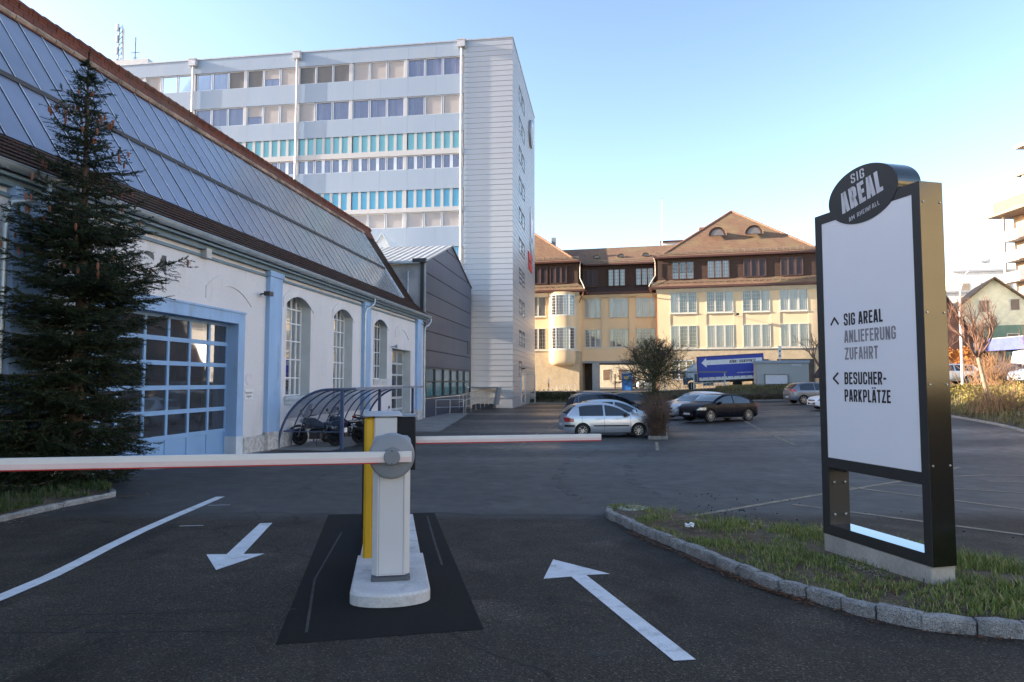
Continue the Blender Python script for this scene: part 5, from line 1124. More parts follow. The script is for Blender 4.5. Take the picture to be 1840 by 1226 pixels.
n_ = SMK.node_tree.nodes; l_ = SMK.node_tree.links; n_.remove(n_['Principled BSDF']); tr = n_.new('ShaderNodeBsdfTransparent'); tr.inputs[0].default_value = (.68, .7, .74, 1); gl = n_.new('ShaderNodeBsdfGlossy'); gl.inputs['Roughness'].default_value = .15; no_ = n_.new('ShaderNodeTexNoise'); no_.inputs['Scale'].default_value = 2
mr_ = n_.new('ShaderNodeMapRange'); mr_.inputs[3].default_value = .04; mr_.inputs[4].default_value = .14; l_.new(no_.outputs[0], mr_.inputs[0]); mxs = n_.new('ShaderNodeMixShader'); l_.new(mr_.outputs[0], mxs.inputs[0]); l_.new(tr.outputs[0], mxs.inputs[1]); l_.new(gl.outputs[0], mxs.inputs[2]); l_.new(mxs.outputs[0], n_['Material Output'].inputs[0])
MB(sh_o).grid(lambda i, b: (arcp(.24+i/16*.76)[0], b, arcp(.24+i/16*.76)[1]+.03), range(17), [21.8+k*.94 for k in range(10)]).build('roof_sheet', SMK, sh, smooth=60)
m_ = MB(sh_o); m_.face(*([(x, 21.82, z) for x, z in [arcp(.24+i/16*.66) for i in range(17)]]+[(-8.95, 21.82, .62)])); m_.build('end_sheet', SMK, sh)
MB(sh_o).tube([(arcp(.2)[0], 21.82, .6), (-8.95, 21.82, .6)], .02, 6).tube([(arcp(.22)[0], 21.8, .62), (arcp(.22)[0], 30.26, .62)], .025, 6).build('rail', SHB, sh)
for b in (21.8, 25.6, 30.2): MB(sh_o).box(-9.0, -8.9, b-.05, b+.05, -.05, 2.06).build('post', SHB, sh)
MB(sh_o).box(-9.0, -8.45, 21.76, 30.3, 2.04, 2.12).build('edge_beam', M('beam_grey_blue', (.2, .23, .3), rough=.45, metal=.3), sh)
# ================================================================ MOTORCYCLES
RUB = M('tyre_rubber', (.018, .018, .018), rough=.85, var=.2, vs=10); BKPL = M('black_plastic', (.02, .02, .024), rough=.45); DKM = M('dark_engine', (.06, .06, .065), rough=.4, metal=.6); CHR = M('chrome', (.6, .6, .62), rough=.2, metal=1, var=.03)
def wheel_mc(root, x, r, w, spokes=6):
    t = MB().lathe([(r-.1, -w/2), (r-.02, -w/2), (r, -w/4), (r, w/4), (r-.02, w/2), (r-.1, w/2), (r-.1, -w/2)], (x, 0, r), 'y', 28).build('wheel', RUB, root, smooth=40)
    m_ = MB().lathe([(r-.125, -.03), (r-.095, -.03), (r-.095, .03), (r-.125, .03), (r-.125, -.03)], (x, 0, r), 'y', 28).lathe([(.05, -.06), (.05, .06), (0, .06)], (x, 0, r), 'y', 12)
    for k in range(spokes): a = 2*math.pi*k/spokes; m_.obox((x+.04*math.cos(a), 0, r+.04*math.sin(a)), (x+(r-.1)*math.cos(a), 0, r+(r-.1)*math.sin(a)), .03, .02)
    m_.build('rim', DKM, t)
    MB().lathe([(.05, -.075), (.13, -.075), (.13, -.07), (.05, -.07), (.05, -.075)], (x, 0, r), 'y', 20).build('brake_disc', CHR, t)
def motorcycle(name, label, X, Y, rz, body, tall):
    t = thing(name, label, 'motorcycle', (X, Y, g(X, Y)+.02), rz, 'motorcycles under the shelter')
    wheel_mc(t, .72, .31, .12); wheel_mc(t, -.72, .31, .17)
    MB().tube([(.72, .09, .31), (.5, .09, .95)], [.03, .03], 8).tube([(.72, -.09, .31), (.5, -.09, .95)], [.03, .03], 8).build('fork', CHR, t)
    m_ = MB(); prof = [(-.28, .78, .12), (-.1, .88, .17), (.12, .99, .2), (.3, 1.0, .2), (.42, .92, .15)]
    m_.grid(lambda i, k: (prof[i][0], prof[i][2]*math.sin(math.pi*(k/8-.5)), .62+(prof[i][1]-.62)*math.cos(math.pi*(k/8-.5))**.7), range(5), range(9)); m_.grid(lambda i, k: (prof[0][0]+.7*i, 0, 0), [0, 0], [0, 0]) if False else None
    m_.build('tank', body, t, smooth=60)
    m_ = MB(); P = [(-.95, .92, .08), (-.75, .9, .13), (-.5, .84, .15), (-.26, .82, .13)]
    m_.grid(lambda i, k: (P[i][0], P[i][2]*(k/4-1 if k < 9 else 1), P[i][1]+.03*math.cos((k/4-1)*1.5)), range(4), range(9)); m_.grid(lambda i, k: (P[i][0], P[i][2]*(k/4-1), P[i][1]-.08), range(4), range(9)); m_.build('seat', BKPL, t, smooth=50)
    MB().bbox(-.25, .28, -.16, .16, .25, .62, .06).lathe([(.13, -.2), (.13, .2), (0, .2)], (.02, 0, .38), 'y', 14).build('engine', DKM, t, smooth=40)
    MB().obox((.3, .1, .9), (-.3, .12, .5), .04, .06).obox((.3, -.1, .9), (-.3, -.12, .5), .04, .06).obox((-.3, .12, .45), (-.75, .11, .31), .04, .05).obox((-.3, -.12, .45), (-.75, -.11, .31), .04, .05).obox((-.2, 0, .75), (-.95, 0, .82), .16, .06).build('frame', BKPL, t)
    MB().tube([(.0, -.2, .25), (-.4, -.22, .28), (-.95, -.22, .55)], [.035, .05, .055], 10).build('exhaust', CHR, t, smooth=50)
    MB().tube([(.3, .42, 1.08), (.42, .28, 1.06), (.5, .08, 1.02), (.5, -.08, 1.02), (.42, -.28, 1.06), (.3, -.42, 1.08)], .018, 8).build('handlebar', BKPL, t, smooth=50)
    for s in (1, -1): MB().tube([(.42, .28*s, 1.07), (.47, .34*s, 1.22)], .008, 5).lathe([(.0, -.01), (.06, -.01), (.06, .01), (0, .01)], (.47, .35*s, 1.25), 'x', 12).build('mirror', BKPL, t)
    m_ = MB(); m_.grid(lambda u, v: (.62-.28*v-.06*u*u, .2*u*(1-.35*v), .98+.42*v*tall), [-1, -.5, 0, .5, 1], [0, .33, .66, 1]); m_.build('windscreen', SMK, t, smooth=60)
    m_ = MB(); m_.grid(lambda u, v: (.66-.1*u*u-.12*v*v, .17*u, .87+.12*v), [-1, -.5, 0, .5, 1], [-1, -.5, 0, .5, 1]); m_.build('fairing', body, t, smooth=60)
    MB().lathe([(.0, .0), (.07, .0), (.08, -.05), (0, -.08)], (.68, 0, .88), 'x', 14).build('headlamp', M('lamp_glass', (.55, .57, .6), rough=.1), t)
    MB().tube([(.75+.42*math.cos(a), 0, .33+.38*math.sin(a)) for a in [.5, .8, 1.2, 1.6, 2.0]], [.05]*5, 6).build('front_mudguard', body, t, smooth=50)
    MB().box(-1.12, -1.1, -.1, .1, .5, .66).build('number_plate', M('plate_white', (.7, .7, .7), rough=.5), t)
    MB().bbox(-1.03, -.93, -.09, .09, .84, .9, .01).build('tail_light', M('tail_red', (.35, .01, .01), rough=.3), t)
    MB().obox((-.05, .15, .3), (-.15, .32, .02), .025, .025).build('side_stand', DKM, t)
    return t
BKB = M('bike_black', (.018, .018, .026), rough=.25, var=.05, coat=.5); BKN = M('bike_navy', (.02, .026, .05), rough=.25, coat=.5)
x, y = fromS(-10.32, 22.9); motorcycle('motorcycle', 'large black touring motorcycle with tall windscreen parked nearest the shelter end', x, y, TS+R(174), BKB, 1.25)
x, y = fromS(-9.85, 24.1); motorcycle('motorcycle', 'second motorcycle, its rear tyre and white plate showing behind the nearer one', x, y, TS+R(168), BKN, .9)
x, y = fromS(-9.4, 26.3); motorcycle('motorcycle', 'farthest motorcycle facing out, its handlebars and orange lamp showing beside the barrier', x, y, TS+R(-12), BKB, .35)

# ================================================================ SPRUCE (needles as fine blades set along every twig)
def spruce(X, Y, H, label):
    rn = random.Random(21); t = thing('spruce_tree', label, 'tree', (X, Y, g(X, Y)+.05))
    BARK = M('spruce_bark', (.09, .06, .045), rough=1, var=.4, vs=10, bump=1, bs=30, stretch=(1, 1, .3))
    MB().tube([(0, 0, -.2), (.02, .0, 1.5), (.05, 0, 4), (.03, 0, 6.5), (0, 0, H-.05)], [.17, .13, .09, .05, .012], 10).build('trunk', BARK, t, smooth=60)
    V, Fc, CN = [], [], []; BR = MB()
    def needles(p, q, L, dens):
        d = (q-p); n = max(2, int(d.length*dens)); dn = d.normalized(); u = dn.orthogonal().normalized(); w = dn.cross(u)
        for k in range(n):
            c = p+d*((k+rn.random())/n); a = rn.uniform(0, 6.283); o = (u*math.cos(a)+w*math.sin(a)); tip = c+(o*.8+dn*.75+Vector((0, 0, .12))).normalized()*L*rn.uniform(.7, 1.2)
            s = dn.cross(o)*.0085; i = len(V); V.extend((c-s, c+s, tip)); Fc.append((i, i+1, i+2))
    wall = fromS(-11.45, 0)
    for lev in range(38):
        u = lev/37; zw = .3+(H-.5)*u**.95; base = 2.5*(1-u)**.8*(.8+.4*rn.random())+.06
        if zw < .8: base *= .85
        nb = 12 if u < .6 else 7 if u < .85 else 5
        a0 = rn.uniform(0, 6.283)
        for k in range(nb):
            a = a0+6.283*k/nb+rn.uniform(-.35, .35); L = base*rn.uniform(.55, 1.18); z = zw+rn.uniform(-.13, .13)
            if rn.random() < .12: z += .11; L *= .55
            if .36 < u < .5 and abs(a % 6.283-.15) < .5: L *= 1.35
            if u < .34 and math.cos(a) > .2: L = min(L, 1.15)
            if .46 < u < .68 and math.cos(a) > .15: L = min(L, 1.0+.25*rn.random())
            dx, dy = math.cos(a), math.sin(a)
            if dx < -.2 and dy > -.9: L *= .78                   # towards the wall the branches stay short
            dz = -.12+.5*u+rn.uniform(-.12, .12); pts_ = []
            for i in range(7):
                s = i/6; droop = -.35*(1-u)*s+.42*s*s*(1-.3*u); pts_.append(Vector((dx*L*s, dy*L*s, z+dz*L*s*.6+droop*L*.55)))
            BR.tube(pts_, [.018*(1-.75*i/6)*(1.2-u*.6) for i in range(7)], 4, cap=False)
            side = Vector((-dy, dx, 0))
            for i in range(1, 7):
                p, q = pts_[i-1], pts_[i]; needles(p, q, .05, 85)
                m = max(1, int(L*2.2)) if i > 1 else 1
                for _ in range(m):
                    for sg in (-1, 1):
                        s0 = p.lerp(q, rn.random()); tl = (L*(1-i/7.5)*.42+.13)*rn.uniform(.6, 1.15); dirn = (side*sg*.8+(q-p).normalized()*.75+Vector((0, 0, rn.uniform(-.3, .25)))).normalized()
                        e = s0+dirn*tl+Vector((0, 0, -.22*tl)); needles(s0, e, .052, 90)
                        if tl > .34 and rn.random() < .8:
                            for sg2 in (-1, 1):
                                mid = s0.lerp(e, rn.uniform(.3, .8)); d2 = (dirn+side.cross(dirn)*sg2*0+Vector((dx, dy, 0))*.5+Vector((-dirn.y, dirn.x, 0))*sg2*.7).normalized(); needles(mid, mid+d2*tl*.55, .045, 85)
            if u > .42 and rn.random() < .1+.26*u and L > .25 and len(CN) < 96:          # hanging cones
                for _ in range(rn.choice((1, 2, 3))):
                    c = pts_[rn.choice((4, 5, 6))]+Vector((rn.uniform(-.07, .07), rn.uniform(-.07, .07), -.02)); CN.append(c)
    for k in range(5): needles(Vector((0, 0, H-.7)), Vector((0, 0, H+.12)), .06, 60)
    me = bpy.data.meshes.new('foliage'); me.from_pydata([tuple(v) for v in V], [], Fc); me.materials.append(grass_mat('spruce_needles', (.008, .014, .005), (.014, .024, .008), (.03, .042, .014))); o = bpy.data.objects.new('foliage', me); COL.objects.link(o); o.parent = t
    BR.build('bough_wood', BARK, t, smooth=60); co_ = None
    for c in CN[:99]:
        if co_ is None: co_ = MB().lathe([(.006, 0), (.02, -.02), (.024, -.07), (.015, -.125), (.003, -.14)], (0, 0, 0), n=7).build('cone', M('spruce_cone', (.2, .07, .035), rough=.8, var=.3, vs=12), t, loc=c)
        else: o2 = inst(co_, t, c); o2.scale = (1, 1, rn.uniform(.75, 1.15))
    print('spruce needles', len(Fc))
spruce(-8.58, 13.05, 8.55, 'dark green spruce tree hung with brown cones before the blue rolling door')
# ================================================================ CARS
CGL = M('car_glass', (.012, .016, .02), rough=.04, spec=.9, var=.1, coat=.3); TRIM = M('car_black_trim', (.015, .015, .016), rough=.5); REDL = M('red_lamp', (.4, .015, .02), rough=.15, coat=.6); CLRL = M('clear_lamp', (.3, .33, .37), rough=.12, metal=.3, coat=.6)
RIM = M('alloy_rim', (.5, .5, .52), rough=.3, metal=.8, var=.05); WELL = M('wheel_well', (.01, .01, .01), rough=.9)
def cr(P, x):
    """smooth curve through (x, z) points"""
    for i in range(len(P)-1):
        if x <= P[i+1][0] or i == len(P)-2:
            x0, z0 = P[i]; x1, z1 = P[i+1]; t = max(0, min(1, (x-x0)/(x1-x0)))
            m0 = (z1-P[i-1][1])/(x1-P[i-1][0])*(x1-x0) if i > 0 else (z1-z0); m1 = (P[i+2][1]-z0)/(P[i+2][0]-x0)*(x1-x0) if i < len(P)-2 else (z1-z0)
            return z0*(2*t**3-3*t*t+1)+m0*(t**3-2*t*t+t)+z1*(-2*t**3+3*t*t)+m1*(t**3-t*t)
def car(name, label, cat, X, Y, head, paint, L, Wd, top, belt, wins, cowl, rscr, wb, r=.31, zl=.2, tum=.42, spokes=8, moulding=False, rails=False, group=None, scale=1., trimlow=False, lamp=(.62, .17), tail=(.78, .2), chromeline=False, z=None, tail_len=.32):
    t = thing(name, label, cat, (X, Y, (g(X, Y) if z is None else z)+.004), head, group); t.scale = (scale,)*3
    hl = L/2; Tn = lambda x: cr(top, x)
    def half(x): u = abs(x)/hl; return Wd/2*(1-.035*u**3-(.22*((u-.8)/.2)**2 if u > .8 else 0))
    def yside(x, zz):
        B = min(belt, Tn(x)-.03); h = half(x)
        if zz <= B:
            P = [(zl, .91), (zl+.1, .975), (.5, 1.), (max(.52, B), .965)]
            for (a, p), (b, q) in zip(P, P[1:]):
                if zz <= b: return h*(p+(q-p)*max(0, (zz-a))/(b-a))
            return h*.965
        return h*.965-tum*(zz-B)
    xs_ = [-hl+L*(.5-.5*math.cos(math.pi*i/14))*.12 for i in range(14)]+[-hl+L*.12+L*.76*i/34 for i in range(35)]+[hl-L*(.5+.5*math.cos(math.pi*i/14))*.12 for i in range(1, 15)]
    m_ = MB(); rings = []
    for x in xs_:
        T = Tn(x); B = min(belt, T-.03); lo = min(zl+(.12*max(0, (abs(x)/hl-.86)/.14)), T-.2); zs_ = [lo, lo+.05, lo+.13]+[lo+.13+(B-lo-.13)*k/3 for k in (1, 2, 3)]
        pr = [(0, lo)]+[(yside(x, zz), zz) for zz in zs_]
        for k in (.33, .66, .88): zz = B+(T-B)*k; pr.append((yside(x, zz), zz))
        e = yside(x, T); pr += [(e-.035, T-.012), (e-.13, T+.008), (e*.4, T+.022), (0, T+.026)]
        rings.append([m_.p(x, y, zz) for y, zz in pr]+[m_.p(x, -y, zz) for y, zz in pr[-2:0:-1]])
    n = len(rings[0])
    for a, b in zip(rings, rings[1:]):
        for k in range(n): j = (k+1) % n; m_.f.append([a[k], a[j], b[j], b[k]])
    m_.f += [rings[0][::-1], rings[-1]]
    body = m_.build('body', paint, t, smooth=42)
    cut = MB()
    for x in wb:
        for s in (1, -1): cut.lathe([(0, s*(Wd/2-.3)), (r+.055, s*(Wd/2-.3)), (r+.055, s*(Wd/2+.2)), (0, s*(Wd/2+.2))], (x, 0, r), 'y', 28)
    co = cut.build('cut', WELL); mod = body.modifiers.new('b', 'BOOLEAN'); mod.object = co; mod.operation = 'DIFFERENCE'; mod.solver = 'EXACT'
    try: mod.material_mode = 'TRANSFER'
    except Exception: pass
    p0 = body.parent; body.parent = None; bpy.context.view_layer.update(); dg = bpy.context.evaluated_depsgraph_get(); me = bpy.data.meshes.new_from_object(body.evaluated_get(dg))
    body.modifiers.clear(); body.data = me; body.parent = p0; bpy.data.objects.remove(co)
    me.polygons.foreach_set('use_smooth', [True]*len(me.polygons)); me.set_sharp_from_angle(angle=R(42))
    def patch(nm, x0, x1, z0f, z1f, mat, off=.008, nx=10, nz=4, par=None):
        for s in (1, -1):
            q = MB(); q.grid(lambda x, v: (x, s*(yside(x, z0f(x)+(z1f(x)-z0f(x))*v)+off), z0f(x)+(z1f(x)-z0f(x))*v), [x0+(x1-x0)*i/nx for i in range(nx+1)], [i/nz for i in range(nz+1)]); q.build(nm, mat, par or t, smooth=60)
    c_ = lambda v: (lambda x: v)
    roofline = lambda x: max(belt+.06, Tn(x)-.085)
    for (a, b) in wins: patch('side_window', a, b, lambda x: belt+.035, roofline, CGL)
    if chromeline:
        for s in (1, -1):
            a, b = wins[0][0], wins[-1][1]; q = MB(); P = [(x, s*(yside(x, roofline(x)+.02)+.012), roofline(x)+.02) for x in [a+(b-a)*i/16 for i in range(17)]]; q.tube(P+[(b+.02, s*(yside(b, belt+.02)+.012), belt+.02), (a, s*(yside(a, belt+.02)+.012), belt+.02), P[0]], .012, 5); q.build('window_trim', CHR, t)
    def screen(nm, x0, x1, dirx):
        q = MB(); q.grid(lambda x, v: (x+dirx*.012, v*(yside(x, Tn(x))-.07), Tn(x)+.026-.018*v*v+.008), [x0+(x1-x0)*i/10 for i in range(11)], [-1, -.75, -.5, 0, .5, .75, 1]); q.build(nm, CGL, t, smooth=60)
    screen('windscreen', cowl[0], cowl[1], 1); screen('rear_window', rscr[0], rscr[1], -1)
    patch('headlight', hl-.6, hl-.07, c_(lamp[0]), lambda x: min(lamp[0]+lamp[1], Tn(x)-.03), CLRL, .012)
    patch('tail_light', -hl+.015, -hl+tail_len, c_(tail[0]), lambda x: tail[0]+tail[1]*(1-.35*(x+hl)/tail_len), REDL, .012)
    for s in (1, -1):
        q = MB()
        for x in [wins[0][1]+.03]+([wins[-1][1]+.02] if len(wins) > 1 else [])+[wins[0][0]+.12]: q.grid(lambda u, v: (x+u, s*(yside(x, zl+.12+v)+.004), zl+.12+v), (-.006, .006), [(belt-zl-.14)*i/6 for i in range(7)])
        q.build('door_seam', TRIM, t, fix=False); MB().box(wb[0]+.35, wb[1]-.35, s*Wd/2*.9-.02, s*Wd/2*.9+.02, zl-.02, zl+.05).build('sill', TRIM, t)
    for s in (1, -1):
        for x in (wins[0][1]-.25, wins[-1][1]-.6): MB().bbox(x-.1, x+.1, s*(yside(x, belt-.1))-.02, s*(yside(x, belt-.1))+.03, belt-.12, belt-.085, .008).build('door_handle', paint, t)
        x = wins[-1][1]-.22; yy = s*(yside(x, belt+.08)+.1); MB().bbox(x-.06, x+.1, min(yy-.1, yy+.1), max(yy-.1, yy+.1), belt+.0, belt+.15, .03).build('mirror', paint if not moulding else TRIM, t, smooth=50)
    if moulding: patch('side_moulding', wb[0]+.5, wb[1]-.45, c_(.5), c_(.56), TRIM, .012); patch('bumper_strip', -hl+.03, -hl+.45, c_(.48), c_(.58), TRIM, .012); patch('bumper_strip', hl-.4, hl-.05, c_(.44), c_(.52), TRIM, .012)
    MB().bbox(hl-.06, hl+.005, -Wd*.28, Wd*.28, .36, .5, .01).box(hl-.09, hl-.0, -Wd*.25, Wd*.25, .58, .68).build('grille', TRIM, t)
    MB().box(hl-.02, hl+.025, -.25, .25, .42, .53).box(-hl-.025, -hl+.02, -.25, .25, .5, .62).build('number_plate', MATS['plate_white'], t)
    if rails:
        for s in (1, -1): MB().tube([(a, s*(yside(a, Tn(a))-.06), Tn(a)+.05) for a in [rscr[1]+.25+(cowl[0]-.3-rscr[1]-.25)*i/8 for i in range(9)]], .02, 6).build('roof_rail', RIM, t, smooth=60)
    wheel = None
    for x in wb:
        for s in (1, -1):
            y = s*(Wd/2-.115)
            if wheel is None:
                w = .1; wheel = MB().lathe([(r-.1, -w), (r-.015, -w), (r, -w*.6), (r, w*.6), (r-.015, w), (r-.1, w), (r-.1, -w)], (0, 0, 0), 'y', 30).build('wheel', RUB, t, smooth=40, loc=(x, y, r))
                m2 = MB().lathe([(r-.105, -.07), (r-.085, .085), (r-.11, .09), (r-.125, .05), (r-.125, -.07)], (0, 0, 0), 'y', 30).lathe([(.0, .03), (.07, .03), (.06, .078), (0, .082)], (0, 0, 0), 'y', 14)
                for k in range(spokes): a = 2*math.pi*k/spokes; m2.obox((.05*math.cos(a), .06, .05*math.sin(a)), ((r-.1)*math.cos(a), .075, (r-.1)*math.sin(a)), .03, .055 if spokes < 9 else .035)
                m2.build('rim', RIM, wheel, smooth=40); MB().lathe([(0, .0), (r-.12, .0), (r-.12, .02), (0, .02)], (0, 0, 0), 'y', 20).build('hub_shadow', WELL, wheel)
                if s < 0: wheel.rotation_euler.z = math.pi
            else: inst(wheel, t, (x, y, r), math.pi if s < 0 else 0)
    return t
P_SIL = M('paint_silver', (.5, .54, .6), rough=.28, metal=.55, var=.02, coat=.7); P_BLK = M('paint_black', (.004, .005, .012), rough=.3, var=.02, spec=.12); P_NAVY = M('paint_navy', (.012, .018, .05), rough=.22, var=.02, coat=.8)
P_ICE = M('paint_ice_blue', (.45, .56, .68), rough=.28, metal=.3, var=.02, coat=.7); P_WHT = M('paint_white', (.72, .74, .76), rough=.3, var=.01, coat=.7); P_GRY = M('paint_blue_grey', (.16, .19, .24), rough=.28, metal=.5, var=.02, coat=.8); P_ANT = M('paint_anthracite', (.05, .055, .065), rough=.28, metal=.4, coat=.7)
HATCH = [(-2.1, .5), (-2.08, .72), (-2.0, .96), (-1.84, 1.17), (-1.62, 1.37), (-1.3, 1.48), (-.7, 1.53), (-.1, 1.51), (.4, 1.38), (.8, 1.17), (1.08, 1.01), (1.5, .93), (1.85, .81), (2.03, .64), (2.1, .45)]
COUPE = [(-2.33, .55), (-2.3, .8), (-2.2, 1.04), (-1.95, 1.15), (-1.5, 1.33), (-.9, 1.5), (-.3, 1.57), (.25, 1.52), (.7, 1.36), (1.1, 1.16), (1.35, 1.07), (1.85, 1.0), (2.15, .86), (2.3, .68), (2.33, .5)]
MPV = [(-2.3, .55), (-2.27, .9), (-2.2, 1.15), (-2.05, 1.45), (-1.8, 1.63), (-1.2, 1.7), (-.4, 1.71), (.3, 1.62), (.9, 1.38), (1.35, 1.12), (1.6, 1.02), (2.0, .9), (2.22, .72), (2.3, .5)]
SUV = [(-2.26, .55), (-2.24, .85), (-2.17, 1.08), (-1.95, 1.36), (-1.7, 1.56), (-1.2, 1.67), (-.5, 1.7), (.1, 1.66), (.6, 1.47), (1.0, 1.2), (1.2, 1.08), (1.7, 1.0), (2.05, .88), (2.22, .7), (2.26, .5)]
WAGON = [(-2.3, .55), (-2.28, .8), (-2.2, 1.02), (-1.95, 1.3), (-1.6, 1.42), (-.9, 1.49), (-.1, 1.49), (.4, 1.37), (.85, 1.12), (1.15, .98), (1.6, .92), (2.05, .8), (2.24, .62), (2.3, .45)]
GRPL, GRPR = 'cars in the row left of the planted bed', 'cars in the row right of the planted bed'
car('silver_hatchback', 'silver five door hatchback with black side mouldings, parked nearest the barrier arm tip', 'car', 4.02, 28.55, R(7), P_SIL, 4.2, 1.75, HATCH, .93, [(-1.42, -.32), (-.24, .9)], (.3, .98), (-1.96, -1.52), (-1.28, 1.3), .31, moulding=True, scale=.93, group=GRPL, lamp=(.62, .2), tail=(.7, .22), spokes=9, tail_len=.42)
car('ice_blue_hatchback', 'pale blue hatchback half hidden between the silver hatchback and the navy people carrier', 'car', 4.95, 31.9, R(8), P_ICE, 4.0, 1.7, HATCH, .92, [(-1.4, -.3), (-.22, .88)], (.3, .98), (-1.96, -1.52), (-1.25, 1.27), .3, scale=.95, group=GRPL)
car('navy_people_carrier', 'dark navy people carrier with roof rails and bright window trim', 'car', 5.2, 35.6, R(10), P_NAVY, 4.6, 1.82, MPV, 1.0, [(-1.9, -.75), (-.68, .3), (.36, 1.2)], (.25, 1.25), (-2.22, -1.9), (-1.4, 1.4), .33, rails=True, chromeline=True, group=GRPL)
car('black_hatchback', 'black car with red tail lamp just showing behind the navy people carrier', 'car', 7.6, 47.5, R(188), P_ANT, 4.3, 1.75, WAGON, .95, [(-1.6, -.4), (-.3, .8)], (.3, 1.0), (-2.1, -1.7), (-1.3, 1.35), .32, group=GRPL, tail=(.72, .35))
car('black_suv_coupe', 'black sport utility coupe with sloping tail and silver wheels, parked right of the bed', 'car', 11.55, 37.2, R(205), P_BLK, 4.66, 1.9, COUPE, 1.02, [(-1.55, -.35), (-.28, .95)], (.15, 1.12), (-2.05, -1.05), (-1.42, 1.4), .37, zl=.26, scale=.96, group=GRPR, lamp=(.7, .15), tail=(.88, .16), spokes=10)
car('silver_estate', 'silver estate car showing its bonnet behind the black coupe', 'car', 11.3, 40.4, R(203), P_SIL, 4.6, 1.78, WAGON, .95, [(-1.75, -.4), (-.3, .85)], (.3, 1.05), (-2.15, -1.75), (-1.4, 1.4), .32, group=GRPR)
car('white_estate', 'white car farthest back in the row, its roof showing over the silver estate', 'car', 12.4, 44.6, R(203), P_WHT, 4.6, 1.78, WAGON, .95, [(-1.75, -.4), (-.3, .85)], (.3, 1.05), (-2.15, -1.75), (-1.4, 1.4), .32, group=GRPR)
car('grey_crossover', 'blue grey crossover with red tail lamp parked before the grey kiosk', 'car', 25.25, 55.4, R(3), P_GRY, 4.5, 1.85, SUV, 1.05, [(-1.6, -.45), (-.38, .85)], (.1, 1.1), (-2.1, -1.65), (-1.35, 1.35), .35, zl=.28, scale=1.05, tail=(.98, .22))
car('white_sedan', 'white car nosing out from behind the left edge of the sign', 'car', 22.75, 45.6, R(182), P_WHT, 4.5, 1.78, WAGON, .95, [(-1.6, -.4), (-.3, .85)], (.3, 1.05), (-2.15, -1.7), (-1.35, 1.4), .32)
# ================================================================ LORRY
tr_scale = .87; tq = fromY(1.75, -4.6); LZ = terr(1.6)-.06
tr_ = thing('lorry', 'blue curtain-sided lorry with a white arrow parked along the yellow building', 'lorry', (tq[0], tq[1], LZ+.12), TY)
tr_.scale = (tr_scale,)*3; tr_.rotation_euler = (0, R(-2.9), TY)
LBL = M('lorry_blue', (.03, .055, .36), rough=.5, var=.08, vs=.8, bump=.1, bs=2); CABB = M('cab_blue', (.02, .09, .17), rough=.5, coat=.1, var=.05); CABW = M('cab_pale', (.5, .58, .62), rough=.5); LWH = M('lorry_white', (.75, .75, .75), rough=.5, var=.08)
m_ = MB(); P = [(0.0, .55), (.02, 1.35), (.12, 1.5), (.34, 2.3), (1.75, 2.35), (1.75, .75), (1.5, .75), (1.45, .95), (1.0, 1.12), (.6, .95), (.5, .55)]
m_.prism([(x, -.02, z) for x, z in P], (0, 2.4, 0)); cab = m_.build('cab', CABB, tr_)
MB().prism([(.34, .1, 2.3), (.6, .1, 2.6), (1.1, .1, 3.05), (1.75, .1, 3.25), (1.75, .1, 2.35)], (0, 2.15, 0)).build('roof_deflector', CABW, cab)
MB().prism([(.14, .05, 1.53), (.33, .05, 2.26), (.36, .05, 2.26), (.2, .05, 1.53)], (-.03, 2.2, 0)).build('windscreen', CGL, cab)
m_ = MB(); m_.face((.5, -.03, 1.5), (1.2, -.03, 1.5), (1.2, -.03, 2.15), (.62, -.03, 2.15)); m_.build('side_window', CGL, cab)
m_ = MB(); m_.prism([(.2, -.032, 1.38), (.38, -.032, 2.3), (1.74, -.032, 2.33), (1.74, -.032, 1.9), (1.3, -.032, 1.9), (1.3, -.032, 1.42)], (0, .01, 0)); m_.build('door_upper', CABW, cab)
MB().box(.02, .1, -.22, -.02, 1.6, 2.1).build('mirror', TRIM, cab); MB().box(-.02, .06, .0, .45, .75, .95).build('headlight', CLRL, cab); MB().box(-.03, .1, .1, 2.3, 1.0, 1.3).build('grille', TRIM, cab)
m_ = MB().box(1.9, 9.75, .0, 2.45, 1.35, 4.0); box_ = m_.build('curtain_body', LBL, tr_)
MB().box(1.88, 9.77, -.03, 2.48, 3.88, 4.03).box(1.86, 1.95, -.04, 2.5, .95, 4.03).box(9.71, 9.79, -.04, 2.5, .95, 4.03).build('top_rail', M('rail_navy', (.04, .05, .2), rough=.5), box_)
MB().box(1.9, 9.75, -.025, 2.47, .95, 1.36).build('sideboard', LWH, box_)
for k in range(10): MB().box(2.3+k*.75, 2.42+k*.75, -.045, -.02, 1.2, 1.4).build('buckle', M('buckle_grey', (.2, .2, .2), rough=.5), box_)
m_ = MB(); P = [(2.35, 3.2), (2.95, 3.8), (2.95, 3.5), (9.6, 3.5), (9.6, 2.9), (2.95, 2.9), (2.95, 2.6)]; m_.prism([(x, -.012, z) for x, z in P], (0, .008, 0)); m_.build('arrow_mark', LWH, box_)
m_ = MB(); lettering(m_, 'DÜNKI TRANSPORTE', lambda u, v: (5.7+u, -.018, 3.02+v), 3.1, .36, s=.17, shear=.22, gap=.12, space=.3); m_.build('lorry_lettering', BLK, box_, fix=False)
small_text('...wir bringen Ihre Güter in Fahrt', LWH, .21, 'slogan', box_, (7.6, -.016, 1.78), (R(90), 0, 0), .8, .004)
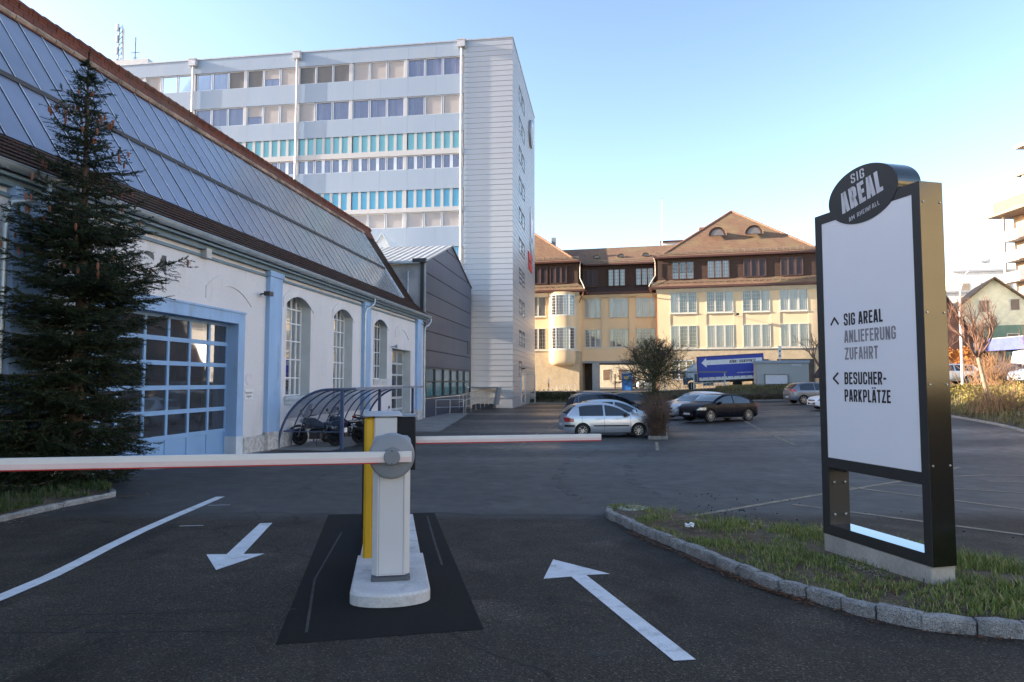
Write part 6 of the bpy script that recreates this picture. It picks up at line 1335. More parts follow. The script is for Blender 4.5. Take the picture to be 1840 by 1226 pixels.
MB().box(1.5, 9.5, .3, 2.2, .62, .95).box(2.4, 3.6, .02, .5, .3, .62).build('chassis', TRIM, tr_); MB().box(2.2, 5.6, -.0, .03, .62, .7).box(2.2, 5.6, 0, .03, .35, .42).box(2.2, 2.26, 0, .03, .3, .72).box(5.5, 5.56, 0, .03, .3, .72).build('side_guard', LWH, tr_)
wl_ = None
for x in (1.02, 6.6):
    for y in (.16, 2.25):
        if wl_ is None:
            wl_ = MB().lathe([(.3, -.15), (.47, -.15), (.5, -.1), (.5, .1), (.47, .15), (.3, .15), (.3, -.15)], (0, 0, 0), 'y', 30).build('wheel', RUB, tr_, smooth=40, loc=(x, y, .36)); MB().lathe([(.0, -.05), (.14, -.05), (.16, -.1), (.26, -.12), (.31, -.14), (.31, .1), (0, .1)], (0, 0, 0), 'y', 24).build('rim', M('lorry_rim', (.4, .4, .4), rough=.5), wl_, smooth=40)
        else: inst(wl_, tr_, (x, y, .36))
m_ = MB()
for x in (6.6,): m_.tube([(x+.62*math.cos(a), .1, .36+.6*math.sin(a)) for a in [R(15+15*i) for i in range(11)]], .05, 6)
m_.build('mudguard', TRIM, tr_)
# ================================================================ KIOSK, PORTABLE TOILET, BICYCLE STAND, TUBS
def yo(s, n): return (*fromY(s, n), terr(s) if n > -9.2 else tz(s, n))
kx, ky, kz = yo(8.85, -9.0); kio = thing('grey_kiosk', 'grey panelled kiosk with a flat roof and a white hatch in front of the lorry', 'kiosk', (kx, ky, kz-.3), TY)
KG = M('kiosk_grey', (.36, .38, .37), rough=.7, var=.06, vs=.6); 
m_ = MB().box(0, 4.9, 0, 2.6, 0, 2.72)
for k in range(1, 5): m_.box(k*.98-.012, k*.98+.012, -.012, 0, .2, 2.7)
m_.build('wall', KG, kio); MB().bbox(-.1, 5.0, -.12, 2.75, 2.72, 2.97, .02).build('roof', M('kiosk_roof', (.25, .31, .38), rough=.5, var=.08), kio); MB().box(3.3, 4.2, -.03, .0, 2.4, 2.62).build('vent_grille', M('vent_pale', (.45, .45, .5), rough=.5), kio)
MB().bbox(.78, 2.85, -.28, -.01, .62, 1.55, .01).build('hatch', M('hatch_white', (.62, .62, .66), rough=.5, var=.04), kio); MB().box(.7, 2.93, -.34, .0, 1.55, 1.62).box(.72, .78, -.3, 0, .1, 1.55).box(2.85, 2.91, -.3, 0, .1, 1.55).build('hatch_frame', M('hatch_frame', (.2, .19, .17), rough=.6), kio)
sx_, sy_, sz_ = yo(11.6, -5.5); t = thing('traffic_sign', 'narrow white sign on a thin pole behind the grey kiosk', 'sign', (sx_, sy_, sz_), TY); MB().tube([(0, 0, 0), (0, 0, 4.2)], .035, 6).build('pole', RAILM, t); MB().box(-.16, .16, -.03, 0, 2.9, 3.35).box(-.16, .16, -.03, 0, 3.42, 3.85).box(-.16, .16, -.03, 0, 3.9, 4.2).build('plate', M('plate_plain', (.7, .7, .68), rough=.5), t); MB().box(-.08, .08, -.034, -.03, 3.05, 3.2).box(-.08, .08, -.034, -.03, 3.55, 3.72).build('plate_marks', MATS['grey_letters'], t)
px_, py_, pz_ = yo(-5.4, 1.0); t = thing('portable_toilet', 'bright blue portable toilet with a yellow label under the passage', 'portable toilet', (px_, py_, pz_), TY)
PTB = M('toilet_blue', (.02, .12, .38), rough=.5, var=.06)
m_ = MB().bbox(0, 1.2, 0, 1.2, .05, 2.1, .04)
for k in range(4): m_.box(.2+k*.22, .3+k*.22, -.02, .0, .2, 1.3)
m_.build('cabin', PTB, t); MB().bbox(-.05, 1.25, -.05, 1.25, 2.1, 2.32, .1).build('roof', M('toilet_roof', (.4, .5, .6), rough=.5), t); MB().box(.12, 1.08, -.03, 0, .12, 2.0).build('door', M('toilet_door', (.025, .15, .45), rough=.45), t); MB().box(.3, .85, -.035, -.03, 1.45, 1.8).build('label_plate', M('label_yellow', (.55, .48, .15), rough=.5), t)
bsx, bsy, bsz = yo(-.4, -8.2); bs_ = thing('bicycle_shelter', 'open steel bicycle shelter with a flat roof in front of the lorry cab', 'shelter', (bsx, bsy, bsz-.05), TY)
for x in (0.1, 3.1, 6.2): MB().box(x-.06, x+.06, -.06, .06, 0, 2.0).build('post', RAILM, bs_)
MB().box(-.2, 6.4, -.9, 1.3, 2.0, 2.12).build('roof', M('rack_roof', (.16, .17, .19), rough=.5), bs_); MB().box(3.1, 6.2, -.03, .03, .92, .98).build('cross_rail', RAILM, bs_)
hoop = None
for k in range(16):
    x = -1.6+k*.5+(.1 if k % 3 == 0 else 0); q = yo(-.4+x, -8.5)
    if hoop is None:
        hoop = MB().tube([(-.16, 0, 0), (-.16, 0, .72), (-.1, 0, .82), (.1, 0, .82), (.16, 0, .72), (.16, 0, 0)], .022, 6).build('bicycle_rack', RAILM, smooth=60); o = hoop
    else: o = hoop.copy(); COL.objects.link(o)
    o.location = (q[0], q[1], q[2]-.02); o.rotation_euler.z = TY; tag(o, 'galvanised bicycle hoop in the long row under and beside the steel bicycle shelter', 'bicycle rack', 'bicycle hoops by the steel shelter')
for k in range(4):
    q = yo(-13.2+k*.75, -1.2); o = hoop.copy(); COL.objects.link(o); o.location = q; o.rotation_euler.z = TY; tag(o, 'bicycle hoop in the short row under the rounded oriel of the yellow building', 'bicycle rack', 'bicycle hoops under the oriel')
def tub(s, n, label):
    x, y, z = yo(s, n); t = thing('planter_tub', label, 'planter', (x, y, z), 0); MB().lathe([(.28, 0), (.5, .3), (.6, .62), (.62, .66), (.55, .66), (.5, .55), (0, .55)], n=22).build('bowl', CONC, t, smooth=40); MB().lathe([(.5, .55), (0, .62)], n=12).build('earth', SOIL, t)
tub(-.9, -10.6, 'round concrete planter tub at the hedge behind the pollarded tree'); tub(-14.2, -10.4, 'round concrete planter tub at the hedge beside the tower corner')
for (X_, Y_), lb in (((18.1, 66.2), 'small red topped bollard at the kerb behind the black coupe'),):
    t = thing('bollard', lb, 'bollard', (X_, Y_, g(X_, Y_))); MB().lathe([(.09, 0), (.09, .75), (.08, .78), (0, .78)], n=12).build('post', M('bollard_red', (.45, .08, .05), rough=.6), t, smooth=40); MB().lathe([(.094, .5), (.094, .6)], n=12).build('band', LWH, t)
q = yo(-13.1, -6); t = thing('warning_post', 'orange and white warning post at the corner of the yellow building', 'post', q); MB().box(-.06, .06, -.03, .03, 0, 1.5).build('post', LWH, t); MB().box(-.065, .065, -.035, .035, .5, .95).build('stripe', M('warn_orange', (.6, .14, .04), rough=.5), t)

# ================================================================ PLANTING: hedge, bed, pollarded tree
def leaf_cloud(name, mat, parent, spots, n, size, seed=1, kind=None, flat_=.6):
    """many small leaf faces scattered through ellipsoids (centre, radii)"""
    rn = random.Random(seed); m_ = MB(); wt = [a[1][0]*a[1][1]*a[1][2] for a in spots]
    for _ in range(n):
        c, r_ = rn.choices(spots, wt)[0]; d = Vector((rn.gauss(0, 1), rn.gauss(0, 1), rn.gauss(0, 1))).normalized()*rn.random()**.4
        p = Vector((c[0]+d.x*r_[0], c[1]+d.y*r_[1], c[2]+d.z*r_[2])); s = size*rn.uniform(.6, 1.4)
        u = Vector((rn.gauss(0, 1), rn.gauss(0, 1), rn.gauss(0, 1)*flat_)).normalized(); w = u.orthogonal().normalized(); w.rotate(Matrix.Rotation(rn.uniform(0, 6.28), 3, u)); v = u.cross(w)
        m_.face(p-w*s, p-v*s*.5, p+w*s, p+v*s*.5)
    o = m_.build(name, mat, parent, fix=False)
    return o
HEDGEM = grass_mat('brown_hedge_leaves', (.045, .03, .02), (.075, .05, .032), (.11, .08, .045)); HEDGEG = grass_mat('green_hedge_leaves', (.01, .02, .008), (.02, .035, .012), (.04, .05, .02))
def hedge(s0, s1, n, h, mat, label, seed):
    t = thing('hedge', label, 'hedge', (*fromY(s0, n), tz(s0, n)), TY); L = s1-s0; sp = [((k*.5+.25, .0, h*.45), (.42, .5, h*.6)) for k in range(int(L/.5))]
    z0 = tz(s0, n); sp = [((c[0], c[1], c[2]+tz(s0+c[0], n)-z0), (r_[0], r_[1], r_[2])) for c, r_ in sp]
    leaf_cloud('foliage', mat, t, sp, int(L*260), .075, seed)
hedge(-15.6, -8.5, -10.4, 1.0, HEDGEG, 'dark green clipped hedge at the foot of the tower corner', 3)
hedge(-8.3, 13.2, -10.95, .62, HEDGEM, 'long low brown leafless hedge along the back kerb of the car park', 4)
BED = [(5.5, 26.9), (6.3, 26.9), (8.8, 37.6), (7.6, 38.0)]
kerb('kerb', [BED[1], BED[2]], .1, .1, GRAN, 1, (.8, 1.), rough=.01, seed=12); kerb('kerb', [BED[0], BED[1]], .12, .12, GRAN, 1, (.2, .35), rough=.03, seed=13); kerb('kerb', [BED[0], BED[3]], .1, .1, GRAN, -1, (.8, 1.), rough=.01, seed=14)
m_ = MB(); m_.face(*[(x, y, g(x, y)+.09) for x, y in BED]); struct(m_.build('bed_soil', SOIL))
def twigs(mb, base, n, h, spread, rn, r0=.008, fork=2, ln=.35):
    for _ in range(n):
        p = Vector(base)+Vector((rn.gauss(0, spread*.35), rn.gauss(0, spread*.35), 0)); d = Vector((rn.gauss(0, ln), rn.gauss(0, ln), 1)).normalized(); L = h*rn.uniform(.55, 1.05); q = [p]
        for k in range(3): d = (d+Vector((rn.gauss(0, .18), rn.gauss(0, .18), .05))).normalized(); q.append(q[-1]+d*L/3)
        mb.tube(q, [r0, r0*.8, r0*.6, r0*.3], 3, cap=False)
        for _ in range(fork):
            b = q[rn.choice((1, 2))]; e = b+(d+Vector((rn.gauss(0, .6), rn.gauss(0, .6), 0))).normalized()*L*.4; mb.tube([b, e], [r0*.6, r0*.25], 3, cap=False)
TWB = M('brown_twigs', (.14, .09, .065), rough=1, var=.3, vs=2); TWG = M('olive_twigs', (.05, .052, .022), rough=1, var=.4, vs=1.5)
rn = random.Random(31)
for k, (tt, h, lab, mt) in enumerate([(.03, 1.35, 'dense brown leafless shrub at the near end of the planted bed', TWB), (.2, 1.6, 'brown shrub second from the near end of the bed, beside the silver hatchback bonnet', TWB), (.4, 1.75, 'brownish shrub with dry heads in the middle of the planted bed', TWB), (.58, 2.0, 'olive green shrub below the pollarded tree', TWG), (.8, 1.8, 'olive shrub at the far end of the planted bed', TWG)]):
    bx0 = 5.95+2.2*tt; by0 = 27.35+10.4*tt; t = thing('shrub', lab, 'shrub', (bx0, by0, g(bx0, by0)+.08)); m_ = MB(); twigs(m_, (0, 0, 0), 300, h, .42, rn, .008, 3, .11); m_.build('stems', mt, t)
    leaf_cloud('dry_leaves', grass_mat('bed_dry_leaves', (.05, .03, .015), (.08, .05, .025), (.12, .08, .04)) if mt is TWB else grass_mat('bed_green_leaves', (.03, .04, .012), (.05, .06, .018), (.1, .1, .03)), t, [((0, 0, h*.5), (.26, .6, h*.5))], 500 if mt is TWB else 900, .045, 40+k)
def branch(mb, p, d, L, r, depth, rn, up=.1, fork=(2, 3), spread=.55, shrink=.72, seg=4):
    q = [p]; dd = d.copy()
    for k in range(seg): dd = (dd+Vector((rn.gauss(0, .12), rn.gauss(0, .12), up*.4))).normalized(); q.append(q[-1]+dd*L/seg)
    mb.tube(q, [r*(1-.35*k/seg) for k in range(seg+1)], 6 if r > .03 else 4 if r > .012 else 3, cap=False)
    if depth <= 0: return
    for _ in range(rn.randint(*fork)):
        b = q[rn.choice(range(2, seg+1))]; a = dd.orthogonal().normalized(); a.rotate(Matrix.Rotation(rn.uniform(0, 6.28), 3, dd)); branch(mb, b, (dd+a*spread*rn.uniform(.5, 1.2)+Vector((0, 0, up))).normalized(), L*shrink*rn.uniform(.75, 1.15), r*.6, depth-1, rn, up, fork, spread, shrink, seg)
t = thing('pollarded_tree', 'small round headed leafless tree in the planted bed between the car rows', 'tree', (7.15, 33.4, g(7.15, 33.4)+.05))
OLB = M('olive_bark', (.085, .085, .04), rough=1, var=.5, vs=8, bump=.8, bs=20)
MB().tube([(0, 0, 0), (.03, 0, 1.0), (0, .02, 2.0), (.02, 0, 2.5)], [.12, .1, .1, .12], 9).build('trunk', OLB, t, smooth=60)
m_ = MB(); rn = random.Random(8)
for k in range(44):
    a = rn.uniform(0, 6.28); e = rn.uniform(-.25, 1.2); d = Vector((math.cos(a)*math.cos(e), math.sin(a)*math.cos(e), math.sin(e)+.2)).normalized(); branch(m_, Vector((0, 0, 2.2+rn.random()*.4)), d, 1.05, .028, 4, rn, .02, (2, 4), .75, .66, 3)
cr_ = m_.build('crown', M('dark_twigs', (.045, .04, .028), rough=1, var=.4, vs=2), t); leaf_cloud('buds', grass_mat('bud_olive', (.06, .065, .032), (.09, .095, .048), (.14, .14, .07)), t, [((0, 0, 3.15), (1.25, 1.25, 1.35))], 13000, .03, 77)
# ================================================================ RIGHT SIDE: bank planting, street lamp, trees, forecourt, houses
YB = grass_mat('yellow_groundcover', (.12, .1, .02), (.24, .2, .04), (.38, .3, .06)); BB = grass_mat('brown_groundcover', (.08, .05, .025), (.14, .1, .05), (.22, .16, .08))
def bank_cover(name, mat, n, d0, d1, t0, t1, size, h, seed, thr):
    rn = random.Random(seed); m_ = MB(); k = 0
    while k < n:
        t, d = rn.uniform(t0, t1), rn.uniform(d0, d1); x, y, z = bank(t, d)
        if mnoise.noise((x*.45, y*.45, seed)) < thr: continue
        k += 1; p = Vector((x, y, z+rn.random()**1.5*h*(.5+mnoise.noise((x*.9, y*.9, 4))))); s = size*rn.uniform(.6, 1.4); u = Vector((rn.gauss(0, 1), rn.gauss(0, 1), rn.gauss(0, .7)+.6)).normalized(); w = u.orthogonal().normalized(); w.rotate(Matrix.Rotation(rn.uniform(0, 6.28), 3, u)); v = u.cross(w); m_.face(p-w*s, p-v*s*.55, p+w*s, p+v*s*.55)
    return tag(m_.build(name, mat, fix=False), None, None, kind='stuff')
bank_cover('ground_cover', YB, 15000, 1.6, 9, .2, .75, .07, .75, 3, -.12); bank_cover('ground_cover', BB, 10000, .3, 9, .2, .85, .06, .5, 5, -.3)
pts = []; rn = random.Random(6)
for _ in range(5000): x, y, z = bank(rn.uniform(.2, .85), rn.uniform(.3, 8)); pts.append((x, y, z, rn.uniform(.7, 2.2)))
blades('grass', pts, grass_mat('dry_grass', (.16, .13, .06), (.22, .19, .08), (.3, .26, .12)), h=(.1, .3), w=.012, n=3)
pts = []
for _ in range(3500): s = rn.uniform(5, 14); n_ = rn.uniform(-9.9, -6); X_, Y_ = fromY(s, n_); pts.append((X_, Y_, tz(s, min(n_, -7.01)), rn.uniform(.7, 1.6)))
blades('grass', pts, MATS['dry_grass'], h=(.1, .3), w=.012, n=3)
LMP = M('lamp_pale_grey', (.55, .55, .55), rough=.5, var=.05)
t = thing('street_lamp', 'tall pale street lamp with a curved arm over the bank', 'street lamp', (32.6, 48, 2.1))
MB().tube([(0, 0, 0), (0, 0, 1.2), (.02, 0, 5.6), (.1, 0, 6.8), (.45, 0, 7.9), (1.0, 0, 8.6), (1.7, 0, 8.95)], [.1, .09, .075, .065, .06, .05, .045], 10).build('pole', LMP, t, smooth=60)
MB().lathe([(.0, 0), (.1, .05), (.16, .4), (.15, .7), (.05, .85), (0, .86)], (1.6, 0, 9.02), 'x', 14).build('lantern', M('lantern_white', (.72, .72, .7), rough=.4), t, smooth=50)
BRK = M('pale_bark', (.32, .24, .17), rough=.95, var=.3, vs=6, bump=.6, bs=25); TWR = M('reddish_twigs', (.2, .11, .075), rough=1, var=.3, vs=2)
def bare_tree(name, label, X, Y, Z, lean, th, r, seed, L, depth=4, mt=TWR, fork=(2, 4), up=.22, n0=6, group=None, spread=.55):
    rn = random.Random(seed); t = thing(name, label, 'tree', (X, Y, Z), 0, group); q = [Vector((lean[0]*k/4, lean[1]*k/4, th*k/4-.1)) for k in range(5)]
    MB().tube(q, [r, r*.9, r*.82, r*.8, r*.75], 10).build('trunk', BRK, t, smooth=60); m_ = MB()
    for k in range(n0):
        a = 6.28*k/n0+rn.random(); e = rn.uniform(.6, 1.25); branch(m_, q[-1]-Vector((0, 0, rn.random()*.15)), Vector((math.cos(a)*math.cos(e), math.sin(a)*math.cos(e), math.sin(e))), L*rn.uniform(.8, 1.2), r*.5, depth, rn, up, fork, spread, .7, 4)
    m_.build('crown', mt, t, smooth=60); return t
bare_tree('bare_tree', 'young leafless tree with a pale leaning trunk on the yellow bank', 25.9, 36, 1.0, (-.42, .2), 2.75, .12, 5, 1.25, 4, n0=7)
bare_tree('bare_tree', 'thin leafless tree before the forecourt hoarding, left of the street lamp', 32.2, 51, 2.1, (.2, 0), 2.0, .07, 6, 1.3, 3, n0=5)
bare_tree('bare_tree', 'slender leafless sapling with orange twigs right of the leaning tree', 30.3, 38.5, 2.0, (.1, 0), 1.5, .05, 7, 1.1, 3, n0=5)
bare_tree('bare_tree', 'leafless tree at the left edge of the sign, its branches crossing the yellow wall', 26.9, 56.6, g(26.9, 56.6), (-.3, .3), 3.0, .14, 9, 1.75, 4, M('dark_branch', (.12, .09, .07), rough=1), (2, 3), .12, 7, spread=.8)
ORG = grass_mat('orange_leaves', (.3, .09, .02), (.42, .15, .03), (.5, .25, .06))
for k, (x, y, z, sp, nn, lb) in enumerate([(36.2, 53, 2.1, [((0, 0, 1.6), (.75, .75, 1.5))], 1500, 'tall orange autumn shrub behind the leaning tree'), (33.6, 51.5, 2.1, [((0, 0, 2.2), (1.1, .8, .7))], 900, 'low orange autumn shrub between the lamp and the leaning tree')]):
    t = thing('autumn_shrub', lb, 'shrub', (x, y, z)); leaf_cloud('foliage', ORG, t, sp, nn, .09, 60+k); m_ = MB(); twigs(m_, (0, 0, 0), 40, 2.8, .9, random.Random(k), .012, 2); m_.build('stems', TWR, t)
for k, (x, y, lb) in enumerate([(24.6, 33.6, 'brown leafless scrub at the sign edge low on the bank'), (31.5, 43.5, 'reddish leafless scrub near the foot of the street lamp'), (33.2, 56, 'pale orange scrub at the edge of the sign below the brown roof'), (32, 36.4, 'thin reddish scrub at the right end of the bank')]):
    zz = bank(.5, 9)[2] if x > 30 else g(x, y)+.3; t = thing('scrub', lb, 'shrub', (x, y, zz)); m_ = MB(); twigs(m_, (0, 0, 0), 120, 2.4 if k else 1.6, 1.8, random.Random(50+k), .014, 3); m_.build('stems', M('scrub_orange', (.3, .17, .09), rough=1, var=.3), t)
# street traffic
P_VAN = M('paint_van', (.62, .64, .66), rough=.35, coat=.5)
car('parked_car', 'pale silver car on the street behind the lamp post', 'car', 32.3, 49.6, R(176), P_SIL, 4.3, 1.75, WAGON, .95, [(-1.6, -.4), (-.3, .8)], (.3, 1.0), (-2.1, -1.7), (-1.3, 1.35), .32, z=2.12)
car('parked_car', 'dark car with red tail lamps behind the leaning tree', 'car', 36.9, 49.5, R(100), P_ANT, 4.3, 1.75, HATCH, .93, [(-1.42, -.32), (-.24, .9)], (.3, .98), (-1.96, -1.52), (-1.28, 1.3), .31, z=2.12)
car('parked_car', 'pale blue car in front of the white van at the right edge', 'car', 36.6, 45.8, R(185), P_ICE, 4.0, 1.7, HATCH, .92, [(-1.4, -.3), (-.22, .88)], (.3, .98), (-1.96, -1.52), (-1.25, 1.27), .3, z=2.12)
v = thing('white_van', 'tall white van with rear doors under the blue canopy', 'van', (39.8, 50.5, 2.11), R(70))
MB().prism([(x, -1.0, zz) for x, zz in ((-2.6, .35), (-2.65, 1.0), (-2.6, 2.45), (-2.4, 2.6), (1.0, 2.55), (1.7, 1.6), (2.5, 1.3), (2.6, .4))], (0, 2.0, 0)).build('body', P_VAN, v)
for s in (-1, 1): MB().box(-2.67, -2.62, s*.5-.42, s*.5+.42, 1.45, 2.1).build('rear_window', CGL, v); MB().box(-2.69, -2.6, s*.93-.07, s*.93+.07, .9, 1.5).build('tail_light', REDL, v)
for x in (-1.6, 1.6):
    for y in (-.95, .95): MB().lathe([(.0, -.1), (.33, -.1), (.33, .1), (0, .1)], (x, y, .33), 'y', 20).build('wheel', RUB, v)
MB().box(-2.675, -2.66, -.015, .015, .5, 2.4).build('door_seam', TRIM, v)
# forecourt canopy with fascia
cn = thing('forecourt_canopy', 'forecourt canopy with a blue fascia and a white lettered end', 'canopy', (40, 50, 2.11))
MB().box(0, 12, -8, 6.2, 2.95, 3.8).build('roof', M('canopy_under', (.5, .48, .44), rough=.7), cn)
MB().box(-.12, -.01, -8, 6.4, 2.75, 3.75).box(-.12, 12, 6.2, 6.4, 2.75, 3.75).build('fascia', M('fascia_blue', (.11, .14, .38), rough=.5), cn)
fa = MB().box(-.16, -.02, 6.45, 11.6, 2.6, 3.55).build('white_fascia', M('fascia_white', (.72, .7, .7), rough=.5), cn)
m_ = MB(); rn = random.Random(3)
for k in range(11):
    y = 7.0+k*.34; m_.box(-.175, -.162, y, y+.2, 2.88, 3.18)
m_.box(-.175, -.162, 6.7, 6.9, 2.85, 3.3).build('fascia_marks', M('marks_red_brown', (.25, .12, .14), rough=.6), fa)
for x, y in ((1.0, -2), (1.0, 5.5), (9, 2)): MB().box(x, x+.35, y, y+.35, 0, 2.95).build('column', RIB, cn)
MB().box(3, 11, -6, 5.5, 0, 2.9).build('shop_wall', M('shop_cream', (.55, .48, .35), rough=.8, var=.1), cn); m_ = MB(); m_.box(2.95, 3, -5.5, 0, .8, 2.4); m_.build('shop_window', CGL, cn); MB().box(2.9, 3, 1.2, 2.2, 1.6, 2.4).build('shop_sign', PANEL, cn); MB().box(2.9, 2.98, 2.4, 5.4, .6, 1.5).build('dark_red_board', M('board_red', (.2, .05, .06), rough=.6), cn)
# apartment block
ap = thing('apartment_block', 'tall pale apartment block with stacked balconies at the right edge', 'apartment block', (65.9, 88, 2.1))
APW = M('apartment_white', (.62, .57, .51), rough=.85, var=.05); MAU = M('mauve_panel', (.22, .13, .14), rough=.6, var=.08); OLV = M('olive_panel', (.26, .22, .11), rough=.6, var=.15)
MB().box(1.6, 18, -24, 0, 0, 22.6).box(5.5, 18, -24, -2.2, 22.6, 30).build('wall', M('loggia_shaded', (.34, .26, .2), rough=.9, var=.1), ap)  # wall colour darkened to stand for the shade inside the loggias
zf = [2.6, 5.35, 8.1, 10.85, 13.6, 16.35, 19.1]
for i, z in enumerate(zf):
    bal = MB().box(0, 1.7, -3.6, 0, z-.22, z).box(-.02, .06, -2.75, .02, z-.3, z+.95).box(0, 1.7, -.04, .04, z-.3, z+.95).box(0, 1.7, -9, -3.6, z-.22, z).build('balcony', APW, ap)
    MB().box(-.1, 0, -6.5, -2.8, z-.25, z+1.05).build('balcony_panel', MAU if i % 2 == 0 else M('panel_rose', (.35, .2, .18), rough=.6), bal)
    MB().tube([(0, -3, z+1.05), (0, 0, z+1.05)], .03, 5).build('rail', RIB, bal)
    w = MB().box(1.55, 1.62, -2.9, -1.7, z+.1, z+2.2).build('balcony_door', RIB, ap); m_ = MB(); m_.face((1.54, -2.8, z+.3), (1.54, -1.8, z+.3), (1.54, -1.8, z+2.1), (1.54, -2.8, z+2.1)); m_.build('pane', CGL, w)
MB().box(0, .25, -.3, 0, 0, 22.4).build('corner_pier', APW, ap)
MB().box(-1.2, 6, -12, 1.2, 22.3, 22.65).build('roof_slab', M('slab_brown', (.3, .22, .16), rough=.8), ap)
MB().box(-.6, -.5, -9, .5, 22.65, 24.3).box(-.6, 2, .4, .5, 22.65, 24.3).build('terrace_railing', OLV, ap); MB().box(.2, .25, -3, -.6, 24.3, 26.8).build('glass_screen', M('screen_pale', (.6, .66, .7), rough=.3), ap); MB().box(.5, .6, -8, -3.2, 23.9, 27).build('terrace_wall', APW, ap); MB().box(.2, 6, -9, -2.4, 27, 27.35).build('pergola', MATS['slab_brown'], ap)
MB().box(-.6, 9, -20, -3.5, 30.3, 30.7).build('upper_slab', M('slab_pale', (.5, .42, .34), rough=.8), ap); MB().box(.2, .3, -20, -4.6, 30.9, 33.0).build('upper_railing', M('railing_tan', (.35, .25, .16), rough=.7), ap)
MB().box(.8, 9, -19, -4.8, 35.4, 35.9).box(1.0, 1.2, -5.2, -5.0, 30.7, 35.4).build('top_roof', MATS['slab_brown'], ap); m_ = MB(); m_.box(1.4, 8, -18, -5.2, 30.7, 35.4); m_.build('top_glazing', M('top_glass', (.3, .4, .45), rough=.1, spec=.8), ap)
# gabled house, low white blocks, brown roof
def house(name, label, X, Y, Z, rz, w, d, hw, hr, wallm, roofm, over=.6, wins=(), lower=None, cat='house'):
    t = thing(name, label, cat, (X, Y, Z), rz); m_ = MB(); m_.prism([(-w/2, 0, 0), (w/2, 0, 0), (w/2, 0, hw), (0, 0, hr), (-w/2, 0, hw)], (0, d, 0)); m_.build('wall', wallm, t)
    sl_ = (hr-hw)/(w/2); m_ = MB()
    for s in (-1, 1): m_.prism([(0, -over, hr+.12), (s*(w/2+over), -over, hw+.12-sl_*over), (s*(w/2+over), -over, hw-.1-sl_*over), (0, -over, hr-.1)], (0, d+over*2, 0))
    m_.build('roof', roofm, t)
    if lower: m_ = MB(); m_.box(-w/2-.03, w/2+.03, -.03, d, 0, lower[0]); m_.build('lower_wall', lower[1], t)
    for (x, z, ww, hh) in wins:
        f = MB().box(x-ww/2-.08, x+ww/2+.08, -.06, -.01, z-.08, z+hh+.08).build('window', STW, t); m_ = MB(); m_.face((x-ww/2, -.065, z), (x+ww/2, -.065, z), (x+ww/2, -.065, z+hh), (x-ww/2, -.065, z+hh)); m_.build('pane', M('brown_shade', (.2, .14, .1), rough=.3), f)
    return t
gh_ = house('gabled_house', 'gabled house with pale upper wall and green lower wall beside the apartment block', 45.4, 62, 2.1, R(-24), 7.4, 9, 8.7, 12.0, M('sunlit_cream', (.8, .76, .55), rough=.9), M('house_roof_brown', (.14, .1, .06), rough=.8), .7, [(-1.0, 8.2, .9, 1.3), (1.9, 8.3, .8, 1.2), (1.6, 4.2, 1, 1.4)], (6.6, M('green_lower', (.2, .3, .22), rough=.9, var=.1)))  # cream brightened in place of sun on the gable, lower wall coloured green
bh_ = house('brown_roofed_house', 'steep dark brown roof cut by the right edge of the sign', 36.3, 57, 2.1, R(2), 12.4, 10, 1.4, 10.1, M('brown_cladding', (.2, .1, .07), rough=.9, var=.3), M('dark_roof', (.08, .05, .05), rough=.8), .5)
gh_.scale = (.827,)*3; bh_.scale = (.89,)*3
def block(label, X, Y, Z, w, d, h, rows_, mt):
    t = thing('white_block', label, 'building', (X, Y, Z), R(-12)); MB().box(0, w, 0, d, 0, h).build('wall', mt, t); MB().box(-.3, w+.3, -.3, d, h, h+.35).build('roof_edge', RIB, t); pr = None
    for z in rows_:
        for k in range(int(w/3.2)):
            if pr is None: pr = MB().box(0, 1.5, -.06, 0, 0, 1.3).build('window', M('block_window', (.3, .24, .18), rough=.3), t, loc=(.9, 0, z))
            else: inst(pr, t, (.9+k*3.2, 0, z))
PW = M('bleached_white', (.75, .74, .72), rough=.9)
block('long white low building far behind the lamp post', 70, 112, 2, 12.5, 10, 15.2, (12.2,), PW); block('taller white building behind the gabled house', 78, 116, 2, 14, 10, 19.5, (16.2, 12.6), PW); block('bright white flat building left of the gabled house', 62, 98, 2, 10, 8, 9.5, (5.5,), PW)
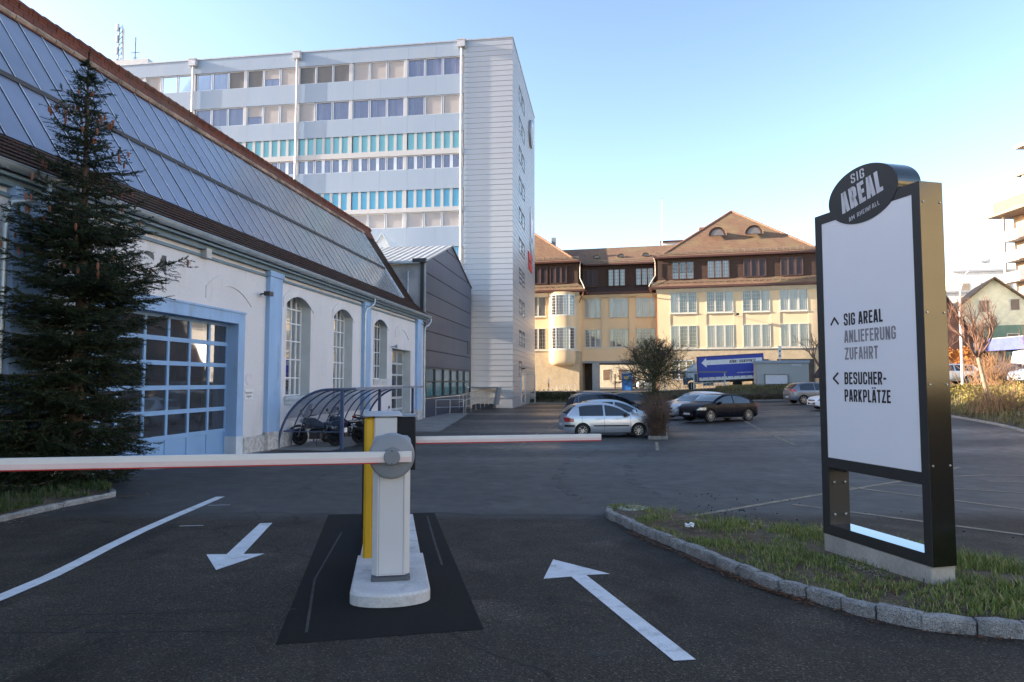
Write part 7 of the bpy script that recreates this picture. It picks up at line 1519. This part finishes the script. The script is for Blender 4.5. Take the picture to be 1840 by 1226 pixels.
# seen through the passage
house('street_house', 'pale stone house seen through the passage of the yellow building', *fromY(-10.2, 38), .9, TY, 12, 10, 11, 15, M('pale_stone', (.55, .5, .4), rough=.9, var=.12, vs=1.5), BT, .6, [(-3, 1.6, 1.2, 1.9), (-.5, 1.6, 1.2, 1.9), (2.2, 1.6, 1.2, 1.9), (-3, 5.6, 1.2, 1.9), (-.5, 5.6, 1.2, 1.9), (2.2, 5.6, 1.2, 1.9)])
house('street_house', 'greyer house farther right behind the blue toilet', *fromY(2.8, 46), .9, TY, 13, 10, 9, 13, M('grey_stone', (.38, .38, .4), rough=.9, var=.1), M('slate', (.12, .12, .13), rough=.7), .6, [(-4, 1.6, 1.2, 1.9), (-1, 1.6, 1.2, 1.9), (-4, 5.2, 1.2, 1.9), (-1, 5.2, 1.2, 1.9)])
q = fromY(-7.5, 16); t = thing('iron_gate', 'narrow brown gate posts standing in the passage', 'gate', (q[0], q[1], 1.15), TY); MB().box(0, .14, 0, .14, 0, 2.2).box(1.4, 1.54, 0, .14, 0, 2.2).box(.14, 1.4, .04, .1, 1.0, 1.1).box(.14, 1.4, .04, .1, .2, .3).build('posts', M('rust', (.12, .05, .03), rough=.8), t)
q = fromY(-5.6, 22); car('dark_van', 'dark van parked behind the passage left of the blue toilet', 'van', q[0], q[1], TY+R(90), P_ANT, 4.6, 1.85, MPV, 1.05, [(-1.9, -.75), (-.68, .3), (.36, 1.2)], (.25, 1.25), (-2.22, -1.9), (-1.4, 1.4), .33, z=1.2, scale=1.1)
q = fromY(-2.4, 20); car('silver_van', 'silver car behind the passage right of the blue toilet', 'car', q[0], q[1], TY+R(180), P_SIL, 4.3, 1.75, MPV, 1.0, [(-1.9, -.75), (-.68, .3), (.36, 1.2)], (.25, 1.25), (-2.22, -1.9), (-1.4, 1.4), .33, z=1.2)
# ochre house across the street, outside the picture, mirrored in the metal side of the sign
house('ochre_house', 'ochre rendered house across the street to the right of the sign', 47, -12, 2.1, R(-95), 30, 10, 13, 17, M('ochre_render', (.36, .32, .22), rough=.9, var=.08), BT, .6, [])
# houses along the other side of the street, right of and behind the camera: unseen, added so their sunlit fronts bounce light into the yard
for k, (X_, Y_, w_, lb, cl) in enumerate(((53, 47, 20, 'unseen long pale street house with hipped roof beyond the right edge of the picture', (.7, .66, .58)), (52, 22, 18, 'unseen pale cream street house next to the ochre house across the street', (.72, .66, .52)), (48, -40, 22, 'unseen white rendered street house behind the photographer on the right', (.74, .72, .68)), (44, -68, 20, 'unseen pale street house farthest back along the street', (.7, .67, .6)))):
    house('street_house', lb, X_, Y_, 2.1, R(-92), w_, 10, 11.5, 15.5, M('street_render_%s' % ('sand', 'cream', 'chalk', 'stone')[k], cl, rough=.9, var=.06), BT, .6, [(x, z, 1.1, 1.7) for x in (-6, -2, 2, 6) for z in (1.5, 5, 8.4)])
